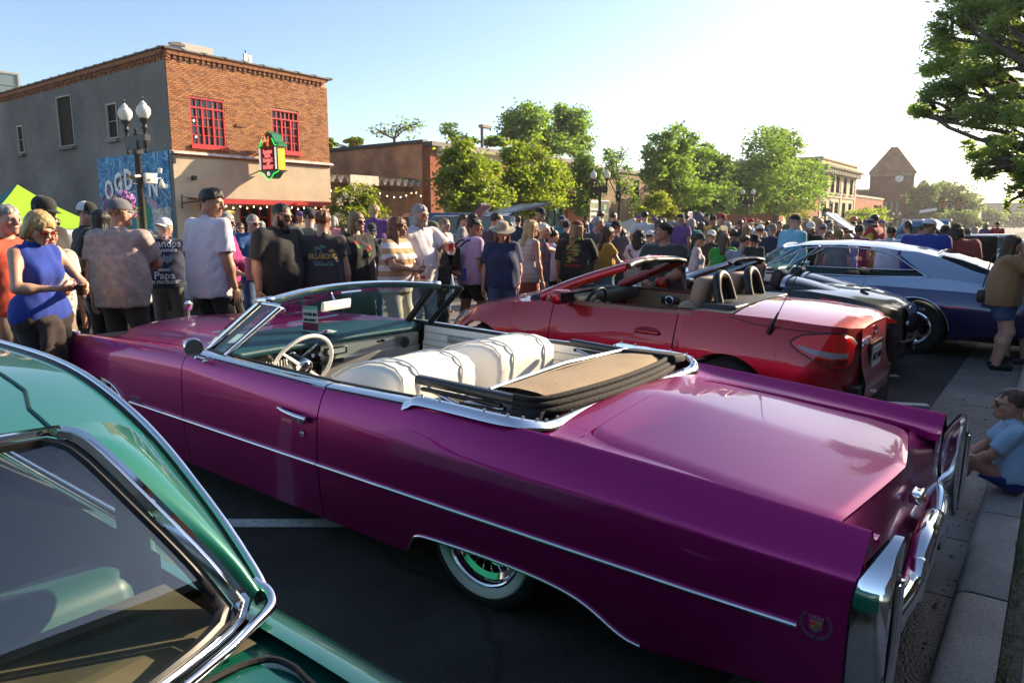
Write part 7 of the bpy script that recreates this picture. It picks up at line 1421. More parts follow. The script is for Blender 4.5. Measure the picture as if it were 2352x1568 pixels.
  for q in(1,-1):leg(f,inf if botk!='leggings' else.006,q,{'shorts':.62,'kneeshorts':.93}.get(botk,2),fl=1.9 if botk=='pants' else.8)
 tp=T(0,0,.17 if hem>.88 and not belly else.09);f.plane(tp,up);f.noise(.0042,26,sd,(1,1,.45));part('skirt' if 'skirt' in botk else 'shorts' if 'short' in botk else 'trousers',f,bm_)
 tm=top if not isinstance(top,tuple)else cloth(top);f=Field(lo,hi,h);inf=.016 if topk!='tank' else.010;torso(f,inf,.07)
 f.cone(T(0,.0,.14),.126*b+inf*1.3,T(0,0,-.20),.132*b+inf*1.4,k=.06,fl=.86,w=1.08)
 if belly:f.cone(T(0,.05+.05*belly,.16),.10*b*(.6+belly*.4)+inf,T(0,.05+.03*belly,-.05),.11*b*(.55+belly*.35)+inf,k=.09)
 for q in(1,-1):f.cone(T(q*hw*.75,0,.05),.117*b+inf*1.45,T(q*hw*.80,0,-.20),.104*b+inf*1.5,k=.05,fl=.92)
 if topk in('tee','shirt','long'):f.cone(T(-.05,0,.22),.122*b+inf*1.25,T(.05,0,.22),.122*b+inf*1.25,k=.08,fl=.86).cone(T(-.06,0,.42),.122*b+inf*1.2,T(.06,0,.42),.122*b+inf*1.2,k=.08,fl=.86)
 fr={'tee':sleeve,'tank':0,'shirt':sleeve,'long':1.94,'sleeveless':0}[topk]
 for q in(1,-1):
  if fr:arm(f,inf*.75+.004,q,fr)
  else:
   a,e=J[q][0],J[q][1];dd=np.array([q,0,.15]);f.plane(a+(q*.012,0,0),dd/np.linalg.norm(dd))
 f.plane(np.array([0,0,hem])if seat is None else T(0,0,-.03),-np.array([0,0,1.])if seat is None else-up);f.cone(nb_+(0,.018,.075),.080 if topk!='tank' else.10,k=.006,sub=True);f.noise(.0048,20,sd+1,(1,1,.5)).noise(.002,55,sd+2,(1,1,.6),3)
 sh_=part({'tee':'t_shirt','tank':'top','shirt':'shirt','long':'long_sleeved_top','sleeveless':'blouse'}[topk],f,tm)
 if topk=='shirt':
  P=np.array([[(r_*math.cos(a),r_*1.05*math.sin(a)-.004-(.012 if math.sin(a)>.8 else 0),z+.018*(math.sin(a)<.3))for a in np.linspace(-math.pi*1.42,math.pi*.42,26)]for r_,z in((.064,.0),(.066,.034),(.078,.012),(.086,-.012))]);MB().grid((P+nb_+(0,.006,-.01))*s).obj('collar',tm,o,smooth=180)
 if fine or seat:
  for q in(1,-1):
   ft=LG[q][2]*s;MB().rbox(tuple(ft+np.array([0,.05,-.045])*s),(.098*s,.27*s,.075*s),.034*s).obj('shoe',cloth(shoes),o,smooth=60)
 if hair not in('bald',None)and not(hat=='bucket_full'):
  hh=.0085 if fine else.014;f=Field((-.19,-.21,-.42 if hair in('long','wavy','pony','curlylong')else-.2),(.19,.16,.22),hh);g=.0 if hair not in('buzz',)else-.0025
  big={'curly':.022,'curlylong':.02,'afro':.035,'wavy':.012,'bob':.012,'long':.008,'quiff':.006}.get(hair,.004)
  f.cone((0,-.016,.034),.083+big+g,k=.01,fl=1.15,w=.95)
  if hair=='quiff':f.cone((0,.025,.088),.040,k=.04)
  if hair in('short','quiff','buzz','curly','afro','bun','pony','updo'):
   t=.7071;sl_=.62;nrm=np.array([0,sl_,-1.]);nrm/=np.linalg.norm(nrm);f.plane((0,.072,.056 if hair!='receding' else.08),nrm)
  else:f.cone((0,.135,-.035),.098,k=.012,sub=True,w=.80)
  if hair in('long','wavy','curlylong','bob'):
   zl={'bob':-.085,'long':-.27,'wavy':-.25,'curlylong':-.20}[hair];w=.012 if hair!='curlylong' else.03
   for q in(1,-1):f.cone((q*.066,-.01,.03),.034+big*.5,(q*(.082+w),-.02+(.03 if zl<-.2 else 0),zl),.026+w*.5,k=.03)
   f.cone((0,-.065,.02),.068+big*.5,(0,-.085,zl+.01),.062+w,k=.04,fl=.7)
  if hair=='bun':f.cone((0,-.075,.115),.045,k=.015)
  if hair=='updo':f.cone((0,-.05,.10),.075,k=.03)
  if hair=='pony':f.cone((0,-.11,.03),.035,(0,-.13,-.20),.022,k=.02)
  if hair in('curly','curlylong','afro','updo'):f.noise(.0085,85,sd+3)
  else:f.noise(.0026,130,sd+3,(1,1,.10),4).noise(.0042 if hair in('short','quiff')else.0025,55,sd+4,(1,1,.4),3)
  if hat:f.plane((0,0,.058 if hat!='bucket' else.05),(0,0,1.))
  part('hair',f,hm_,xf=tohead)
 if beard:
  f=Field((-.11,-.06,-.18),(.11,.15,.06),.0085 if fine else.014);l_=.03 if beard=='full' else.0
  for q in(1,-1):f.cone((q*.066,.012,-.02),.018,(q*.052,.03,-.07),.026,k=.02).cone((q*.052,.03,-.07),.026,(0,.075,-.098-l_),.030+l_*.3,k=.03)
  f.cone((-.026,.092,-.041),.010,(.026,.092,-.041),.010,k=.012);f.cone((0,.115,-.056),.016,sub=True,k=.006,w=1.5);f.noise(.003,120,sd+5,(1,1,.3));part('beard',f,HAIRC[hc]if beard=='full' else HAIRC[beard]if beard in HAIRC else hm_,xf=tohead)
 if glasses:
  gm=mat('sunglass_lens',(.012,.01,.012),.06,spec=1)if glasses is True or glasses=='white' else mat('lens_'+str(glasses),{'blue':(.02,.15,.55),'red':(.09,.015,.03),'clear':(.4,.4,.42)}[glasses],.06,spec=1);fm_=BLACK if glasses not in('white','clear')else(WHITE if glasses=='white' else DULLMETAL);g=MB()
  for q in(1,-1):
   P=[(q*(.034+.027*math.copysign(abs(math.cos(a))**.7,math.cos(a))),.093-.35*abs(.027*math.cos(a)*(1 if True else 0)+.0)*(math.cos(a)>0)-.0,.004+.020*math.copysign(abs(math.sin(a))**.75,math.sin(a)))for a in np.linspace(0,6.283,17)[:-1]];g.add(tohead(P+[(x,y-.006,z)for x,y,z in P]),[tuple(range(16)),tuple(range(31,15,-1))]+[(i,i+16,(i+1)%16+16,(i+1)%16)for i in range(16)])
  gl_=g.obj('sunglasses',gm,o);t=MB()
  for q in(1,-1):t.tube(tohead([(q*.062,.086,.016),(q*.078,.04,.016),(q*.079,-.01,.010)]),.0038*s,5)
  t.tube(tohead([(-.062,.088,.021),(-.03,.100,.021),(0,.1,.016),(.03,.100,.021),(.062,.088,.021)]),.0036*s,5);t.obj('frame',fm_,gl_)
 if hat:
  hm1=cloth(hatc);hm2=cloth(hatc2)if hatc2 else hm1
  if hat in('cap','backcap','flatcap'):
   rev=-1 if hat=='backcap' else 1;P=[];mi=[]
   for t in np.linspace(0,1,9):
    a=t*math.pi/2;r_=math.cos(a)**.72;P.append([(.087*r_*math.cos(u),-.014+.107*r_*math.sin(u),.038+(.098 if hat!='flatcap' else.082)*math.sin(a)**.9)for u in np.linspace(0,2*math.pi,25)[:-1]])
   g=MB();P=np.array(P);g.grid(tohead(P.reshape(-1,3)).reshape(P.shape),closeu=True);k=len(g.f);g.mi=[1 if(math.sin((i%24+.5)*math.pi/12)*rev<.25 and hatc2)else 0 for i in range(k)]
   hb_o=g.obj('cap',[hm1,hm2],o,smooth=180);P=np.array([[(.082*u*(1-.18*v),rev*(.088*math.sqrt(max(0,1-(u*.85)**2))+v*(.078 if hat!='flatcap' else.045)*math.sqrt(max(.05,1-u*u*.8)))-.014,.046-.020*u*u-.014*v+w)for u in np.linspace(-1,1,11)]for v,w in((0,0),(.5,.002),(1,0),(1,-.004),(.0,-.006))]);MB().grid(tohead(P.reshape(-1,3)).reshape(P.shape)).obj('cap_brim',hm1,hb_o,smooth=60)
   MB().box(tuple(tohead([(0,-.014,.137)])[0]),(.012,.012,.008)).obj('cap_button',hm1,hb_o)
  else:
   br={'straw':.185,'bucket':.135,'bucket_full':.135,'cowboy':.19}[hat];pr=[(.0,.142),(.05,.140),(.078,.125),(.088,.095),(.093,.052),(.10,.046),((br+.1)/2,.040),(br,.028 if hat!='bucket' else.012),(br-.004,.024 if hat!='bucket' else.008),(.095,.040)]
   P=np.array([[(r_*math.cos(u),-.012+1.12*r_*math.sin(u)if r_<.12 else-.012+1.05*r_*math.sin(u),z+(.010*math.sin(2*u+1)+(.04*math.cos(u)**2 if hat=='cowboy' else 0))*(r_>.12))for u in np.linspace(0,2*math.pi,33)[:-1]]for r_,z in pr]);g=MB().grid(tohead(P.reshape(-1,3)).reshape(P.shape),closeu=True);g.obj('sun_hat',hm1,o,smooth=60)
 bpy_=o;o_hands={q:(np.array([math.cos(rz)*p[0]-math.sin(rz)*p[1],math.sin(rz)*p[0]+math.cos(rz)*p[1],p[2]])+np.array(loc))for q,(p,d)in hands.items()}
 return o,o_hands,sh_,s
def person(px,pyt,d,face,label,hatx=0,dx=0,**k):
 """stand a figure at depth d so that its head top shows at the given place"""
 hat=k.get('hat');extra={'straw':.03,'bucket':.03,'cowboy':.03,'cap':.012,'backcap':.012,'flatcap':.005}.get(hat,0)+{'afro':.03,'curly':.02,'updo':.02,'bun':.04}.get(k.get('hair'),.006)
 top=at(px,pyt,d=d);g=gz(top[1]);H=float(np.clip(top[2]-g-extra,.7 if k.get('child',1)!=1 else 1.42,1.98));t=np.array([-top[0],-top[1]]);t/=np.linalg.norm(t);r_=np.array([t[1],-t[0]])*-1
 r_=rt[:2];dr=math.cos(R(face))*t+math.sin(R(face))*r_;rz=math.atan2(-dr[0],dr[1])
 return figure((top[0],top[1],g),rz,H,label,**k)
 # the people of the photograph
def cupobj(name,label,cat,p,h,r,m,m2=None,tilt=(0,0,0),straw=False):
 o=MB().lathe([(0,0),(r*.82,0),(r,h),(r*.92,h),(r*.78,.01)],16).obj(name,m,smooth=60,loc=tuple(np.array(p)-(0,0,h*.45)),rot=tilt);tag(o,label,cat)
 if m2:MB().lathe([(r*.88,h*.25),(r*.985,h*.85)],16).obj('print_band',m2,o,smooth=60).scale=(1.02,1.02,1)
 if straw:MB().tube([(0,0,.02),(.01,0,h*1.5)],.003).obj('straw',RUBBER,o)
 return o
def phone(p,label,rot):o=MB().rbox((0,0,0),(.072,.009,.145),.004).obj('phone',BLACKGLOSS,loc=tuple(p),rot=rot,smooth=60);return tag(o,label,'phone')
def back(b,d,z):a=b.rotation_euler[2];return(b.location[0]+d*math.sin(a),b.location[1]-d*math.cos(a),b.location[2]+z)
PRT=[]
def prints(sh,body,lines,back=True):
 """flat print pressed onto a shirt: (text, size, x, z, material, stretch)"""
 for t,sz_,x,z,m,sx_ in lines:
  o=text(t,sz_,m,body,(x if not back else x,-.5 if back else.5,z),(R(90),0,0 if back else R(180)),'print',0,sx=sx_,bold=.0015);o['drape']=sh.name
def shape_print(sh,body,pts,m,back=True):
 PRT.append(MB().add([(x,-.5 if back else.5,z)for x,z in pts],[tuple(range(len(pts)))]).obj('print_shape',m,body));PRT[-1]['drape']=sh.name
PW=mat('print_white',(.62,.64,.68),.8);PY=mat('print_gold',(.42,.30,.10),.8);PT=mat('print_teal',(.10,.28,.30),.8);PG=mat('print_green',(.10,.28,.05),.8);PR=mat('print_red',(.40,.04,.03),.8)
FLOR=pattern('floral_shirt','noise',(.40,.33,.31),(.33,.255,.245),22);STRP=pattern('tan_stripe','stripe',(.68,.62,.60),(.44,.27,.13),2.6);PLAID=pattern('navy_plaid','plaid',(.035,.035,.06),(.11,.10,.13),14);WPLAID=pattern('pale_plaid','plaid',(.50,.44,.45),(.30,.26,.30),9);DOTB=pattern('daisy_print','dots',(.45,.30,.24),(.03,.014,.012),26);TEALS=pattern('teal_stripe','stripe',(.06,.22,.19),(.20,.36,.31),12);CREAM=pattern('cream_print','dots',(.25,.24,.18),(.60,.54,.46),22);FLW2=pattern('floral_top','noise',(.30,.08,.06),(.06,.10,.16),18);BEIGE2=pattern('beige_ripple','stripe',(.50,.43,.36),(.44,.37,.31),5)
JEAN=mat('denim',(.045,.075,.15),.85,var=.25,vscale=9,bump=.3,bscale=200);JEANL=mat('pale_denim',(.20,.25,.33),.85,var=.2,vscale=9,bump=.3,bscale=200);DKJ=mat('dark_denim',(.018,.026,.055),.85,var=.2,vscale=9);KHAKI=cloth((.22,.17,.12));BLK=(.012,.011,.012)
P=person
P(3,464,5.6,60,'grey-haired man in orange-red shirt cut off by the left edge',hair='short',hc='grey',top=(.60,.08,.04),bot=KHAKI)
b,hd,sh,s=P(68,472,5.1,60,'blonde woman in sleeveless royal blue blouse looking down, jacket tied at waist',male=False,hair='bob',hc='blond',top=(.012,.04,.30),topk='sleeveless',bot=(.012,.008,.008),arms=('phone','hold'),hpitch=32,glasses='red',skin='fair',hem=.90)
f=Field((-.4,-.4,.3),(.4,.4,1.1),.02);f.cone((-.08,0,.93),.15,(.08,0,.93),.15,k=.05,fl=.9).cone((.0,.16,.88),.05,(.03,.20,.5),.04,k=.04).cone((.08,.15,.88),.05,(.14,.18,.45),.04,k=.04).cone((-.0,-.08,.85),.14,(0,-.1,.55),.15,k=.06).noise(.008,24,9);V,Q=f.mesh();o=MB().add(V*s,Q).obj('tied_jacket',cloth((.03,.018,.016)),smooth=180,loc=b.location,rot=b.rotation_euler);tag(o,'dark brown jacket knotted round the waist of the blonde woman','jacket')
cupobj('drink_cup','clear cup of dark drink held by the blonde woman in blue','cup',hd[-1],.12,.036,CLEAR,mat('cola',(.03,.012,.006),.2))
P(80,444,6.4,70,'man in black cap and charcoal tee with a cropped beard behind the blonde woman',hair='short',hc='black',top=(.028,.025,.024),hat='cap',arms=('hold','down'),hyaw=10,hpitch=18,beard='black',skin='fair',bot=JEANL)
P(97,505,5.9,40,'person in cream printed shirt squeezed behind the blonde woman',hair='short',hc='brown',top=CREAM,arms=('hold','down'),bot=KHAKI,skin='tan')
P(112,489,8.6,40,'man in sunglasses and grey checked shirt beside the lime tent',hc='black',glasses=True,top=(.12,.125,.14),topk='shirt',arms=('cross','belly'),bot=JEAN,skin='tan')
P(187,459,7.4,125,'man in white-backed black trucker cap, black tee and khaki trousers',hair='buzz',hc='brown',hat='cap',hatc=(.015,.015,.016),hatc2=(.66,.64,.66),glasses=True,top=(.02,.02,.021),bot=KHAKI,hyaw=-50,arms=('hold','down'),skin='rosy',build=1.1)
b,hd,sh,s=P(226,476,6.9,160,'long-haired person all in black wearing the daisy-print backpack',male=False,hair='long',hc='black',top=BLK,bot=BLK,skin='tan',hat=None)
bk=empty('backpack',back(b,.24,1.02),(.1,-.2,b.rotation_euler[2]+math.pi));tag(bk,'small dark backpack patterned with pale daisies, slung on the person in black','backpack');f=Field((-.2,-.15,-.25),(.2,.15,.25),.013);f.cone((-.07,0,-.12),.075,(-.05,0,.09),.065,k=.05,fl=.9).cone((.07,0,-.12),.075,(.05,0,.09),.065,k=.05,fl=.9).cone((0,.05,-.10),.08,(0,.05,-.02),.07,k=.03);V,Q=f.mesh();MB().add(V,Q).obj('bag_body',DOTB,bk,smooth=180);MB().tube(smooth_curve([(-.11,.09,-.02),(0,.13,.04),(.11,.09,-.02)],12),.006).obj('zip',BLACK,bk);MB().tube(smooth_curve([(-.08,-.06,.13),(-.09,-.2,.22),(-.1,-.22,.05)],12),.014).obj('shoulder_strap',BLACK,bk)
b,hd,sh,s=P(262,452,6.35,155,'man in grey cap and pale floral button shirt, back to the camera',hair='buzz',hc='darkblond',hat='cap',hatc=(.13,.13,.15),top=FLOR,topk='shirt',bot=(.03,.03,.028),arms=('phone','down'),hyaw=-35,hpitch=4,skin='rosy',build=1.22,belly=.5,sleeve=.72,hem=.80)
cupobj('drink_cup','silver cup raised by the man in the floral shirt','cup',hd[1],.11,.036,DULLMETAL)
b,hd,sh,s=P(372,497,8.3,172,'older man in white cap and navy grandpa tee, back to the camera',hair='buzz',hc='grey',hat='backcap',hatc=(.64,.62,.66),top=(.018,.026,.065),bot=(.10,.095,.09),hyaw=-30,skin='rosy',build=1.15,belly=.4,arms=('hold','hold'))
prints(sh,b,[('BEING',.07,-.02,1.36,PW,1),('Grandpa',.12,0,1.28,PW,.9),('IS AN HONOR',.045,0,1.205,PW,1),('BEING',.045,0,.985,PW,1),('Papa',.12,0,.92,PW,1),('*IS PRICELESS*',.05,0,.845,PW,1)])
for k in range(6):shape_print(sh,b,[(-.10+.035*k+.022*math.cos(a),1.10+.045*math.sin(a)+.015*(k%2))for a in np.linspace(0,6.28,10)[:-1]],mat('print_grey',(.22,.23,.26),.8))
b,hd,sh,s=P(468,427,6.75,138,'tall young man in oversized white tee and black shorts looking down to the right',hair='quiff',hc='black',top=(.66,.62,.70),bot=BLK,arms=('down','down'),hyaw=-62,hpitch=14,skin='tan',sleeve=.80,hem=.79,build=1.05)
phone(hd[1]+np.array([0,0,-.01]),'dark phone held low by the young man in the white tee',(.3,.5,.4));wt=hd[1]+np.array([0,0,.12]);o=MB().lathe([(.030,-.012),(.034,-.012),(.034,.012),(.030,.012)],16).obj('wristwatch',PR,smooth=50,loc=tuple(wt));tag(o,'red wristwatch on the young man in the white tee','watch')
b,hd,sh,s=P(490,516,7.6,95,'short grey-haired person in glasses clutching a pink bottle',male=False,hair='short',hc='grey',top=(.16,.155,.17),bot=BLK,arms=('belly','hold'),hpitch=12,glasses='clear',skin='fair')
cupobj('water_bottle','translucent pink water bottle hugged by the short person in glasses','bottle',hd[-1]+np.array([0,0,.06]),.24,.045,mat('pink_plastic',(.6,.25,.36),.3,trans=.3))
P(508,484,8.2,85,'smiling grey-bobbed woman in sunglasses and magenta long sleeves',male=False,hair='bob',hc='grey',top=(.30,.012,.14),topk='long',bot=BLK,arms=('hold','belly'),glasses=True,skin='rosy')
P(575,489,9.3,30,'balding man with white-framed sunglasses in a blue tee',hair='buzz',hc='grey',top=(.02,.085,.26),bot=JEAN,glasses='white',skin='rosy',build=1.1,arms=('belly','down'),hyaw=10)
P(547,507,12,25,'bearded brown-haired man in sunglasses beneath the red awning',hc='brown',glasses=True,beard='full',top=(.1,.1,.1),skin='tan',fine=False)
b,hd,sh,s=P(634,461,7.35,50,'burly man in black tee with full black beard, sunglasses and tattooed forearm',hair='buzz',hc='black',beard='full',glasses=True,top=(.011,.011,.013),bot=(.014,.014,.014),build=1.42,belly=.7,skin='tan',hyaw=12,hpitch=16,sleeve=.85,hem=.78)
P(693,540,10.5,-20,'small fair-haired child in a white tee by the light blue car',child=1.12,hair='short',hc='blond',top=(.6,.6,.62),bot=JEANL,fine=False)
P(708,474,9.2,170,'man in olive tee and dark cap partly hidden behind the teenager',hair='short',hc='black',hat='cap',hatc=(.015,.015,.02),top=(.16,.17,.11),bot=(.10,.10,.13),build=1.15)
b,hd,sh,s=P(738,480,7.5,178,'brown-haired teenage boy in charcoal surf tee seen from behind',hair='quiff',hc='auburn',top=(.036,.030,.036),bot=(.02,.02,.03),skin='rosy',hyaw=-20,hpitch=4)
prints(sh,b,[('BILLABONG',.075,0,1.22,PY,.72),('SURF SUPPLY CO',.026,.01,1.135,PT,1)])
for x0,z0 in((-.075,1.30),(-.02,1.315)):
 for a in(.3,1.0,1.8,2.5,3.1):shape_print(sh,b,[(x0,z0),(x0+.045*math.cos(a),z0+.03*math.sin(a)),(x0+.05*math.cos(a-.3),z0+.03*math.sin(a-.3)-.01)],PT)
 shape_print(sh,b,[(x0-.003,z0),(x0+.003,z0),(x0+.012,z0-.07),(x0+.004,z0-.07)],PT)
shape_print(sh,b,[(.09+.03*math.cos(a),1.265+.03*math.sin(a))for a in np.linspace(0,math.pi,9)],PY);shape_print(sh,b,[(-.10,1.165),(.10,1.168),(.10,1.160),(-.10,1.157)],PT)
b,hd,sh,s=P(812,482,8.3,40,'long-haired blonde woman in sunglasses and loose black floral top',male=False,hair='long',hc='darkblond',top=(.014,.013,.015),glasses=True,skin='fair',hyaw=10,build=1.2,hem=.72,bot=(.12,.16,.08),botk='skirt',sleeve=.8)
for x,z,m in((.07,1.33,PR),(-.06,1.25,PR),(-.075,1.2,PG),(.06,1.29,PG),(-.10,1.28,PR)):shape_print(sh,b,[(x+.022*math.cos(a),z+.024*math.sin(a))for a in np.linspace(0,6.28,8)[:-1]],m,False)
P(851,510,11,15,'bearded man with mirrored blue sunglasses, black cap and navy tee',hc='black',hat='cap',glasses='blue',beard='full',top=(.02,.025,.04),bot=JEAN,skin='tan')
P(790,545,12.5,170,'person in green, white and red jersey behind the blonde woman',hc='brown',top=pattern('jersey','stripe',(.01,.17,.07),(.5,.5,.48),1.1),fine=False)
b,hd,sh,s=P(905,494,7.9,62,'auburn-haired woman in tan and white striped tee holding a red can',male=False,hair='wavy',hc='auburn',top=STRP,bot=(.48,.42,.36),arms=('hold','belly'),skin='tan',hyaw=20,hpitch=4,build=1.2,belly=.3,sleeve=.7)
cupobj('red_cup','red and white soda can with straw held by the woman in stripes','can',hd[1]+np.array([0,0,-.03]),.14,.034,mat('can_red',(.5,.02,.02),.35),mat('can_white',(.6,.55,.55),.4),straw=True)
b,hd,sh,s=P(957,465,8.3,38,'grey-haired goateed man in white polo shirt lifting a red and white cup',hc='grey',top=(.66,.64,.68),topk='shirt',bot=JEANL,arms=('down','cup'),beard='grey',skin='rosy',hyaw=8,hpitch=10,build=1.2,belly=.8,sleeve=.72)
cupobj('drink_cup','white paper cup with red print held by the man in white polo','cup',hd[-1]+np.array([0,0,.03]),.14,.042,WHITE,mat('can_red',(.5,.02,.02),.35))
P(985,505,9.0,70,'man in olive cap and glasses wearing a teal striped tee',hc='grey',hat='cap',hatc=(.08,.085,.05),glasses='clear',beard='grey',top=TEALS,bot=JEAN,arms=('hold','belly'),skin='tan',belly=.3)
b,hd,sh,s=P(1005,530,8.7,75,'woman with long auburn-tipped black hair, navy cap and all black clothes',male=False,hair='long',hc='black',hat='cap',hatc=(.015,.02,.035),top=BLK,bot=(.03,.03,.032),botk='leggings',arms=('down','hold'),skin='tan',stance=.4)
cupobj('blue_can','blue energy drink can held by the woman in navy cap','can',hd[-1],.15,.028,mat('can_blue',(.02,.07,.4),.3,.4))
P(1016,499,12,60,'fair-haired man in light grey tee behind the olive cap',hc='darkblond',top=(.36,.38,.45),bot=JEANL,skin='rosy',fine=False)
b,hd,sh,s=P(1082,494,9.0,120,'woman with black updo in lilac tee and black shorts wearing small backpack',male=False,hair='updo',hc='black',top=(.46,.30,.50),bot=BLK,botk='shorts',skin='brown',hyaw=-25,arms=('down','down'),build=1.22,stance=.35,sleeve=.7)
bk=empty('backpack',back(b,.20,1.14),(0,0,b.rotation_euler[2]+math.pi));tag(bk,'small black leather backpack on the woman in lilac','backpack');MB().rbox((0,.06,0),(.24,.13,.30),.05).obj('bag_body',BLACK,bk,smooth=60);MB().rbox((0,.09,.06),(.22,.10,.12),.03).obj('bag_flap',BLACKGLOSS,bk,smooth=60)
for q in(.08,-.08):MB().tube(smooth_curve([(q,0,.14),(q*1.1,-.12,.22),(q*1.2,-.26,.1),(q*1.1,-.1,-.14)],14),.012).obj('shoulder_strap',BLACK,bk)
P(1133,485,10.2,120,'close-cropped man in maroon tee beside the open hatch',hair='buzz',hc='brown',top=(.055,.012,.018),bot=DKJ,skin='rosy',build=1.15,hyaw=-20)
b,hd,sh,s=P(1152,501,8.8,8,'woman in wide straw sun hat, sunglasses, navy tee and jeans',male=False,hair='long',hc='auburn',hat='straw',hatc=(.36,.30,.21),glasses='red',top=(.022,.032,.10),bot=JEAN,arms=('down','pocket'),hpitch=16,skin='rosy',build=1.15,stance=.2,sleeve=.8)
phone(hd[1],'phone carried by the woman in the straw hat',(.2,.2,.6))
P(1213,502,9.5,130,'blonde woman in beige sleeveless top and rust skirt',male=False,hair='wavy',hc='blond',top=BEIGE2,topk='sleeveless',bot=(.26,.045,.028),botk='skirt',skin='rosy',hyaw=-30)
P(1242,510,9.9,85,'grey-haired woman in glasses and floral top pointing to the right',male=False,hair='short',hc='white',top=FLW2,bot=JEANL,botk='kneeshorts',arms=('down','point'),glasses='clear',skin='rosy')
P(1266,519,10.6,120,'woman with dark topknot in white tee and black shorts',male=False,hair='bun',hc='black',top=(.62,.58,.64),bot=BLK,botk='kneeshorts',skin='tan',build=1.15,arms=('hold','down'))
b,hd,sh,s=P(1322,504,10.0,165,'long-haired blond man in maroon cap and black tee with green back print',hair='long',hc='darkblond',hat='cap',hatc=(.14,.02,.02),top=(.014,.015,.014),bot=DKJ,build=1.2,hyaw=-30,sleeve=.9,arms=('hold','down'),skin='rosy')
prints(sh,b,[('SOUTHERN',.055,0,1.36,PG,1),('ROD RUN',.05,0,1.0,PR,1)]);
for k in range(14):shape_print(sh,b,[(-.11+.22*rng.random()+.025*math.cos(a),1.06+.25*rng.random()*0+.018*k+.022*math.sin(a))for a in np.linspace(0,6.28,6)[:-1]],(PG,PR,PY)[k%3])
P(1368,495,11.0,140,'tall grey-haired man in charcoal tee turned to the right',hc='grey',top=(.035,.035,.042),bot=JEAN,hyaw=-30,skin='tan',build=1.1)
P(1380,480,14.5,175,'brown-haired man in bright blue tee standing high behind the grey head',hc='brown',top=(.03,.12,.34),skin='rosy',fine=False)
P(1300,505,14,160,'man in black cap behind the maroon cap',hc='black',hat='cap',top=(.03,.03,.03),fine=False)
b,hd,sh,s=P(1390,517,10.3,110,'woman with wavy dark hair in mustard tee and pale denim shorts',male=False,hair='wavy',hc='brown',top=(.46,.24,.025),bot=JEANL,botk='shorts',arms=('hold','down'),hyaw=-20,skin='tan',hem=.94)
P(1413,504,11.4,165,'man in black cap and dark plaid shirt, back to the camera',hair='buzz',hc='brown',hat='backcap',hatc=(.012,.012,.014),top=PLAID,topk='shirt',bot=JEAN,skin='rosy',hyaw=-20)
def strap(b,label,x0=-.14,z0=1.42,x1=.18,z1=.98,back=True):
 q=-1 if back else 1;o=MB().tube(smooth_curve([(x0*.7,0,z0+.02),(x0,q*.13,z0-.04),(0,q*.175,(z0+z1)/2),(x1,q*.15,z1)],18),.012,6,flat=2).obj('bag_strap',BLACK,smooth=60,loc=b.location,rot=b.rotation_euler);o.scale=(b.dimensions[2]/1.75,)*3;tag(o,label,'bag strap')
b,hd,sh,s=P(1467,527,11.0,165,'woman with shoulder-length black curls in a white tee',male=False,hair='curlylong',hc='black',top=(.60,.56,.62),bot=BLK,skin='tan',build=1.15);strap(b,'black strap across the white tee of the woman with black curls')
P(1490,527,12.2,120,'person in white and blue trucker cap and grey tee beside the black curls',hc='brown',hat='cap',hatc=(.06,.10,.34),hatc2=(.6,.58,.62),top=(.22,.25,.30),skin='rosy',fine=False)
P(1426,522,13,165,'woman with dark curly hair half hidden by the plaid shirt',male=False,hair='curlylong',hc='black',top=(.3,.2,.14),skin='brown',fine=False)
b,hd,sh,s=P(1530,508,7.9,-35,'dark-haired man in dark grey sports tee with crossed arms looking left',hair='short',hc='black',top=(.030,.034,.032),bot=(.015,.015,.018),arms=('belly','belly'),skin='tan',hyaw=-48,hpitch=-4,build=1.42,belly=.35,sleeve=.8)
prints(sh,b,[('PUMA',.10,.02,1.24,PW,1),('~',.09,-.175,1.25,mat('print_orange',(.6,.2,.05),.8),1)],False)
P(1601,532,11.2,75,'woman in navy cap and pale plaid long sleeves facing right',male=False,hair='pony',hc='black',hat='cap',hatc=(.02,.028,.04),top=WPLAID,topk='long',bot=JEANL,skin='tan')
P(1634,526,12.2,165,'man in white cap and brown tee, back to the camera',hair='buzz',hc='darkblond',hat='backcap',hatc=(.62,.6,.58),top=(.045,.022,.012),bot=KHAKI,skin='rosy',build=1.15)
b,hd,sh,s=P(1664,532,11.0,165,'long-haired woman in grey cap and bright green tee',male=False,hair='long',hc='brown',hat='cap',hatc=(.10,.08,.075),top=(.012,.25,.03),bot=(.3,.1,.08),skin='fair',build=1.2);strap(b,'beige strap across the bright green tee',.10,1.42,-.16,.95)
P(1686,524,13.5,170,'dark-curled man in navy tee behind the green tee',hair='curly',hc='black',top=(.02,.028,.045),skin='brown',fine=False)
b,hd,sh,s=P(1706,536,10.0,160,'man in grey tee carrying a toddler between the cars',hair='buzz',hc='brown',top=(.25,.26,.33),bot=(.10,.10,.11),arms=('carry','carry'),hyaw=-50,skin='rosy',build=1.15)
tq=at(1733,531,d=9.85);o,_,_,_=figure((tq[0],tq[1],tq[2]-.98+.06),b.rotation_euler[2]+math.pi+.5,.94,'toddler in black bucket hat and dark green tee riding on a man’s arm',hair='short',hc='black',hat='bucket',hatc=(.012,.012,.014),top=(.035,.05,.04),bot=(.2,.2,.22),child=1.3,arms=('hold','down'),seat=dict(pelvis=.42,foot=(.08,.16,.24)),skin='tan')
P(1716,515,13.6,175,'woman with straight blonde hair behind the toddler',male=False,hair='long',hc='darkblond',top=(.3,.25,.2),skin='fair',fine=False)
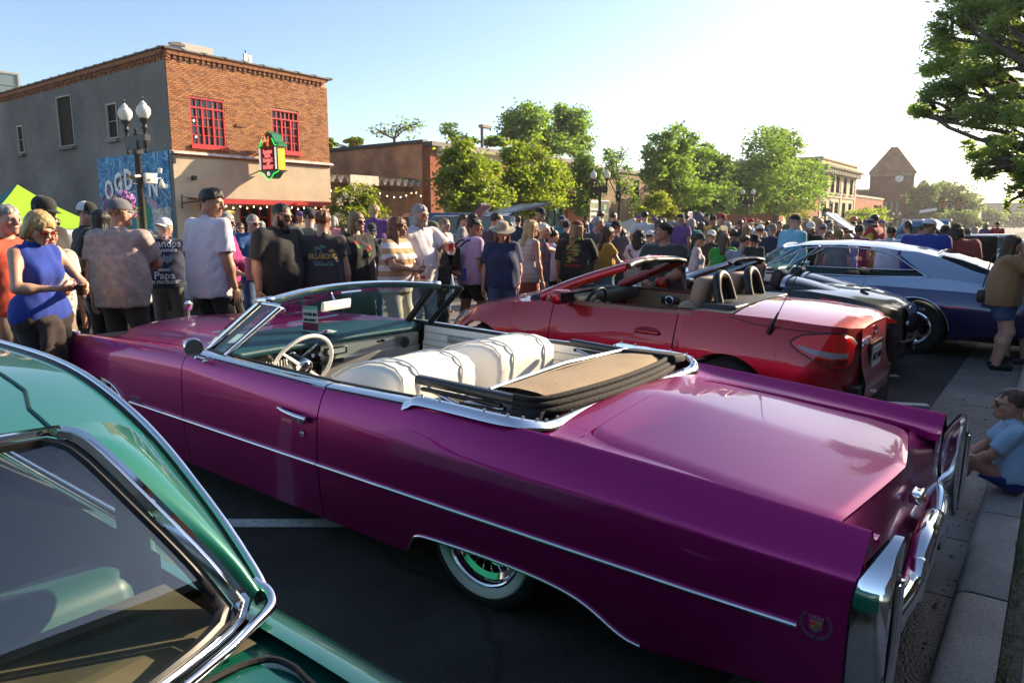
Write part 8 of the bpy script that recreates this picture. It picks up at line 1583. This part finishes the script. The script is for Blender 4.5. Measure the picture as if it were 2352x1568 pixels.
P(1745,514,14,165,'man in white-backed royal blue trucker cap',hc='brown',hat='cap',hatc=(.02,.10,.42),hatc2=(.62,.6,.62),top=(.02,.05,.09),skin='rosy',fine=False)
P(1740,503,17,150,'man in a tan straw cowboy hat deep in the crowd',hc='brown',hat='cowboy',hatc=(.46,.30,.14),top=(.4,.35,.3),skin='rosy',fine=False)
P(1773,512,13.4,160,'man in grey-green cap and navy tee left of the tall light-blue shirt',hc='grey',hat='cap',hatc=(.16,.16,.13),top=(.016,.022,.05),skin='rosy',fine=False,build=1.1)
P(1822,490,12.3,125,'tall man in black cap and light blue long tee facing right',hair='buzz',hc='grey',hat='cap',top=(.16,.42,.56),topk='long',bot=KHAKI,skin='rosy',hyaw=-20,build=1.1)
P(1829,517,12.4,120,'woman with brown hair pinned up and navy tee by the hardtop roof',male=False,hair='updo',hc='darkblond',top=(.03,.05,.09),skin='fair')
P(1862,507,13.6,5,'man facing the camera in white cap, sunglasses and black tee',hc='brown',hat='cap',hatc=(.55,.54,.55),glasses=True,beard='full',top=(.012,.012,.013),skin='tan',build=1.1)
P(1889,512,16,150,'man in grey cap and light grey tee walking away',hc='brown',hat='cap',hatc=(.2,.22,.26),top=(.33,.36,.38),skin='rosy',fine=False)
P(1906,528,13.2,10,'woman with long red-brown hair and sunglasses facing the camera',male=False,hair='long',hc='auburn',glasses=True,top=(.2,.1,.1),skin='fair',fine=False)
P(1926,524,12.6,160,'person with curly grey-blond hair in dark top',male=False,hair='curly',hc='darkblond',top=(.15,.15,.17),skin='rosy')
b,hd,sh,s=P(1948,535,12.7,165,'ash-blonde woman in lilac tee seen through the hardtop windows',male=False,hair='bob',hc='darkblond',top=(.35,.30,.58),skin='fair',arms=('cross','cross'));strap(b,'black strap across the lilac tee behind the hardtop')
P(1972,514,13.4,140,'man in dark cap and plum shirt facing right',hc='black',hat='cap',hatc=(.03,.035,.045),top=(.12,.012,.07),skin='brown',build=1.15)
P(2047,517,12.6,160,'man in flat dark cap and pale blue shirt by the pickup',hc='black',hat='flatcap',hatc=(.035,.04,.03),top=(.40,.46,.60),topk='shirt',skin='brown',build=1.2)
P(1940,520,16.5,130,'man in a brown felt hat in the crowd behind the plum shirt',hc='brown',hat='cowboy',hatc=(.09,.04,.022),top=(.2,.2,.2),fine=False)
P(2131,499,10.9,155,'big man in white striped cap and royal blue tee, back to the camera',hair='buzz',hc='brown',hat='flatcap',hatc=(.58,.57,.66),top=(.006,.03,.24),bot=(.02,.02,.03),skin='brown',build=1.8,hyaw=-40,sleeve=.85)
P(2112,512,12.8,40,'dark-haired man looking down beside the white striped cap',hc='black',top=(.02,.02,.02),skin='brown',hpitch=25)
P(2176,513,12.4,-20,'bearded man in black cap and black work shirt facing the camera',hc='black',hat='cap',hatc=(.015,.015,.015),beard='full',top=(.014,.014,.015),skin='tan',build=1.2,hpitch=22)
P(2198,511,10.9,178,'broad man in black cap and brick red tee with hands behind the hardtop',hair='bob',hc='black',hat='backcap',top=(.26,.045,.04),bot=(.02,.02,.03),skin='tan',build=1.9,sleeve=.8,belly=.2)
P(2222,522,16,170,'man in tan cap beyond the brick red tee',hc='brown',hat='cap',hatc=(.22,.13,.07),top=(.3,.3,.3),fine=False)
b,hd,sh,s=P(2318,536,8.2,65,'long-haired woman in tan tee and cut-off denim shorts raising her hand',male=False,hair='long',hc='brown',top=(.27,.15,.065),bot=mat('denim',(.045,.075,.15)),botk='shorts',arms=('face','face'),skin='fair',build=1.5,belly=.4,sleeve=.75,shoes=(.015,.015,.016),hem=.84)
o=MB().rbox((0,0,0),(.12,.10,.15),.035).obj('handbag',BLACK,smooth=60,loc=back(b,.2,.84));tag(o,'small black handbag hanging beside the woman in tan','bag');MB().tube([(0,0,.1),(0,-.06,.45),(.02,-.2,.62)],.007).obj('strap',BLACK,o)
for lb,(px_,py_,d_,k)in{'woman in lavender tee at the right edge beside the tan tee':(2362,560,8.6,dict(male=False,hair='long',hc='brown',top=(.33,.27,.40),skin='fair',bot=JEAN,botk='shorts'))}.items():P(px_,py_,d_,-60,lb,**k)
b,hd,sh,s=figure((4.97,.105,0),R(8),1.10,'boy with cropped hair, dark sunglasses and light blue polo sitting on the kerb',hair='buzz',hc='brown',top=(.30,.46,.60),topk='shirt',bot=(.012,.02,.16),botk='kneeshorts',child=1.28,glasses=True,seat=dict(pelvis=.215,foot=(.07,.30,.06)),arms=(((.05,.34,1.06),(1,-.3,-.2),(-.4,0,-1),'relaxed'),((.05,.34,1.06),(1,-.3,-.2),(-.4,0,-1),'relaxed')),skin='tan',lean=3,shoes=(.10,.28,.46),hpitch=4,sleeve=.8)
o=MB().lathe([(.030,-.010),(.033,-.010),(.033,.010),(.030,.010)],16).obj('wristband',[mat('band_yellow',(.7,.55,.02),.5)],smooth=50,loc=tuple(hd[-1]+np.array([-.005,-.085,.03])),rot=(R(70),0,0));tag(o,'yellow paper wristband on the seated boy','wristband')
# packed crowd up the street
TOPC=[('white',(.6,.58,.58)),('navy',(.02,.03,.07)),('black',(.015,.015,.016)),('teal',(.03,.2,.2)),('red',(.35,.03,.03)),('grey',(.2,.2,.21)),('tan',(.34,.24,.15)),('pink',(.5,.2,.25)),('olive',(.1,.11,.05)),('sky blue',(.2,.36,.55)),('purple',(.14,.05,.2)),('yellow',(.5,.36,.04))]
HRC=[('black','black'),('brown','brown'),('blond','blond'),('grey','grey')]
protos=[]
for i in range(12):
 fem=i%2;hh,hcn=('short','long','short','bob','buzz','pony','curly','wavy','short','updo','buzz','long')[i],HRC[i%4][1];hat_=(None,None,'cap',None,'cap',None,None,'straw',None,None,'backcap',None)[i]
 protos.append((i,fem,hh,HRC[i%4][0],hat_,hcn))
used=set();npx=[(x,d)for d,xs in((16,(1480,1512,1560,1588,1650,1700,1850,1990,2010,2085)),(19,(1500,1545,1575,1610,1640,1672,1725,1790,1880,1905,1955,2000)),(23,(1470,1520,1565,1600,1630,1668,1705,1760,1812,1870,1920,1975,2020,2240)),(29,(1555,1592,1625,1660,1735,1785,1845,1895,1935,1985,2030,2260,2290)),(14,(1345,1235,765,735,1060,860)),(18,(1290,1405,1190,690,600,520)))for x in xs]
WHERE={14:'just behind the front row',16:'in the second row of the crowd',18:'on the far side of the street',19:'in the thick of the crowd',23:'deep in the crowd',29:'at the back of the crowd'}
for n_,(x,d)in enumerate(npx):
 i,fem,hh,hnm,hat_,hcn=protos[n_%12];tn,tc_=TOPC[(n_*5+n_//12)%12]
 H=float(rng.uniform(1.56,1.70)if fem else rng.uniform(1.66,1.84));g=at(x,540,d=d);gx,gy=g[0],g[1];z0=gz(gy)
 lab='%s in %s %s with %s %s %s'%('woman' if fem else 'man',tn,'top' if fem else 'tee',hnm,'hair' if not hat_ else 'hair and hat',WHERE[d])
 figure((gx,gy,z0),math.pi*2*((n_*37)%100)/100 if n_%3 else AZ-R(90),H,lab,male=not fem,hair=hh,hc=hcn,hat=hat_,hatc=TOPC[(n_*7)%12][1],top=tc_,bot=(JEAN,DKJ,KHAKI,(.015,.015,.016))[n_%4],skin=('fair','rosy','tan','brown')[n_%4],fine=False,group='people packed along the street',build=1+.05*(n_%5),arms=(('down','hold'),('down','down'),('pocket','belly'))[n_%3],glasses=True if n_%4==1 and d<17 else None)
 # vehicles behind the crowd
def bgcar(name,label,X,Y,rz,L_,W_,prof,gh,m,wheels,R_=.33,hood=None,mh=None,zoff=0):
 """prof: lower body outline (x, z); gh: greenhouse outline (x, z); front is +x"""
 o=empty(name,(X,Y,gz(Y)+zoff),(0,0,rz));tag(o,label,'car' if 'pickup' not in name else 'pickup');w=W_/2
 def shell(poly,nm,mt,w0,w1,z0,z1):
  n=len(poly);rows=[]
  for t in(-1,-.97,-.88,0,.88,.97,1):
   k=1-.05*(abs(t)>.99)-.015*(.96<abs(t)<.99);c=np.mean(poly,0);rows.append([(c[0]+(x-c[0])*k,t*(w0+(w1-w0)*(z-z0)/(z1-z0)),c[1]+(z-c[1])*k)for x,z in poly])
  return MB().grid(np.array(rows),closeu=True).add(rows[0],[tuple(range(n))[::-1]]).add(rows[-1],[tuple(range(n))]).obj(nm,mt,o,smooth=40,fix=True)
 zb_=min(z for x,z in gh);zt=max(z for x,z in gh);shell(prof,'body',m,w,w,0,1);shell(gh,'roof',m,w*.93,w*.74,zb_,zt);c=np.mean(gh,0)
 for q in(1,-1):
  yq=lambda z:q*(w*.93+(w*.74-w*.93)*(z-zb_)/(zt-zb_)+.006);P_=[(c[0]+(x-c[0])*.86,c[1]+(z-c[1])*.72)for x,z in gh];MB().add([(x,yq(z),z)for x,z in P_]+[(x,yq(z)-q*.012,z)for x,z in P_],[tuple(range(len(P_)))]+[(i,i+len(P_),(i+1)%len(P_)+len(P_),(i+1)%len(P_))for i in range(len(P_))]).obj('side_window',WINGL,o)
  MB().tube([(x,yq(z),z)for x,z in P_],.012,6,closed=True).obj('window_trim',CHROME,o)
  for xw in wheels:wheel(o,(xw,q*(w-.12),R_),R_,.2,R_*.62,q,'mag',5)
 g=gh;xf=max(x for x,z in gh);fr=sorted(gh,key=lambda p:-p[0])[:2];(xa,za),(xb,zb2)=fr;MB().add([(xa+.012,-w*.82,za+.03),(xa+.012,w*.82,za+.03),(xb+.012,w*.68,zb2-.02),(xb+.012,-w*.68,zb2-.02)],[(0,1,2,3)]).obj('windscreen',WINGL,o)
 if hood:(hx,hz),ln,a=hood;hd_=MB().rbox((ln/2,0,0),(ln,W_*.86,.04),.018).obj('raised_bonnet',mh or m,o,loc=(hx,0,hz),rot=(0,-a,0),smooth=60);
 if hood and mh:
  for y in(-.3,-.1,.1,.3):MB().b2((.05,y,.0205),(ln-.05,y+.04,.024)).obj('stripe',m,hd_)
 return o
LBL=mat('light_blue_paint',(.12,.30,.42),.3,.2,coat=1);DBL=mat('dark_blue_paint',(.012,.03,.07),.3,.3,coat=1);MBL=mat('mid_blue_paint',(.03,.20,.42),.3,.2,coat=1);WHC=mat('white_car_paint',(.62,.64,.66),.3,coat=1);YLC=mat('yellow_car_paint',(.6,.42,.02),.3,coat=1);DRK=mat('maroon_paint',(.08,.01,.015),.3,.2,coat=1)
SED=[(-2.2,.35),(2.3,.35),(2.35,.75),(1.2,.93),(-1.3,.95),(-2.25,.85)];SGH=[(-1.35,.94),(1.0,.93),(.35,1.36),(-.75,1.38)]
q=at(690,600,d=14);bgcar('parked_car','light blue vintage car behind the burly man in black',q[0]+.6,q[1]+1,R(60),4.5,1.75,SED,SGH,LBL,(-1.35,1.4))
q=at(690,640,d=11.6);bgcar('parked_car','white vintage car low beside the light blue car',q[0],q[1]+1.6,R(80),4.4,1.75,[(x,z*.92)for x,z in SED],[(x,z*.92)for x,z in SGH],WHC,(-1.35,1.4))
q=at(1000,540,d=20);bgcar('dark_suv','dark blue sport utility vehicle with its rear hatch raised',q[0],q[1],R(160),4.9,1.95,[(-2.3,.4),(2.4,.4),(2.4,.95),(1.3,1.12),(-2.35,1.12)],[(-2.3,1.11),(1.25,1.11),(.6,1.78),(-2.15,1.80)],DBL,(-1.45,1.45),.38,((-2.15,1.80),-1.25,-.22),BLACK)
q=at(1020,555,d=16);bgcar('parked_car','maroon car with its bonnet lifted in front of the dark utility vehicle',q[0]-.6,q[1]+.6,R(-60),4.5,1.75,SED,SGH,DRK,(-1.35,1.4),hood=((1.1,.95),1.15,.9))
q=at(345,600,d=11.5);yc_=bgcar('parked_car','black car with a yellow-edged raised bonnet behind the white cap',q[0]+.2,q[1]+1.2,R(-35),4.3,1.75,SED,SGH,BLKC,(-1.35,1.4),hood=((1.1,.95),.85,.85));MB().tube(smooth_curve([(1.1,-.74,.97),(1.4,-.75,1.34),(1.66,-.72,1.62),(1.72,-.3,1.66),(1.72,.6,1.66)],20),.035).obj('bonnet_edge',YLC,yc_,smooth=60)
q=at(160,600,d=10);bgcar('parked_car','white and chrome car hidden behind the people at the left',q[0],q[1]+1.4,R(-70),4.3,1.75,SED,SGH,WHC,(-1.35,1.4))
q=at(2150,560,d=16.5);pk=bgcar('pickup_truck','blue and white vintage pickup with a striped raised bonnet',q[0],q[1]+.2,R(95),4.8,1.9,[(-2.4,.45),(2.4,.45),(2.4,.95),(.9,1.08),(-.55,1.08),(-.56,1.0),(-2.4,1.0)],[(-.55,1.07),(.95,1.07),(.45,1.66),(-.42,1.70)],MBL,(-1.5,1.5),.37,((1.0,1.1),1.35,.62),WHC)
MB().rbox((.0,0,1.71),(.95,1.35,.06),.025).obj('white_roof_panel',WHC,pk,smooth=60)
q=at(2250,560,d=20);bgcar('parked_car','white car glimpsed between the black panel and the pickup',q[0],q[1],R(95),4.5,1.8,SED,SGH,WHC,(-1.35,1.4))
q=at(2345,590,d=13);bgcar('parked_car','pale blue car with raised bonnet behind the woman in tan',q[0]+.6,q[1]-.6,R(88),4.6,1.85,SED,SGH,MBL,(-1.35,1.4),hood=((1.1,.95),1.3,.55),mh=WHC)
q=at(1690,540,d=24);bgcar('parked_car','silver car with bonnet glinting behind the long blond hair',at(1215,530,d=22)[0],at(1270,530,d=22)[1],R(100),4.5,1.8,SED,SGH,WHC,(-1.35,1.4),hood=((1.1,.95),1.2,.8))
q=at(2245,545,d=12.6);o=empty('black_board',(q[0],q[1],gz(q[1])),(0,0,AZ-R(90)-.6));tag(o,'tall black display panel leaning beside the brick red tee','display panel');MB().rbox((0,0,.78),(.62,.05,1.36),.02,rot=(.12,0,0)).obj('panel',BLACK,o,smooth=50);MB().rbox((0,-.035,.85),(.5,.02,1.05),.01,rot=(.12,0,0)).obj('panel_inset',DARKR,o)
# summer haze
hz_=MB().b2((-120,-260,-1.3),(520,420,24)).obj('haze',bpy.data.materials.new('haze_air'));kind(hz_,'stuff');hm=hz_.data.materials[0];hm.use_nodes=True;hn=hm.node_tree.nodes
hn.remove(hn['Principled BSDF']);pv=hn.new('ShaderNodeVolumePrincipled');pv.inputs['Color'].default_value=(.93,.94,.95,1);pv.inputs['Density'].default_value=.00032;pv.inputs['Anisotropy'].default_value=.45
hm.node_tree.links.new(pv.outputs[0],[n for n in hn if n.type=='OUTPUT_MATERIAL'][0].inputs['Volume'])
# lettering becomes mesh; prints are pressed onto their shirts
from mathutils.bvhtree import BVHTree
bpy.context.view_layer.update();DG=bpy.context.evaluated_depsgraph_get();BV={}
def drape(o,me):
 sh=bpy.data.objects[o['drape']]
 if sh.name not in BV:BV[sh.name]=BVHTree.FromPolygons([v.co for v in sh.data.vertices],[tuple(p.vertices)for p in sh.data.polygons])
 M_=o.matrix_basis;q=1 if o.location.y<0 or M_==Matrix()and me.vertices[0].co.y<0 else-1;Mi=M_.inverted()
 for v in me.vertices:
  w=M_@v.co;h=BV[sh.name].ray_cast(Vector((w.x,-.6*q,w.z)),Vector((0,q,0)))[0]
  w.y=(h.y if h else-.15*q)-.009*q;v.co=Mi@w
conv=[(o,bpy.data.meshes.new_from_object(o.evaluated_get(DG)))for o in TEXTS]
for o,me in conv:
 if 'drape' in o:drape(o,me)
 n=bpy.data.objects.new('tmp',me);COL.objects.link(n);n.parent=o.parent;n.matrix_basis=o.matrix_basis.copy();nm=o.name.split('.')[0]
 bpy.data.objects.remove(o);n.name=nm
for o in globals().get('PRT',[]):drape(o,o.data)
